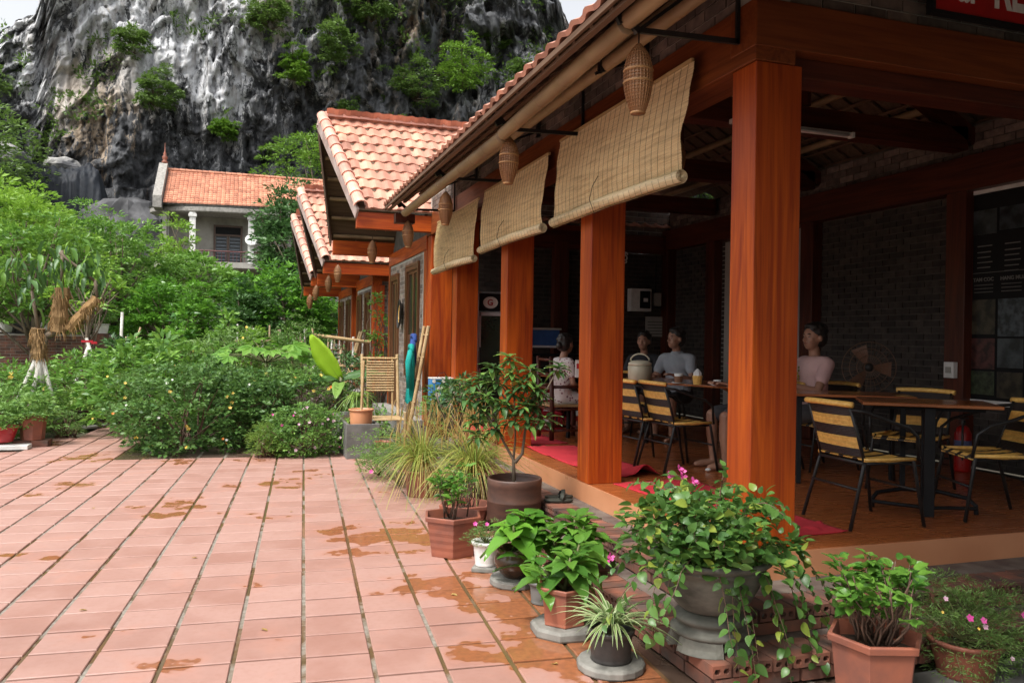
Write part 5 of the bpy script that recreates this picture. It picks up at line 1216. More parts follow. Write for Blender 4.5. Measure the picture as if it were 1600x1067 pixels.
# ---------------------------------------------------------------- pots
def pot_parts(t, x, y, z, r, h, m, kind='round', base=.72, n=28, rim=.02, soil=True, rings=0, rot=.2):
    n = {'hex': 6, 'oct': 8}.get(kind, n)
    rr = r*base; prof = [(rr, 0), (rr+.004, .004)]
    k = 10
    for i in range(1, k+1):
        u = i/k; q = rr+(r-rim*.6-rr)*u
        if rings and i % 2: q += .003
        if kind == 'belly': q = rr+(r-rr)*math.sin(u*PI*.62)/math.sin(PI*.62)*1.0+ (.16*r*math.sin(u*PI))
        prof.append((q, (h-rim*1.3)*u))
    prof += [(r, h-rim*1.25), (r+.003, h-rim*.2), (r-.002, h), (r-rim*.7, h), (r-rim*.9, h-rim), (r*.8, h*.5), (.001, h*.45)]
    part('pot', MB().lathe(prof, x, y, z, n, rot=rot), m, t, smooth=(n > 8), bev=.007 if n <= 8 else 0)
    if soil:
        sm = MB(); N_ = 20; ring = [(.001, .008), (r*.35, .004), (r*.7, .0), (r-rim*1.2 if n > 8 else (r-rim*1.2)*.98, -.004)]; sm.lathe(list(reversed(ring)), x, y, z+h-rim*2.2, n if n <= 8 else 20, rot=rot, closed=True)
        part('soil', sm, SOIL, t)
def slab(x, y, z, r, h, label, n=8, m=SLABM, group='concrete slabs under the potted plants'):
    s = MB().lathe([(r*.97, 0), (r, h*.2), (r, h*.75), (r*.93, h)], 0, 0, 0, n, rot=.3)
    return solo('concrete_slab', s, m, label, 'slab', group, loc=(x, y, z), bev=.003)
def stem_parts(t, paths, m=TWIG, name='stem', seg=5):
    for pts, rs in paths: part(name, MB().path(pts, rs, seg, c=random.random()), m, t, smooth=True)
def flower(t, p, r, m, n=5, up_=(0, 0, 1), name='flower', cup_=.3):
    mb = MB(); u = Vector(up_).normalized(); a0 = u.orthogonal().normalized(); b0 = u.cross(a0)
    for k in range(n):
        a = 2*PI*k/n; d = a0*math.cos(a)+b0*math.sin(a); s_ = u.cross(d); c = Vector(p)
        mb.add([c, c+d*r*.55+s_*r*.42+u*r*cup_*.6, c+d*r+u*r*cup_, c+d*r*.55-s_*r*.42+u*r*cup_*.6], [(0, 1, 2), (0, 2, 3)], random.random())
    return part(name, mb, FLOW[m], t)

# stone urn with bougainvillea
ux, uy, uz = 2.20, 3.44, .132
urn = thing('urn_planter', (ux, uy, uz), 'large weathered stone urn with trailing bougainvillea and a few magenta flowers, at the step corner', 'planter')
part('bowl', MB().lathe([(.12, .178), (.150, .184), (.168, .20), (.195, .235), (.232, .30), (.252, .36), (.257, .385), (.264, .388), (.266, .398), (.262, .404), (.275, .412), (.294, .424), (.298, .436), (.294, .446), (.274, .448), (.252, .435), (.22, .36), (.001, .35)], ux, uy, uz, 36), STONE, urn, smooth=True)
part('soil', MB().lathe([(.265, .0), (.15, .012), (.001, .016)], ux, uy, uz+.40, 24, closed=True), SOIL, urn)
ft_ = MB().lathe([(.182, .062), (.192, .07), (.196, .082), (.186, .094), (.166, .100), (.158, .112), (.164, .124), (.178, .130), (.180, .146), (.168, .158), (.140, .164), (.128, .178)], ux, uy, uz, 32)
part('foot', ft_, STONE, urn, smooth=True)
for k in range(4):
    a = k*PI/2+.75; m = MB(); n = 7; vs = []
    for i in range(n+1):
        b = a+(i/n-.5)*1.15; w = math.sin(i/n*PI)**.5; hgt = .052-(.03 if i in (0, n) else 0)*0
        for r_, z in ((.208+.012*w, 0), (.200, .03), (.186, .068), (.13, .068), (.13, .0+.0)): vs.append((ux+math.cos(b)*r_, uy+math.sin(b)*r_, uz+z))
    fs = [(i*5+j, (i+1)*5+j, (i+1)*5+(j+1) % 5, i*5+(j+1) % 5) for i in range(n) for j in range(5)]+[(4,3,2,1,0), tuple(n*5+j for j in range(5))]
    part('foot_block', m.add(vs, fs), STONE, urn, bev=.004)
random.seed(21); bc = Vector((ux, uy, uz+.41)); stems = []; cnt = 0
def boug_path(a, reach, rise, fall, k=9, wob=.06):
    pts = []; w1 = random.uniform(-wob, wob)
    for i in range(k+1):
        u = i/k; r_ = reach*(u**.8); z = rise*math.sin(min(1, u*1.25)*PI*.5)*(1-u*.15)-fall*max(0, u-.45)**1.35*1.9
        aa = a+w1*u*4; pts.append(bc+Vector((math.cos(aa)*r_, math.sin(aa)*r_, z))+Vector((random.uniform(-1,1), random.uniform(-1,1), random.uniform(-1,1)))*.008)
    return pts
cam_r = Vector((.949, -.316, 0))
bp = []
for i in range(44):      # dome
    a = random.random()*2*PI; bp.append((boug_path(a, random.uniform(.10, .44), random.uniform(.16, .44), random.uniform(0, .12)), 1))
for a, re, ri, fa in [(3.3, .50, .10, .42), (3.6, .46, .14, .50), (3.9, .52, .12, .30), (4.2, .42, .06, .46), (4.6, .38, .05, .62), (4.9, .36, .03, .55), (5.2, .42, .08, .52), (5.5, .50, .12, .66), (5.7, .56, .10, .70), (5.9, .62, .12, .64), (6.1, .66, .14, .48), (2.9, .52, .12, .25), (.2, .55, .14, .35), (.5, .5, .2, .2), (3.1, .58, .05, .38), (4.4, .36, .08, .70), (5.35, .44, .02, .74)]:
    bp.append((boug_path(a, re, ri, fa), 0))
tall = [bc+cam_r*.02, bc+Vector((-.03, .0, .12)), bc+Vector((-.05, 0, .26)), bc+Vector((-.10, 0, .37)), bc+Vector((-.19, .02, .43)), bc+Vector((-.23, .03, .42))]; bp.append((tall, 2))
tall2 = [bc+cam_r*.04, bc+cam_r*.03+Vector((0, 0, .2)), bc+cam_r*.05+Vector((0, 0, .40)), bc+cam_r*.06+Vector((0, 0, .47))]; bp.append((tall2, 2))
tall3 = [bc-cam_r*.1, bc-cam_r*.22+Vector((0,0,.17)), bc-cam_r*.36+Vector((0, 0, .22)), bc-cam_r*.46+Vector((0, 0, .23))]; bp.append((tall3, 2))
sm = MB(); extra_P, extra_D = [], []
for pts, kd in bp:
    r_ = .0042 if kd else .0035; part('stem', MB().path(pts, [r_*(1-.6*i/(len(pts)-1)) for i in range(len(pts))], 5), TWIG, urn, smooth=True)
    L = sum((pts[i+1]-pts[i]).length for i in range(len(pts)-1)); n = int(L/(.026 if not kd else .034))
    for k in range(n):
        u = (k+.6)/n*(len(pts)-1); i = min(int(u), len(pts)-2); p = pts[i].lerp(pts[i+1], u-i); tdir = (pts[i+1]-pts[i]).normalized()
        side = tdir.cross(Vector((0, 0, 1))); side = side.normalized() if side.length > .1 else Vector((1, 0, 0)); sg_ = 1 if k % 2 else -1
        d = side*sg_*random.uniform(.5, 1)+tdir*.5+Vector((random.uniform(-.3,.3), random.uniform(-.3,.3), random.uniform(-.5, .25))); outw = Vector((p.x-ux, p.y-uy, 0)); outw = outw.normalized()*.45 if outw.length > .02 else Vector()
        Lf = random.uniform(.048, .088)*(1-.45*(k/n)**3 if not kd == 2 else .75)
        nn = Vector((random.uniform(-.35,.35), random.uniform(-.35,.35), 1))+outw*1.6+Vector((-.25, -.5, 0))
        if cnt < 300 and (p.y < uy+.2 or random.random() < .4): one_leaf(urn, 'boug', p, d, nn, Lf, .68, .22, .07); cnt += 1
        else: extra_P.append(tuple(p)); extra_D.append(tuple(d))
P, D, cid, C = crown_pts(tuple(bc+Vector((0, 0, .06))), (.40, .40, .30), 95, .08, 9, zmin=-.35, lump=.15)
P = np.concatenate([P, np.array(extra_P).reshape(-1, 3)]); D = np.concatenate([D, np.array(extra_D).reshape(-1, 3)])
V, F, v = leaf_cloud(P, D, .062, leaf_shape('O', .66, .2, .07)); link('leaves', npmesh('leaves', V-np.array((ux, uy, uz)), F, v, LEAF['boug'], True), urn, kind='stuff')
for p in (tall[-1], tall[-2]+Vector((.01, -.01, .02)), tall[-2]+Vector((.03, 0, -.01)), bc-cam_r*.46+Vector((0, .1, -.02)), tall[-3]+Vector((-.02, 0, .02))):
    for q in range(2): flower(urn, p+Vector((random.uniform(-.012,.012), -.01, random.uniform(-.012, .012))), .022, 'pink', 3, (random.uniform(-.4,.4), -.8, .5), cup_=.7)

# octagonal terracotta pot with small glossy shrub, front right
def shrub_in_pot(name, x, y, z, r, h, kind, label, leaf, nst, sh_, spread, L, nl, m=TERRA, tall_=.3, w=.5, indiv=True, rot=.2, base=.72, upb=.5, rings=1):
    t = thing(name, (x, y, z), label, 'potted plant', 'potted plants along the steps'); pot_parts(t, x, y, z, r, h, m, kind, rings=rings, rot=rot, base=base, rim=.028 if kind == 'hex' else .02)
    o = Vector((x, y, z+h-.03)); tips = []
    for i in range(nst):
        a = random.random()*2*PI; b = o+Vector((math.cos(a), math.sin(a), 0))*r*random.uniform(.05, .5); e = o+Vector((math.cos(a)*spread*random.uniform(.2, 1), math.sin(a)*spread*random.uniform(.2, 1), sh_*random.uniform(.42, 1)))
        mid = b.lerp(e, .5)+Vector((random.uniform(-.04, .04), random.uniform(-.04, .04), .0)); q1 = b.lerp(mid, .5)+Vector((random.uniform(-.02, .02), random.uniform(-.02, .02), 0)); part('stem', MB().path([b, q1, mid, e], [.0065, .0055, .0045, .003], 5, c=random.random()), TWIG, t, smooth=True); tips.append((mid, e))
    P_, D_ = [], []
    for k in range(nl):
        mid, e = random.choice(tips); p = mid.lerp(e, random.uniform(.40, 1.18)); a = random.random()*2*PI; d = Vector((math.cos(a), math.sin(a), random.uniform(-.2, .8))); p = p+d*random.uniform(0, .03)
        if indiv: one_leaf(t, leaf, p, d, (random.uniform(-.5,.5), random.uniform(-.7,.3), 1), L*random.uniform(.6, 1.15), w, .15, .10)
        else: P_.append(tuple(p)); D_.append(tuple(d))
    if not indiv:
        V, F, v = leaf_cloud(np.array(P_), np.array(D_), L, leaf_shape('o', w, .15, .08)); link('leaves', npmesh('leaves', V-np.array((x, y, z)), F, v, LEAF[leaf], True), t, kind='stuff')
    return t
random.seed(5)
shrub_in_pot('potted_shrub', 2.74, 2.93, 0.0, .215, .31, 'hex', 'terracotta hexagonal pot with a glossy shrub on many bare stems, front right', 'broad', 44, .36, .25, .072, 300, tall_=.3, w=.6, rot=-.32, base=.78, rings=0)
# portulaca: fine trailing foliage
def fine_bush(name, x, y, z, rad, label, leaf='fine', npc=30, ncl=60, L=.03, w=.12, flowers=(), pot=None, group='potted plants along the steps', cat='potted plant', zc=None, seed=3, zmin=-.7):
    random.seed(seed); t = thing(name, (x, y, z), label, cat, group); h = 0
    if pot: pr, h, pm, kd = pot; pot_parts(t, x, y, z, pr, h, pm, kd)
    zc = zc if zc is not None else z+h+rad[2]*.35
    o, C = add_cloud('foliage', t, LEAF[leaf], (x, y, zc), rad, ncl, min(rad)*.30, npc, L, w, 'd', shell=.25, zmin=zmin)
    mb = MB()
    for c in C[::2]: limb(mb, (x, y, z+max(h-.02, .02)), c, .004, .0015, .2, 3, 4)
    part('stems', mb, STEMG, t, kind='stuff')
    for (fx_, fy_, fz_, fr_, fm_) in flowers: flower(t, (fx_, fy_, fz_), fr_, fm_, 5, (-.2, -.8, .5), cup_=.25)
    return t
fine_bush('potted_portulaca', 3.40, 3.04, 0.0, (.33, .30, .26), 'spreading fine-leaved portulaca with many magenta and pale flowers, right edge by the step', 'fine', 56, 150, .028, .15,
   [(3.18, 2.82, .37, .020, 'pink'), (3.24, 2.80, .36, .018, 'pink'), (3.25, 2.80, .33, .016, 'pale'), (3.49, 2.80, .36, .018, 'pink'), (3.12, 2.9, .44, .014, 'pale'), (3.62, 2.78, .20, .017, 'orange'), (3.66, 2.80, .25, .014, 'orange'), (3.05, 2.85, .40, .008, 'yellow'), (3.2, 2.79, .33, .008, 'yellow'), (3.36, 2.75, .19, .012, 'pale')], (.17, .18, TERRA, 'round'), seed=4, zc=.22, zmin=-.95)
# spider plant
slab(1.74, 3.60, 0.0, .17, .045, 'low concrete slab under the spider plant', 16)
sp = thing('spider_plant', (1.74, 3.60, .045), 'spider plant with striped arching leaves in a black plastic pot', 'potted plant', 'potted plants along the steps')
pot_parts(sp, 1.74, 3.60, .046, .115, .155, BLACKP, 'round', base=.86)
for i in range(80):
    a = random.random()*2*PI; L = random.uniform(.20, .42); e = random.uniform(.15, 1.0); d = Vector((math.cos(a)*e, math.sin(a)*e, .85)).normalized(); sd_ = Vector((-math.sin(a), math.cos(a), 0)); dr = random.uniform(.5, 1.3)
    o = Vector((1.74, 3.60, .19)); seg = 7; vs = []; fs = []; cs = []
    for k in range(seg+1):
        u = k/seg; q = o+d*(L*u)+Vector((math.cos(a)*.3*dr, math.sin(a)*.3*dr, -dr))*(L*u*u*.8); ww = .0105*(1-u**2.5)*(.55+.45*min(1, u*4))+.0004
        vs += [q-sd_*ww, q-sd_*ww*.45+Vector((0,0,-ww*.3)), q+sd_*ww*.45+Vector((0,0,-ww*.3)), q+sd_*ww]
    mbf = MB()
    for k in range(seg): b = k*4; fs += [(b, b+1, b+5, b+4), (b+1, b+2, b+6, b+5), (b+2, b+3, b+7, b+6)]
    mbf.add(vs, fs, random.random()); me = mbf.mesh('leaf', [LEAF['spider'], LEAF['pale']], True, ORG[sp.name]); me.polygons.foreach_set('material_index', [1, 0, 1]*seg); link('leaf', me, sp)
# broad leaved plants
def broad(name, x, y, z, pot, label, heads, L, seed, leaf='broad', w=.56):
    random.seed(seed); t = thing(name, (x, y, z), label, 'potted plant', 'potted plants along the steps'); pot_parts(t, x, y, z, *pot)
    o = Vector((x, y, z+pot[1]-.03))
    for hx, hy, hz, k in heads:
        e = Vector((x+hx, y+hy, z+hz)); part('stem', MB().path([o, o.lerp(e, .5)+Vector((hx*.2, hy*.2, .02)), e], [.012, .010, .006], 6), STEMG, t, smooth=True)
        for i in range(k):
            u = i/k; a = i*2.4+random.uniform(-.2, .2); el = .75-1.15*(1-u)+random.uniform(-.12, .12)
            d = Vector((math.cos(a), math.sin(a), el)); p = e-Vector((0, 0, .10*(1-u)))+d.normalized()*.015
            one_leaf(t, leaf, p, d, (0, 0, 1) if abs(el) < 2 else (1, 0, 0), L*(.55+.55*(1-u))*random.uniform(.85, 1.1), w, .32, .09)
    return t
slab(1.70, 4.12, 0, .19, .055, 'octagonal concrete slab under the small terracotta pot with broad leaves')
broad('broad_leaved_plant', 1.70, 4.12, .056, (.155, .21, TERRA, 'hex', .78), 'brown hexagonal pot with bright broad-leaved plant, nearest the spider plant', [(.02, -.03, .36, 20), (-.12, .05, .30, 12), (.12, .08, .40, 12)], .18, 8, w=.62)
slab(1.72, 5.03, 0, .17, .05, 'round concrete slab under the dark belly pot', 14)
broad('broad_leaved_plant', 1.72, 5.02, .051, (.125, .19, GLAZE, 'belly', .6), 'round dark glazed pot with drooping large dark green leaves', [(.06, -.02, .40, 18), (.15, .03, .36, 13), (-.06, -.12, .36, 12), (-.02, -.2, .20, 6)], .235, 12, w=.66, leaf='shiny')
broad('broad_leaved_plant', 1.96, 4.78, .0, (.12, .17, TERRAB, 'round', .75), 'broad-leaved plant behind the glazed pot, against the brick step', [(.08, .0, .47, 20), (-.06, .05, .38, 13), (.18, -.06, .38, 13), (.02, -.16, .30, 12), (.1, -.1, .44, 12)], .20, 15, w=.62)
broad('broad_leaved_plant', 1.76, 4.62, .0, (.09, .14, CONCD, 'round', .75), 'small pale pot with a low glossy seedling between the glazed pot and terracotta pot', [(-.02, 0, .30, 8), (.02, -.08, .16, 6)], .11, 19, w=.45)
# white pot with portulaca
slab(1.62, 5.38, 0, .12, .035, 'small concrete block under the white portulaca pot', 4)
fine_bush('potted_portulaca', 1.62, 5.38, .036, (.17, .15, .10), 'white plastic pot with a small feathery portulaca and two magenta flowers', 'fine', 30, 60, .022, .16, [(1.50, 5.24, .36, .018, 'pink'), (1.58, 5.23, .355, .016, 'pink')], (.10, .17, WHITE, 'round'), seed=9)
# two hexagonal pots and clay pot tree
shrub_in_pot('potted_shrub', 1.50, 5.86, 0.0, .235, .30, 'hex', 'large hexagonal terracotta pot with a small green shrub, left of the white pot', 'broad', 12, .36, .14, .075, 170, w=.5, rot=.3, base=.74)
shrub_in_pot('potted_shrub', 1.80, 6.6, 0.0, .235, .22, 'hex', 'second hexagonal terracotta pot with wispy stems, behind the large hexagonal one', 'bush', 14, .30, .12, .045, 110, w=.35, rot=.1, base=.72, indiv=False)
def cylinder_pot():
    x, y, z = 2.13, 6.28, .132
    t = thing('clay_pot_tree', (x, y, z), 'tall cylindrical brown clay pot holding a small tree with drooping glossy leaves', 'potted tree', 'potted plants along the steps')
    r = .225; h = .345
    part('pot', MB().lathe([(r*.97, 0), (r, .015), (r, h*.45), (r*1.01, h*.46), (r, h*.48), (r, h-.06), (r*1.01, h-.055), (r*1.01, h-.012), (r*.99, h), (r*.93, h), (r*.92, h-.02), (r*.92, h-.10), (.001, h-.10)], x, y, z, 36), TERRAB, t, smooth=True)
    part('soil', MB().lathe([(r*.91, 0), (r*.4, .01), (.001, .015)], x, y, z+h-.085, 20, closed=True), SOIL, t)
    o = Vector((x, y, z+h-.08)); cr = cam_r
    def q(a, b, c): return Vector((x, y, z+h))+cr*(a*1.22-.03*(c > .2))+Vector((.1*b, b, c*1.22))
    brs = [[o, q(-.01, 0, .12), q(-.08, -.03, .28), q(-.20, -.05, .46)], [q(-.01, 0, .12), q(.03, .02, .25), q(.02, .0, .46), q(-.02, 0, .82)], [q(.0, 0, .10), q(.05, 0, .16), q(.10, .03, .34), q(.13, 0, .52)], [q(.10, .02, .34), q(.22, -.02, .58), q(.28, -.02, .70), q(.31, 0, .76)],
           [q(-.08, -.03, .28), q(-.16, .04, .55), q(-.20, .04, .68)], [q(.02, 0, .44), q(.10, 0, .62), q(.12, -.02, .74)], [q(.02, 0, .44), q(-.10, 0, .60), q(-.14, -.03, .76)], [q(-.20, -.05, .46), q(-.30, -.06, .55)], [q(.13, 0, .52), q(.2, .05, .58)]]
    for b in brs: part('branch', MB().path(b, [.018, .013, .010, .006][:len(b)] if b is brs[0] or b is brs[2] else [.011, .008, .006, .004][:len(b)], 7), BARK, t, smooth=True)
    heads = [q(-.20, -.05, .46), q(-.02, 0, .82), q(.13, 0, .52), q(.31, 0, .76), q(-.20, .04, .68), q(.12, -.02, .74), q(-.14, -.03, .76), q(-.30, -.06, .55), q(.2, .05, .58), q(.0, -.05, .60), q(-.08, -.1, .52), q(.06, -.08, .66), q(-.26, .0, .40), q(-.10, 0, .66), q(-.28, -.02, .64), q(.05, -.1, .5), q(-.02, -.05, .72), q(-.2, -.1, .56), q(.15, -.08, .62), q(-.05, .1, .5), q(-.24, -.05, .30), q(-.14, -.1, .36), q(.10, -.08, .40), q(-.02, -.1, .42), q(.22, -.02, .42)]
    for e in heads:
        for i in range(18):
            u = i/18; a = i*2.4+random.uniform(-.3, .3); d = Vector((math.cos(a), math.sin(a), .7-1.35*(1-u)+random.uniform(-.15, .15)))
            one_leaf(t, 'treed' if random.random() < .62 else 'bush', e-Vector((0, 0, .05*(1-u)))+Vector((random.uniform(-.02,.02), random.uniform(-.02,.02), 0)), d, (0, 0, 1), random.uniform(.085, .14), .38, .28, .07)
    one_leaf(t, 'dry', q(-.03, -.08, .36), (0.1, -.3, -1), (0, -1, .2), .11, .5)
cylinder_pot()
# rice plants
def rice(x, y, z, pot, label, n, L, seed):
    random.seed(seed); t = thing('rice_plant', (x, y, z), label, 'potted plant', 'potted rice plants'); pot_parts(t, x, y, z, *pot); c = (x, y, z+pot[1]-.03)
    part('blades', blades(MB(), c, n, L, .012, .85, .62, 6, 1.1), LEAF['rice'], t, kind='stuff'); part('dry_blades', blades(MB(), c, int(n*.45), L*.85, .009, 1.3, .6, 6, 1.1), LEAF['dry'], t, kind='stuff')
    dr = MB(); 
    for i in range(34):     # drooping ears of grain
        a = random.random()*2*PI; rr = random.uniform(.12, .34); p = Vector((x+math.cos(a)*rr, y+math.sin(a)*rr, z+pot[1]+L*random.uniform(.38, .66))); pts = [Vector(c)+(p-Vector(c))*u+Vector((0, 0, .12*math.sin(u*PI))) for u in (0, .5, 1)]+[p+Vector((math.cos(a)*.04, math.sin(a)*.04, -.10)), p+Vector((math.cos(a)*.05, math.sin(a)*.05, -.22))]
        dr.path(pts, [.002, .002, .0025, .006, .003], 4, c=random.random())
    part('grain_ears', dr, LEAF['dry'], t, kind='stuff')
rice(1.74, 8.1, 0, (.19, .27, TERRA, 'round', .78), 'rice plant with yellowing blades in a round terracotta pot, left of the two', 240, 1.12, 31)
rice(2.05, 7.25, 0.0, (.19, .30, TERRAB, 'round', .78), 'rice plant with long straw-coloured ears behind the terracotta pots, right of the two', 250, 1.2, 32)
fine_bush('fine_leaved_plant', 1.60, 8.55, 0.0, (.26, .30, .26), 'feathery low green plant on the tiles left of the rice pots', 'fine', 34, 80, .04, .14, [], None, cat='plant', zc=.24, seed=12)
fine_bush('fine_leaved_plant', 1.48, 9.25, 0.0, (.30, .30, .28), 'dark feathery plant with a magenta bloom at the foot of the concrete planter', 'bush', 30, 80, .04, .3, [(1.35, 8.95, .12, .03, 'pink'), (1.5, 8.95, .08, .02, 'pink')], None, cat='plant', zc=.26, seed=13)
tree('potted_citrus', (2.25, 8.75, .13), 1.0, .78, (.32, .32, .30), 'treed', 46, .10, 14, .085, 'small dark green shrub between the rice plants and the pavilion columns', tr=.014, cat='potted plant', w=.4, group='potted plants along the steps')
tree('potted_citrus', (2.35, 9.6, .13), .9, .62, (.28, .28, .26), 'bush', 36, .10, 14, .075, 'leafy shrub in front of the blue and white tin box', tr=.014, cat='potted plant', w=.45, group='potted plants along the steps')
# ---------------------------------------------------------------- things by the cabin
tn = thing('patterned_tin', (2.55, 10.75, .42), 'blue white and green patterned tin box with a wire handle on the ledge', 'tin'); TN = []
for k, (c, a, b) in enumerate((((.04,.22,.52), 2.42, 2.55), ((.04,.20,.12), 2.551, 2.66), ((.55,.58,.55), 2.661, 2.75))): part('side', MB().box(a, b, 10.72, 10.95, .70, 1.06), flat('tin_%d' % k, c, .4), tn)
for k in range(9): part('tin_pattern', MB().lathe([(.001, 0), (.026, 0), (.026, .002), (.001, .002)], n=9).tr(Matrix.Translation((2.45+.035*(k % 3)+.1*(k // 6), 10.717, .76+.09*(k % 4))) @ Matrix.Rotation(R(90), 4, 'X')), FLOW['white'] if k % 2 else WHITE, tn)
part('lid', MB().box(2.415, 2.755, 10.715, 10.955, 1.061, 1.075), WHITE, tn); part('wire_handle', MB().path([(2.52, 10.83, 1.07), (2.55, 10.83, 1.13), (2.62, 10.83, 1.15), (2.67, 10.83, 1.07)], .004, 5), BLACKM, tn); part('stand', MB().box(2.42, 2.75, 10.72, 10.95, .262, .698), D_X, tn)
# bamboo ladder rack with jackets
lad = thing('bamboo_ladder', (2.5, 12.3, .3), 'short bamboo ladder leaning on the brick wall under the window, jackets on it', 'ladder')
for y in (11.95, 12.25): bamboo(lad, (2.33, y, .10), (2.64, y+.02, 1.80), .032, 'rail', BAMBOO)
for k in range(5): u = .12+k*.2; bamboo(lad, (2.33+.31*u, 11.90, .1+1.7*u), (2.33+.31*u, 12.32, .1+1.7*u), .014, 'rung', BAMBOO, seg=6)
def jacket(x, y, z, label, m, L, w, seed):
    t = thing('jacket', (x, y, z), label, 'jacket', 'jackets hanging on the bamboo ladder'); nx_, nz_ = 22, 26; Uu, T_ = np.meshgrid(np.linspace(0, 1, nx_), np.linspace(0, 1, nz_)); ang = Uu*2*PI
    wid = w*(.45+.55*np.clip(T_*3, 0, 1))*(1-.15*T_); fold_ = .018*np.sin(Uu*2*PI*5+seed+T_*2)+.012*np.sin(Uu*2*PI*9+seed*2)
    X = x+np.cos(ang)*(.045+fold_)*(.5+.7*T_); Y = y+np.sin(ang)*(wid/2+fold_*.6)+.03*np.sin(T_*4+seed); Z = z-T_*L+.03*np.sin(ang*2+seed)*T_
    V = np.stack([X, Y, Z], -1).reshape(-1, 3); i = np.arange(nx_*nz_).reshape(nz_, nx_); F = np.stack([i[:-1, :-1], i[1:, :-1], i[1:, 1:], i[:-1, 1:]], -1).reshape(-1, 4)
    link('body', npmesh('body', V-np.array((x, y, z)), F, np.full(len(F), .5), m, True), t)
    part('sleeve', MB().path([(x-.02, y-w*.32, z-.08), (x-.06, y-w*.5, z-.25), (x-.05, y-w*.45, z-L*.75)], [.045, .05, .035], 10), m, t, smooth=True); part('shoulder', MB().path([(x, y-w*.42, z-.10), (x, y-w*.2, z-.01), (x, y+w*.2, z-.01), (x, y+w*.42, z-.10)], [.03, .042, .042, .03], 10), m, t, smooth=True)
jacket(2.50, 12.42, 1.66, 'blue hooded jacket hanging behind the teal one', flat('cloth_blue', (.02,.055,.22), .9), .80, .34, 1); jacket(2.40, 12.10, 1.50, 'teal jacket hanging on the bamboo ladder', flat('cloth_teal', (.0,.30,.26), .85), .86, .24, 4)
# bamboo deck chair back
bc_ = thing('bamboo_chair', (1.9, 11.9, 0), 'slatted bamboo chair with a tall back, seen above the plants', 'chair')
for x in (1.66, 2.19): bamboo(bc_, (x, 12.0-.12, .0), (x, 12.0+.12, 1.36), .026, 'leg', BAMBOO)
for x in (1.66, 2.19): bamboo(bc_, (x, 11.4, .0), (x, 11.38, .55), .026, 'leg', BAMBOO); 0
bamboo(bc_, (1.66, 12.1, 1.30), (2.19, 12.1, 1.30), .020, 'top_rail', BAMBOO)
for k in range(12): z = .82+k*.039; part('slat', MB().path([(1.72, 11.975+z*.06, z), (2.13, 11.975+z*.06, z)], .015, 5, c=random.random()), BAMBOO, bc_)
for x in (1.74, 2.11): part('back_post', MB().path([(x, 12.0, .45), (x, 12.09, 1.29)], .014, 6), BAMBOO, bc_)
for k in range(12): y = 11.4+k*.05; part('slat', MB().path([(1.66, y, .44), (2.19, y, .44)], .012, 5), BAMBOO, bc_)
# bamboo ladder further back and wooden cabin steps
l2 = thing('bamboo_ladder', (2.5, 17, .3), 'pale bamboo ladder leaning at the middle cabin corner', 'ladder')
for y in (19.0, 19.35): bamboo(l2, (2.2, y, .3), (2.6, y, 1.75), .035, 'rail', BAMBOO)
for k in range(5): u = .15+k*.18; bamboo(l2, (2.2+.4*u, 18.95, .3+1.45*u), (2.2+.4*u, 19.4, .3+1.45*u), .016, 'rung', BAMBOO, seg=6)
# concrete planter, peach pot
cpn = thing('concrete_planter', (1.6, 11.0, 0), 'grey rendered concrete planter box beside the vinca bush', 'planter'); m = MB(); m.box(1.28, 1.72, 10.72, 10.76, 0, .46).box(1.28, 1.32, 10.76, 12.6, 0, .46).box(1.32, 1.72, 12.56, 12.6, 0, .46).box(1.68, 1.72, 10.76, 12.56, 0, .459)
part('box', m, CONCD, cpn, bev=.006); part('soil', MB().box(1.32, 1.68, 10.76, 12.56, .3, .41), SOIL, cpn)
pp = thing('peach_pot', (1.50, 10.95, .41), 'short peach coloured clay pot on the concrete planter, holding a bare bamboo stake', 'pot'); pot_parts(pp, 1.50, 10.95, .415, .17, .23, PEACH, 'round', .85); bamboo(pp, (1.50, 10.95, .6), (1.53, 10.97, 1.30), .018, 'stake', BAMBOO)
pt = thing('small_red_pot', (1.78, 10.3, 0), 'small red saucer pot in the shade under the peach pot', 'pot'); pot_parts(pt, 1.72, 10.45, .16, .12, .10, TERRA, 'round', .6)
part('stand', MB().box(1.64, 1.80, 10.37, 10.53, 0, .159), CONC, pt)
# spider-like tufts on the planter
for k, (x, y, L, lb) in enumerate(((1.38, 11.2, .38, 'pale arching grass tuft on the concrete planter, nearest the path'), (1.52, 11.6, .55, 'tall pale arching plant beside the bamboo chair'))):
    t = thing('grass_tuft', (x, y, .41), lb, 'plant', 'grass tufts on the planter'); part('blades', blades(MB(), (x, y, .41+.3*k), 50, L, .022, 1.3, .7, 6, .9), LEAF['grassy'], t, kind='stuff'); part('stem', MB().path([(x, y, .40), (x, y, .43+.3*k)], .012, 5), STEMG, t)
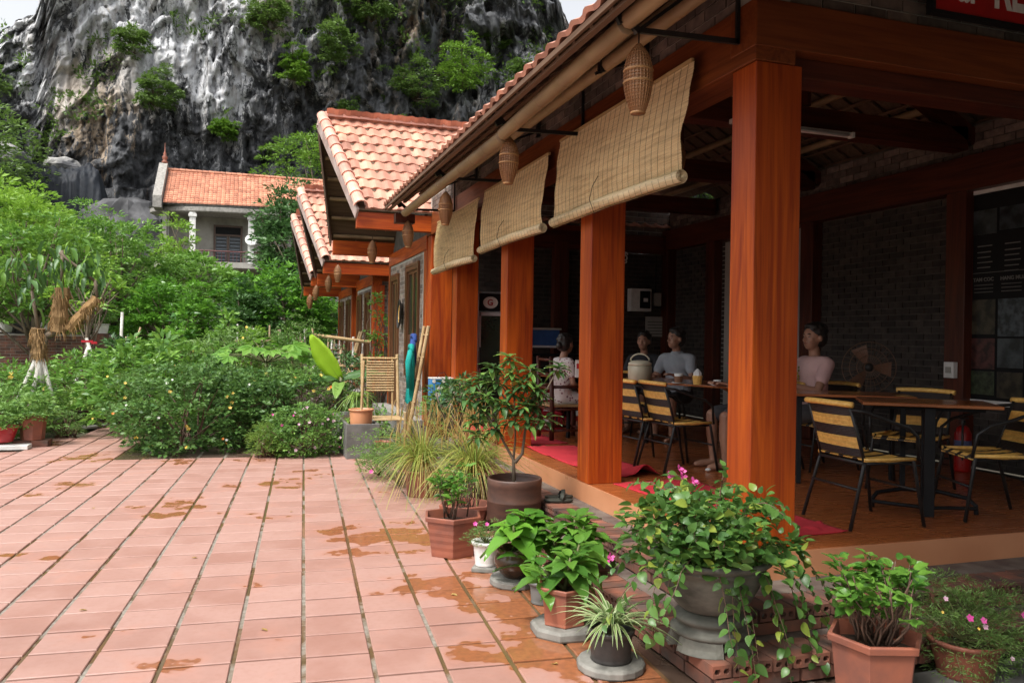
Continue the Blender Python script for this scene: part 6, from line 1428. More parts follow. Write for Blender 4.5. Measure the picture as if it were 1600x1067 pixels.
# banana plant
bn = thing('banana_plant', (1.15, 13.2, 0), 'young banana plant with one upright bright yellow-green leaf', 'plant')
part('stalk', MB().path([(1.45, 13.2, 0), (1.46, 13.2, .5), (1.48, 13.2, .98)], [.06, .05, .03], 10), STEMG, bn, smooth=True)
def big_leaf(parent, p0, d, n, L, w, droop, key, curl=.18, seg=12):
    d = Vector(d).normalized(); x = d.cross(Vector(n)).normalized(); z = x.cross(d); vs = []; fs = []
    for i in range(seg+1):
        u = i/seg; c = Vector(p0)+d*(L*u)+z*(-droop*L*u*u); ww = w/2*math.sin(PI*min(1, u*.93+.05))**.62*(1-.25*u)
        for q in (-1, -.5, 0, .5, 1): vs.append(c+x*(q*ww)+z*(abs(q)**1.3*curl*ww*2-.008*math.sin(i*2.1)*abs(q)))
    for i in range(seg):
        for j in range(4): b = i*5+j; fs.append((b, b+1, b+6, b+5))
    o = part('leaf', MB().add(vs, fs, 0.), LEAF[key], parent, smooth=True); s = o.modifiers.new('s', 'SOLIDIFY'); s.thickness = .002
    part('midrib', MB().path([Vector(p0)+d*(L*u)+z*(-droop*L*u*u-.006) for u in np.linspace(-.08, .97, 10)], [.009*(1-.8*i/9) for i in range(10)], 5), STEMG, o, smooth=True)
big_leaf(bn, (1.46, 13.2, .92), (-.60, .05, .82), (-.75, -.55, .30), .86, .42, .10, 'banana', curl=.08); big_leaf(bn, (1.48, 13.2, .92), (.9, -.2, .30), (-.1, -.5, 1), .75, .26, .25, 'treed'); big_leaf(bn, (1.46, 13.2, .90), (-.9, -.4, .16), (0, -.4, 1), .80, .26, .30, 'treed'); big_leaf(bn, (1.46, 13.15, .88), (-.2, -.9, -.05), (0, 0, 1), .62, .22, .30, 'bush'); big_leaf(bn, (1.48, 13.2, .9), (.8, .6, .2), (0, -.4, 1), .6, .22, .3, 'bush')

# ---------------------------------------------------------------- garden bushes
def bushy(name, x, y, rad, label, leaf, ncl, clr, npc, L, w=.5, fl=(), group='garden shrubs', cat='bush', z0=0, shell=.55, zc=.42, seg='d', zmin=-.45, lump=.2):
    t = thing(name, (x, y, z0), label, cat, group); o, C = add_cloud('foliage', t, LEAF[leaf], (x, y, z0+rad[2]*zc), (rad[0], rad[1], rad[2]*(1-zc)*1.25), ncl, clr, npc, L, w, seg, shell=shell, zmin=zmin, lump=lump)
    mb = MB()
    for c in C[rng.choice(len(C), min(26, len(C)), replace=False)]: limb(mb, (x+random.uniform(-.15,.15), y+random.uniform(-.1,.1), z0-.04), c, .016, .005, .12, 4, 4)
    part('stems', mb, TWIG, t, kind='stuff')
    dd = C-np.array((x, y, z0+rad[2]*zc)); front = [c for c in C if c[1] < y+.2]
    for fm, n, r_ in fl:
        for k in range(n): c = random.choice(front); flower(t, (c[0]+random.uniform(-.06,.06), c[1]-clr*.6, c[2]+random.uniform(.0, clr*.55)), r_*random.uniform(.8, 1.2), fm, 5, (0, -.9, .5))
    return t
random.seed(77)
bushy('lantana_bush', -.72, 12.25, (1.15, .95, 1.12), 'large round lantana bush with small yellow flower heads at the edge of the tiles', 'lant', 330, .13, 26, .075, .62, [('yellow', 14, .028), ('white', 8, .02), ('orange', 5, .022)], zmin=-.98, zc=.46)
bushy('lantana_bush', .05, 12.75, (.75, .8, .95), 'lower lantana shoulder between the big bush and the vinca', 'lant', 190, .13, 24, .075, .6, [('yellow', 3, .022)], zmin=-.98, zc=.46)
bushy('vinca_bush', .78, 11.28, (.56, .45, .62), 'low vinca bush dotted with pale pink flowers beside the concrete planter', 'bush', 300, .085, 24, .050, .5, [('pale', 26, .024), ('pink', 6, .02)], zmin=-.98, zc=.46)
bushy('grass_clump', .28, 11.15, (.20, .2, .40), 'yellow-green wispy clump left of the vinca bush', 'grassy', 60, .09, 30, .06, .1, cat='plant')
bushy('green_shrub', -1.4, 14.4, (1.1, 1.1, 1.35), 'mid green shrub behind the left of the lantana', 'tree', 170, .17, 18, .14, .5, [('yellow', 3, .02)])
bushy('green_shrub', -.2, 14.9, (1.1, 1.1, 1.5), 'loose shrub with twiggy top directly behind the lantana', 'fine', 190, .16, 26, .09, .30, [('yellow', 8, .03)])
bushy('green_shrub', .85, 13.6, (.85, .8, 1.10), 'grey-green shrub with yellow flowers under the papaya leaves', 'bush', 150, .14, 22, .08, .45, [('yellow', 8, .03), ('orange', 6, .025)])
bushy('willowy_shrub', .95, 15.6, (.62, .6, 1.75), 'upright fine-leaved grey-green shrub in front of the stake fence', 'fine', 190, .12, 24, .07, .28, zc=.5)
bushy('reddish_plant', 1.05, 12.7, (.42, .4, .72), 'brown-tinged feathery plant behind the vinca bush', 'purple', 80, .10, 26, .06, .2, cat='plant')
bushy('green_shrub', -2.75, 17.6, (1.3, 1.2, 1.1), 'wide bluish-green shrub in front of the brick garden wall', 'tree', 190, .17, 22, .11, .5)
bushy('green_shrub', -1.7, 18.5, (.9, .9, 1.35), 'shrub beside the white pole behind the path', 'bush', 120, .15, 20, .10, .45)
bushy('green_shrub', -4.0, 15.1, (1.2, 1.2, 1.02), 'bright green leafy shrub at the left edge near the wrapped tree', 'tree', 240, .15, 22, .10, .4, [('yellow', 6, .04)])
bushy('green_shrub', -3.55, 13.7, (.95, .8, .72), 'low leafy plant bed behind the red and terracotta pots', 'bush', 170, .13, 22, .09, .5)
bushy('grass_clump', -2.95, 15.9, (.55, .5, .52), 'yellow-green feathery clump over the wide brown bowl', 'grassy', 110, .10, 30, .08, .12, cat='plant')
bushy('fine_clump', -2.62, 13.9, (.30, .35, .36), 'soft green mound beside the terracotta pot on bricks', 'fine', 70, .08, 28, .05, .16, cat='plant')
bushy('croton_plant', -2.35, 16.6, (.40, .4, .62), 'yellow-green leaved plant at the end of the path', 'grassy', 60, .10, 14, .11, .35, cat='plant')
bushy('purple_plant', -2.12, 16.3, (.30, .3, .42), 'purplish plant beside the end of the path', 'purple', 60, .08, 18, .07, .4, [('pink', 2, .02)], cat='plant')
bushy('green_shrub', 1.9, 16.9, (.8, .8, 1.15), 'dark shrub before the middle cabin', 'treed', 110, .14, 20, .09, .45)
bushy('green_shrub', -.6, 17.5, (1.3, 1.0, 1.55), 'deep green shrub in the middle of the garden with red tips', 'tree', 170, .16, 20, .11, .5, [('orange', 5, .025)])
bushy('rooted_climber', 2.55, 16.4, (.13, .16, 2.5), 'slim leafy climber between nearest cabin and the orange column of the middle cabin', 'tree', 34, .10, 12, .09, .5, zc=.72, cat='plant', zmin=-.9)
# papaya-like broad lobed leaves
pap = thing('papaya_plant', (.35, 14.3, 0), 'papaya plant with large bright lobed leaves in the middle of the garden', 'plant')
random.seed(3)
part('trunk', MB().path([(.35, 14.3, 0), (.37, 14.3, .7), (.33, 14.3, 1.22)], [.05, .04, .03], 8), STEMG, pap, smooth=True)
for k in range(15):
    a = k*2.4; L = random.uniform(.45, .85); e = Vector((.33, 14.3, 1.15)); tip = e+Vector((math.cos(a)*L, math.sin(a)*L*.8, random.uniform(.0, .38))); part('leaf_stalk', MB().path([e, e.lerp(tip, .6)+Vector((0,0,.06)), tip], [.012, .009, .006], 5), STEMG, pap, smooth=True)
    m = MB(); d0 = Vector((math.cos(a), math.sin(a), -.25)).normalized(); nrm = Vector((random.uniform(-.2,.2), -.55, 1)).normalized(); x_ = d0.cross(nrm).normalized(); z_ = x_.cross(d0); S_ = random.uniform(.26, .38)
    for j in range(7):
        b = (j-3)*.62; dv = d0*math.cos(b)+x_*math.sin(b); sv = z_.cross(dv); l = S_*(1-.10*abs(j-3)); vs = [tip, tip+dv*l*.35+sv*l*.13, tip+dv*l*.62+sv*l*.22-z_*l*.05, tip+dv*l-z_*l*.16, tip+dv*l*.62-sv*l*.22-z_*l*.05, tip+dv*l*.35-sv*l*.13]; m.add(vs, [(0,1,2,3), (0,3,4,5)], random.random())
    part('leaf', m, LEAF['papaya'], pap)
# ground cover filling the beds
P = np.stack([rng.uniform(-6, 2.6, 16000), rng.uniform(13.0, 27, 16000), rng.uniform(0, .30, 16000)], -1)
P = P[~((P[:, 0] > -3.3+.03*(P[:, 1]-12)) & (P[:, 0] < -1.75) & (P[:, 1] < 16.5))]
V, F, v = leaf_cloud(P, rdir(len(P))+[0, 0, .6], .14, leaf_shape('d', .35)); tag(link('ground_cover', npmesh('ground_cover', V, F, v, LEAF['bush']), kind='stuff'), 'low leafy ground cover between the garden shrubs', 'ground cover')

# ---------------------------------------------------------------- left pots
def lp(name, x, y, pot, label, leaf, rad, base=None):
    t = thing(name, (x, y, .0), label, 'potted plant', 'pots along the left side of the path'); z = 0
    pot_parts(t, x, y, .09, *pot); o, C = add_cloud('foliage', t, LEAF[leaf], (x, y, .09+pot[1]+rad[2]*.3), rad, 60, .08, 18, .06, .45, 'd', zmin=-.6); return t
lp('potted_plant', -2.86, 12.95, (.19, .34, TERRA, 'oct', .78), 'square-shouldered terracotta pot standing on bricks at the left of the path', 'bush', (.30, .28, .22))
solo('brick_pair', MB().box(-.22, -.005, -.15, .15, 0, .085).box(.005, .22, -.15, .15, 0, .085), BRICKR, 'pair of bricks under the terracotta pot left of the path', 'bricks', loc=(-2.86, 12.95, .002), bev=.004)
lp('potted_plant', -3.18, 12.75, (.20, .22, flat('red_plastic', (.42,.025,.03), .35), 'round', .6), 'small red plastic bowl pot with vinca at the left edge', 'bush', (.34, .28, .22))
solo('white_plinth', MB().box(-.3, .3, -.12, .12, 0, .06), WHITE, 'flat white block in front of the red pot', 'block', loc=(-3.12, 12.62, .002), bev=.006)
slab(-3.35, 12.35, .002, .2, .05, 'grey round slab at the left edge of the photo', 14)
lp('potted_plant', -2.66, 15.35, (.36, .22, GLAZE, 'round', .6), 'wide brown glazed bowl with grassy foliage near the end of the path', 'grassy', (.45, .4, .22))
slab(-2.62, 15.3, .002, .40, .06, 'pale flat slab under the wide brown bowl', 16)

# ---------------------------------------------------------------- garden wall, wrapped tree, poles, fence
gw = thing('garden_wall', (-5, 24, 0), 'weathered red brick garden wall with piers at the left', 'wall')
brick_wall(gw, 'wall', (-12, 24, 0), (1, 0, 0), 8.4, 0, 1.56, out=(0, -1, 0), m=BRICKR)
for x in (-3.9, -6.6, -9.3): part('pier', MB().box(x, x+.34, 23.86, 24.3, 0, 1.60), BRICKR, gw)
brick_wall(gw, 'wall', (-3.6, 24, 0), (0, 1, 0), 3.0, 0, 1.56, out=(1, 0, 0), m=BRICKR)
for x, lb in ((-5.0, 'white planter on the garden wall behind the wrapped tree'), (-3.72, 'white pot on the right end of the garden wall'), (-6.0, 'white pot on the garden wall at the left edge')):
    t = thing('wall_pot', (x, 24.1, 1.6), lb, 'potted plant', 'white pots on the garden wall'); pot_parts(t, x, 24.1, 1.602, .20, .26, WHITE, 'round', .75); add_cloud('foliage', t, LEAF['tree'], (x, 24.1, 2.1), (.35, .3, .35), 40, .1, 16, .10, .4)
wt = thing('wrapped_tree', (-3.2, 15.2, 0), 'young tree wrapped in straw with a white-washed trunk and hanging long leaves', 'tree'); x, y = -3.28, 15.2
part('trunk', MB().path([(x, y, 0), (x+.02, y, .9), (x+.0, y, 1.25)], [.09, .075, .07], 9), WHITEP, wt, smooth=True)
random.seed(6)
def straw(p0, p1, r, name='straw_wrap'):
    m = MB(); p0 = Vector(p0); p1 = Vector(p1); m.path([p0.lerp(p1, u)+Vector((random.uniform(-1,1), random.uniform(-1,1), 0))*r*.12 for u in np.linspace(0, 1, 7)], [r*random.uniform(.85, 1.15) for _ in range(7)], 9, c=.5)
    for i in range(150):
        u = random.random(); a = random.random()*2*PI; q = p0.lerp(p1, u)+Vector((math.cos(a), math.sin(a), 0))*r*.95; dn = Vector((math.cos(a)*.25+random.uniform(-.2,.2), math.sin(a)*.25, -1)).normalized()*random.uniform(.08, .2); m.path([q, q+dn*.5+Vector((math.cos(a), math.sin(a), 0))*.02, q+dn], [.006, .005, .002], 3, caps=False, c=random.random())
    return part(name, m, ROPE, wt)
straw((x-.0, y, 1.18), (x-.02, y, 1.68), .10); straw((x+.28, y, 1.62), (x+.33, y, 2.36), .12); straw((x+.42, y, 1.66), (x+.86, y, 2.22), .085)
for a, b, r_ in (((x, y, 1.2), (x+.1, y, 1.55), .06), ((x+.1, y, 1.55), (x+.36, y, 1.68), .06), ((x+.86, y, 2.22), (x+.82, y, 2.52), .03), ((x+.82, y, 2.5), (x+.3, y-.1, 2.95), .025), ((x+.33, y, 2.36), (x+.32, y, 3.0), .03), ((x-.02, y, 1.66), (x-.12, y, 2.3), .03), ((x-.12, y, 2.3), (x-.02, y, 2.75), .02)): part('branch', MB().path([a, b], [r_, r_*.8], 8), BARK, wt, smooth=True)
for a, b in (((x-.45, y-.2, 0), (x-.05, y, 1.15)), ((x+.35, y-.1, 0), (x+.02, y, 1.3)), ((x-.1, y-.4, 0), (x, y, 1.1))): part('prop_pole', MB().path([a, b], .035, 7), WHITEP, wt, smooth=True)
V_, F_ = [], []
for hx, hy, hz in ((x+.3, y-.1, 3.0), (x+.32, y, 3.05), (x+.6, y, 2.85), (x-.02, y, 2.8), (x+.9, y+.1, 2.7), (x+.5, y+.2, 3.1), (x-.1, y, 2.3), (x+.1, y-.3, 2.75), (x+.75, y-.2, 2.95), (x-.4, y, 2.9)):
    for k in range(11): a = random.random()*6.3; one_leaf(wt, 'treed' if k % 3 else 'tree', (hx+random.uniform(-.22, .22), hy+random.uniform(-.2, .2), hz+random.uniform(-.28, .14)), (math.cos(a)*.8, math.sin(a)*.8, -.9+random.uniform(-.4, .5)), (0, 0, 1), random.uniform(.20, .36), .27, .35, .06)
pole = lambda nm, a, b, r_, lb, m, g='garden poles': solo(nm, MB().path([Vector((0, 0, 0)), Vector(b)-Vector(a)], [r_, r_*.8], 7), m, lb, 'pole', g, True, loc=a)
pole('white_pole', (-2.45, 18, 0), (-2.40, 18, 2.05), .035, 'tall white pole right of the garden wall end', WHITEP)
for k, (a, b, lb) in enumerate((((-2.6, 18.3, 0), (-2.1, 18.4, 1.75), 'grey stick leaning right beside the white pole'), ((-2.15, 18.1, 0), (-2.35, 18.2, 1.55), 'thin stick leaning left beside the white pole'), ((-2.0, 18.2, 0), (-2.28, 18.2, 1.3), 'short stick at the foot of the white pole'))): pole('leaning_stick', a, b, .025, lb, BAMBOOD, 'sticks around the white pole')
tree('young_tree', (-3.42, 20.2, 0), 2.6, 2.5, (.75, .6, .6), 'treey', 26, .20, 12, .20, 'bare-stemmed young tree held by white props with a red ribbon', tr=.05, w=.4, group='young trees by the wall')
for a, b, lb in (((-3.75, 20.1, 0), (-3.38, 20.2, 1.3), 'left white prop of the young tree'), ((-3.0, 20.1, 0), (-3.42, 20.2, 1.5), 'right white prop of the young tree')): pole('tree_prop', a, b, .045, lb, WHITEP, 'white props of the young tree')
solo('red_ribbon', MB().box(-.12, .12, -.05, -.04, -.02, .03).box(.08, .2, -.052, -.042, -.05, 0), REDC, 'red ribbon tied round the young tree', 'ribbon', loc=(-3.38, 20.1, 1.42))
fe = thing('stake_fence', (1.0, 23, 0), 'rough fence of uneven bamboo stakes with a horizontal rail across the garden back', 'fence')
random.seed(9)
for k in range(30):
    x = -.4+k*.115+random.uniform(-.05, .05); h = random.uniform(1.35, 1.95); part('stake', MB().path([(x, 23+random.uniform(-.1,.1), 0), (x+random.uniform(-.12,.12), 23, h)], [.035, .025], 6, c=random.random()), random.choice((WHITEP, BAMBOOD, BAMBOO, BARK)), fe, smooth=True)
for x0, x1, z in ((-.4, 1.4, 1.45), (.3, 3.2, 1.22)): part('rail', MB().path([(x0, 22.95, z), (x1, 22.95, z+.03)], .03, 7), BAMBOOD, fe, smooth=True)
bf = thing('bamboo_rail', (2, 18.5, 0), 'long pale bamboo pole resting level across forked stakes left of the middle cabin', 'rail'); bamboo(bf, (1.45, 18.4, 1.64), (2.68, 18.3, 1.50), .045, 'pole', BAMBOO); bamboo(bf, (1.9, 18.4, .95), (2.70, 18.4, .95), .03, 'lower_pole', BAMBOO)
for x in (1.40, 2.0, 2.3, 2.5): part('post', MB().path([(x, 18.42, 0), (x+random.uniform(-.03,.08), 18.42, random.uniform(1.5, 1.75))], .028, 6), random.choice((WHITEP, BAMBOOD)), bf, smooth=True)

# ---------------------------------------------------------------- trees
random.seed(12)
G = 'trees behind the garden'
tree('garden_tree', (-6.8, 26, 0), 6.0, 3.5, (2.8, 2.2, 2.5), 'treey', 280, .36, 44, .16, 'tall yellow-green tree at the left edge above the brick wall', G, tr=.2)
tree('garden_tree', (-4.6, 29, 0), 5.6, 3.2, (2.3, 2.0, 2.4), 'tree', 270, .36, 44, .16, 'mid green tree left of the far house, behind the wall end', G, tr=.2)
tree('garden_tree', (-8.6, 30, 0), 6.8, 4.0, (3.0, 2.5, 2.8), 'treey', 220, .5, 36, .24, 'bright tree standing below the black tarpaulin at far left', G, tr=.2)
tree('garden_tree', (-1.6, 31, 0), 4.6, 2.35, (2.2, 1.8, 2.0), 'tree', 280, .40, 42, .20, 'rounded green tree below the far house balcony', G, tr=.2)
tree('garden_tree', (1.1, 29, 0), 4.3, 2.2, (1.8, 1.5, 1.75), 'shiny', 260, .34, 40, .19, 'glossy bright-leaved tree right in front of the far house doorway', G, tr=.2, w=.5)
tree('garden_tree', (1.95, 34, 0), 8.3, 5.1, (1.7, 2.0, 2.6), 'treed', 260, .42, 40, .22, 'tall dark grey-green tree covering the right of the far house', G, tr=.25)
tree('garden_tree', (-2.3, 27, 0), 3.4, 1.9, (1.5, 1.3, 1.5), 'shiny', 170, .28, 38, .17, 'lower glossy tree at the foot of the rounded one', G, tr=.14)
tree('garden_tree', (.1, 28, 0), 3.2, 1.9, (1.1, 1.0, 1.4), 'treed', 120, .26, 36, .17, 'dark low tree behind the papaya plant', G, tr=.12)
tree('garden_tree', (-5.1, 23, 0), 4.2, 3.0, (1.5, 1.0, 1.5), 'tree', 130, .28, 30, .17, 'leafy tree hanging over the brick wall behind the wrapped tree', G, tr=.12)
tree('garden_tree', (4.3, 33, 0), 6.5, 3.5, (1.8, 1.8, 3.2), 'treed', 220, .38, 38, .2, 'dark tree seen under the cabin eaves at the back', G, tr=.2)
tree('garden_tree', (2.1, 30.5, 0), 4.0, 2.2, (1.5, 1.2, 1.9), 'treed', 150, .30, 38, .18, 'shaded dark tree just right of the glossy one', G, tr=.16)
tree('bamboo_clump', (-3.1, 40, 0), 7, 5.2, (.8, 1.0, 2.0), 'treey', 70, .30, 34, .20, 'slim yellow-green tree between the left balcony columns of the far house', G, tr=.1)
tree('wild_tree', (4.2, 52, 0), 14, 11.3, (3.6, 2.5, 3.4), 'cliffy', 200, .55, 46, .26, 'feathery bright green tree at the cliff foot above the cabin roof', 'wild trees at the cliff foot', tr=.3, w=.3)
tree('wild_tree', (-14.5, 50, 0), 13, 9.6, (4.0, 3, 4.2), 'cliff', 200, .6, 40, .30, 'dark wild tree on the rocks at the far left', 'wild trees at the cliff foot', tr=.3)
tree('wild_tree', (-8.5, 48, 0), 8, 4.6, (3.8, 3, 2.6), 'cliff', 200, .6, 40, .30, 'wild green tree on the rocks below the tarpaulin', 'wild trees at the cliff foot', tr=.3)
# near branch tip at the top left corner
nb_ = thing('overhanging_branch', (-1.95, 3.0, 0), 'branch tip with long leaves poking in at the top left corner', 'tree'); part('trunk', MB().path([(-3.6, 4.2, 0), (-3.4, 4.0, 2), (-2.4, 3.75, 2.9), (-1.02, 3.5, 2.98)], [.09, .07, .04, .008], 8), BARK, nb_, smooth=True)
for k in range(9): one_leaf(nb_, 'broad', (-1.0-.02*k, 3.5+.02*k, 2.97-.02*(k % 3)), (.55+random.uniform(-.5,.4), random.uniform(-.6,.6), -.35-.1*(k % 3)), (0, -.3, 1), random.uniform(.12, .19), .26, .3)
# cliff shrubs
for dg, z, r_, lf, lb in ((14.7, 24.6, 3.0, 'cliffy', 'largest round bright green shrub on the cliff above the cabin roof'), (11.1, 23.5, 2.3, 'cliff', 'softer round shrub left of the bright one on the cliff'), (11.3, 18.6, 1.9, 'cliff', 'low shrub under the soft round one'), (22.6, 32.6, 1.4, 'cliff', 'lone shrub on the skyline beyond the eave'),
   (1.0, 27.5, 1.7, 'cliff', 'bush sprouting high on the dark slab'), (3.0, 23.6, 1.5, 'cliffy', 'small bright bush on the slope above the cabin ridge'), (-6.0, 20.4, 2.0, 'cliff', 'bush hanging in the middle of the streaked face'), (-7.3, 24.5, 1.3, 'cliff', 'narrow vine-like bush on the ochre streaks'), (5.6, 25.5, 2.2, 'cliff', 'bush in the gully beside the dark slab'),
   (8.0, 29.5, 2.0, 'cliff', 'bush high in the centre of the cliff'), (16.4, 29.8, 1.8, 'cliff', 'bush on the upper right ledge'), (-12.0, 29.5, 2.4, 'cliff', 'scrub on the upper left shoulder of the cliff'), (-1.5, 18.4, .9, 'cliffy', 'tiny bright tuft at the base of the slab'), (18.6, 26.0, 1.5, 'cliff', 'bush low on the right of the cliff'),
   (-15.8, 20.0, 2.2, 'cliff', 'scrub at the left edge of the cliff'), (6.4, 20.3, 1.7, 'cliff', 'bush at the foot of the gully'), (12.6, 34, 2.2, 'cliff', 'yellowish scrub at the top centre of the cliff'), (.2, 33.5, 1.6, 'cliff', 'bush near the top edge of the photo on the cliff')):
    cliff_tree(dg, z, r_, lf, lb, n=int(24+r_*26))

# ---------------------------------------------------------------- far house
fh = thing('far_house', (-.5, 45, 0), 'two-storey grey house with an orange tiled roof and a curved balcony below the cliff', 'house')
part('wall', MB().box(-4.2, 5.5, 46.6, 52, 0, 8.05), PLAST, fh); part('wall', MB().box(-4.2, -4.0, 45.2, 46.6, 0, 8.0), PLAST, fh)
part('balcony_slab', MB().lathe([(1, 0), (1, .3)], -.2, 46.6, 5.15, 40, sx=4.5, sy=1.9), PLAST, fh); part('eave_slab', MB().lathe([(.97, 0), (1, .05), (1, .26), (.985, .30)], -.2, 46.6, 7.98, 40, sx=4.75, sy=2.2), CONC, fh, bev=.02); part('eave_rim', MB().lathe([(1.002, 0), (1.012, .06)], -.2, 46.6, 8.28, 40, sx=4.75, sy=2.2), CONCD, fh)
for x, y in ((-4.12, 46.1), (-2.72, 44.95), (.18, 44.85), (3.0, 45.2)): part('column', MB().box(x-.15, x+.15, y-.15, y+.15, 5.4, 7.98), WHITE, fh); part('capital', MB().box(x-.2, x+.2, y-.2, y+.2, 7.75, 7.9), WHITE, fh)
dr2 = part('shutter_door', MB().box(-1.75, -1.65, 46.5, 46.62, 5.4, 7.6).box(-.35, -.25, 46.5, 46.62, 5.4, 7.6).box(-1.65, -.35, 46.5, 46.62, 7.5, 7.6).box(-1.65, -.35, 46.5, 46.62, 7.0, 7.1).box(-1.05, -.95, 46.5, 46.62, 5.4, 7.0), flat('door_brown', (.14,.09,.07)), fh); part('transom', MB().box(-1.65, -.35, 46.56, 46.60, 7.1, 7.5), BLACKM, dr2)
for x in (-1.62, -.92):
    part('shutter', MB().box(x, x+.55, 46.58, 46.60, 5.4, 7.0), flat('shutter_back', (.07,.075,.085)), dr2)
    for k in range(8): part('louvre', MB().box(x+.02, x+.53, 46.53, 46.57, 5.5+k*.19, 5.56+k*.19), flat('louvre_grey', (.20,.23,.27)), dr2)
rl = MB(); rl.path([(x, 44.75+.0*x, 6.0) for x in np.linspace(-2.6, 3, 8)], .035, 6)
for k in range(30): rl.path([(-2.6+k*.19, 44.75, 5.4), (-2.6+k*.19, 44.75, 6.0)], .012, 4)
part('railing', rl, flat('rail_red', (.15,.05,.05)), fh)
rf = part('roof', MB().add([(-4.4, 44.9, 8.32), (9, 44.9, 8.62), (9, 47.9, 10.55), (-4.4, 47.9, 10.55), (-4.4, 51, 8.4), (9, 51, 8.5)], [(0,1,2,3), (3,2,5,4)]), CONCD, fh)
m = MB(); rows = 15
for r_ in range(rows):
    for k in range(60):
        x0_ = -4.15+k*.215; u = r_/rows; u2 = (r_+1.12)/rows; y0_ = 44.82+3.05*u; y1_ = 44.82+3.05*u2; z0_ = 8.40+2.2*u+.30/13.4*(x0_+4.4)*(1-u); z1_ = z0_+2.2/rows*1.1; w_ = .2; c = random.random()
        m.add([(x0_, y0_, z0_+.05), (x0_+.1, y0_, z0_+.085), (x0_+w_, y0_, z0_+.05), (x0_+w_, y1_, z1_), (x0_+.1, y1_, z1_+.03), (x0_, y1_, z1_), (x0_, y0_, z0_-.02), (x0_+w_, y0_, z0_-.02)], [(0,1,4,5), (1,2,3,4), (6,7,2,1,0)], c)
part('tiles', m, RTILEF, rf, kind='stuff')
m = MB()
for k in range(43): m.path([(-4.2+k*.3, 47.9, 10.66), (-4.2+k*.3+.28, 47.9, 10.66)], [.13, .11], 7, c=random.random())
part('ridge_tiles', m, RTILEF, rf, kind='stuff')
part('parapet', MB().add([(-4.62, 44.6, 8.1), (-4.62, 48.2, 8.1), (-4.62, 48.2, 10.95), (-4.62, 47.6, 10.95), (-4.62, 44.6, 8.7), (-4.2, 44.6, 8.1), (-4.2, 48.2, 8.1), (-4.2, 48.2, 10.95), (-4.2, 47.6, 10.95), (-4.2, 44.6, 8.7)], [(0,1,2,3,4), (9,8,7,6,5), (0,4,9,5), (4,3,8,9), (3,2,7,8), (2,1,6,7), (1,0,5,6)]), CONC, fh)
part('finial', MB().lathe([(.14, 0), (.16, .1), (.08, .16), (.13, .26), (.14, .36), (.07, .46), (.09, .54), (.03, .66), (.02, .95), (.002, 1.15)], -4.35, 47.7, 10.95, 14), TERRA, fh, smooth=True)
dish = thing('satellite_dish', (.25, 44.7, 6.6), 'white satellite dish on the balcony column of the far house', 'satellite dish'); part('reflector', MB().lathe([(.001, 0), (.22, .02), (.33, .06), (.335, .065), (.22, .035), (.001, .015)], n=22).tr(Matrix.Translation((.22, 44.6, 6.62)) @ Matrix.Rotation(R(68), 4, 'X')), WHITE, dish, smooth=True); part('arm', MB().path([(.22, 44.8, 6.5), (.22, 44.2, 6.4), (.22, 44.05, 6.7)], .02, 6), METAL, dish)

# tarpaulin over a heap on the rocks
tp = thing('tarpaulin_heap', (-10, 52, 9), 'heap covered with a crumpled black tarpaulin on the rocks left of the far house', 'tarpaulin')
nx_, ny_ = 130, 60; X, Y = np.meshgrid(np.linspace(-15.4, -6.4, nx_), np.linspace(50.6, 54, ny_)); tx = (X+15.4)/9.0; ty = (Y-50.6)/3.4
prof = np.interp(tx, [0, .04, .12, .35, .6, .75, .80, .86, .92, 1], [.0, .8, 1.55, 1.75, 1.6, 1.75, 1.6, .55, .3, 0])*np.clip(np.sin(np.clip(ty*1.15+.08, 0, 1)*PI), 0, 1)**.38
cr_ = fbm(X*2.2+Y*.6+50, Y*.5+3, 5, 91, .6); Zt = 8.1+prof*1.85+(np.abs(cr_-.5))*1.0*(prof > .02)-.2
Zt[0] = 6.8; Zt[1] = np.minimum(Zt[1], 8.6+.3*cr_[1])
V = np.stack([X, Y-(np.abs(fbm(X*1.7+9, Zt*.4, 4, 92)-.5))*1.2, Zt], -1).reshape(-1, 3); i = np.arange(nx_*ny_).reshape(ny_, nx_); F = np.stack([i[:-1, :-1], i[:-1, 1:], i[1:, 1:], i[1:, :-1]], -1).reshape(-1, 4)
o = link('sheet', npmesh('sheet', V-np.array((-10, 52, 9)), F, np.full(len(F), .5), mat('black_tarpaulin', (.012,.014,.019), (.022,.026,.033), 3, rough=.6, spec=.2), True), tp)
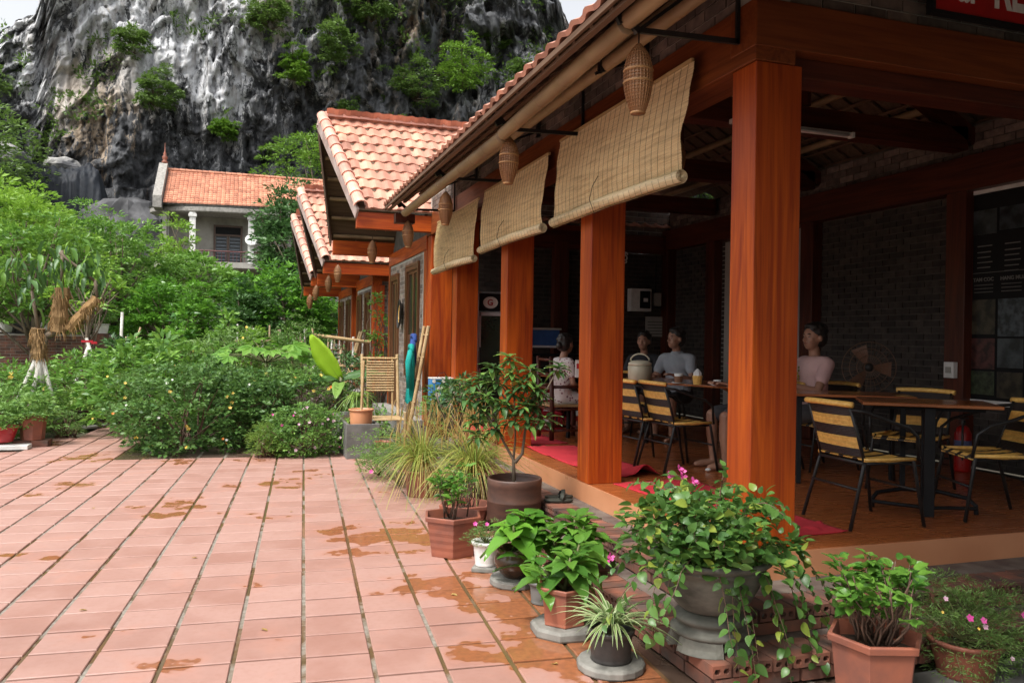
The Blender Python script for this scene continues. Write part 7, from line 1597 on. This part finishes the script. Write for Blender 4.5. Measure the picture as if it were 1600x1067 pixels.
# boulders carrying it
bm_ = bmesh.new()
def boulder(x, y, z, r_, label, g='pale boulders at the cliff foot', sq=.8, m=None):
    q = MB().ball((0, 0, 0), 1, 22, 14); vv = []
    for p in q.v:
        n_ = 1+.5*(fbm(np.array([p[0]*1.3+x]), np.array([p[1]*1.3+p[2]*1.7+y]), 4, 5)[0]-.5)*1.5; vv.append((p[0]*n_*r_, p[1]*n_*r_, p[2]*n_*r_*sq))
    q.v = vv; solo('boulder', q, m or BOUL, label, 'boulder', g, loc=(x, y, z))
BOULD = mat('dark_boulder_rock', (.11,.11,.115), (.035,.035,.038), .8, rough=.9, bump=.8, bdist=.1, lo=.4, hi=.6)
BOUL = mat('boulder_rock', (.34,.33,.31), (.09,.09,.095), .8, rough=.9, bump=.8, bdist=.1, lo=.4, hi=.6)
boulder(-14.0, 55, 11.7, 1.4, 'rounded pale boulder left above the tarpaulin'); boulder(-10.8, 55.5, 11.6, 1.1, 'square pale boulder right above the tarpaulin', sq=.7); boulder(-16.6, 55, 14.5, 1.3, 'pale boulder at the far left of the cliff foot'); boulder(-10.0, 54.8, 4.6, 4.2, 'grey rock mass under the tarpaulin', m=BOULD); boulder(-6.6, 51, 6.2, 2.6, 'dark rock between the tarpaulin and the far house', sq=1.2, m=BOULD); boulder(-13.6, 54.6, 4.6, 4.2, 'rock mass under the left end of the tarpaulin', m=BOULD)

# ---------------------------------------------------------------- unseen house and trees, added to block skylight
an = thing('skylight_blocker_house', (7.5, -7.5, 0), 'plain brick house added unseen behind the camera to block skylight', 'house')
part('wall', MB().box(1.5, 15, -11, -6, 0, 4.2), BRICK, an)
part('roof', MB().add([(1.0, -5.2, 4.0), (15.5, -5.2, 4.0), (15.5, -8.5, 6.6), (1.0, -8.5, 6.6), (1.0, -11.8, 4.0), (15.5, -11.8, 4.0)], [(0,1,2,3), (3,2,5,4), (0,3,4), (1,5,2), (0,4,5,1)]), RTILEF, an)
for x in (3.5, 7, 10.5): part('window', MB().box(x, x+1.2, -5.995, -5.95, 1.2, 2.6), GLASS, an)
for k, (x, y, h, r_) in enumerate(((.2, -9.5, 8.5, 3.2), (11, -4.2, 7.5, 3.0), (15, 1, 9, 3.4), (-6, -12, 9, 3.4))):
    tree('blocker_tree', (x, y, 0), h, h*.6, (r_, r_, h*.38), 'treed', 90, .6, 26, .32, ('dense unseen tree added behind the camera to block skylight', 'unseen tree added at the front right to block skylight', 'tall unseen tree added right of the pavilion to block skylight', 'unseen tree added at the back left to block skylight')[k], 'unseen trees added to block skylight', tr=.2)
# a few fallen leaves on the paving
random.seed(44)
for k, (x, y, w_) in enumerate(((-.35, 6.2, 'near the middle of the paving'), (.42, 7.6, 'beside a wet joint'), (-1.3, 8.2, 'on the dry tiles at the left'), (1.25, 4.9, 'near the white pot'), (.1, 4.6, 'on the near tiles'), (-.9, 5.2, 'left of the near puddle'), (.85, 9.4, 'in front of the vinca bush'), (1.5, 3.7, 'by the spider plant'))):
    V, F = leaf_shape('O', .5, .15, .12, .05); me = npmesh('fallen_leaf', V*.045, F, np.full(len(F), .3), LEAF['dry'], True)
    o = link('fallen_leaf', me); o.location = (x, y, .006); o.rotation_euler = (random.uniform(-.2, .2), random.uniform(-.2, .2), random.uniform(0, 6)); tag(o, 'small dry leaf lying '+w_, 'leaf', 'dry leaves scattered on the paving')
random.seed(61)
for x, y, h, lf, lb in ((-1.15, 15.9, 1.95, 'shiny', 'tall thin stalk plant left of the garden middle'), (-.35, 16.2, 1.85, 'tree', 'tall stalk plant with tiny orange tips in the garden middle'), (.15, 15.7, 1.6, 'treey', 'yellowish stalk plant left of the papaya'), (-2.35, 17.0, 1.5, 'treed', 'dark-stemmed sapling between path and white pole'), (.75, 16.6, 1.55, 'shiny', 'small leafy sapling right of the papaya')):
    bushy('stalk_plant', x, y, (.20, .20, h), lb, lf, 42, .11, 12, .15, .42, [('orange', 3, .03)] if 'tips' in lb else (), 'stalk plants in the garden', 'plant', zc=.6)
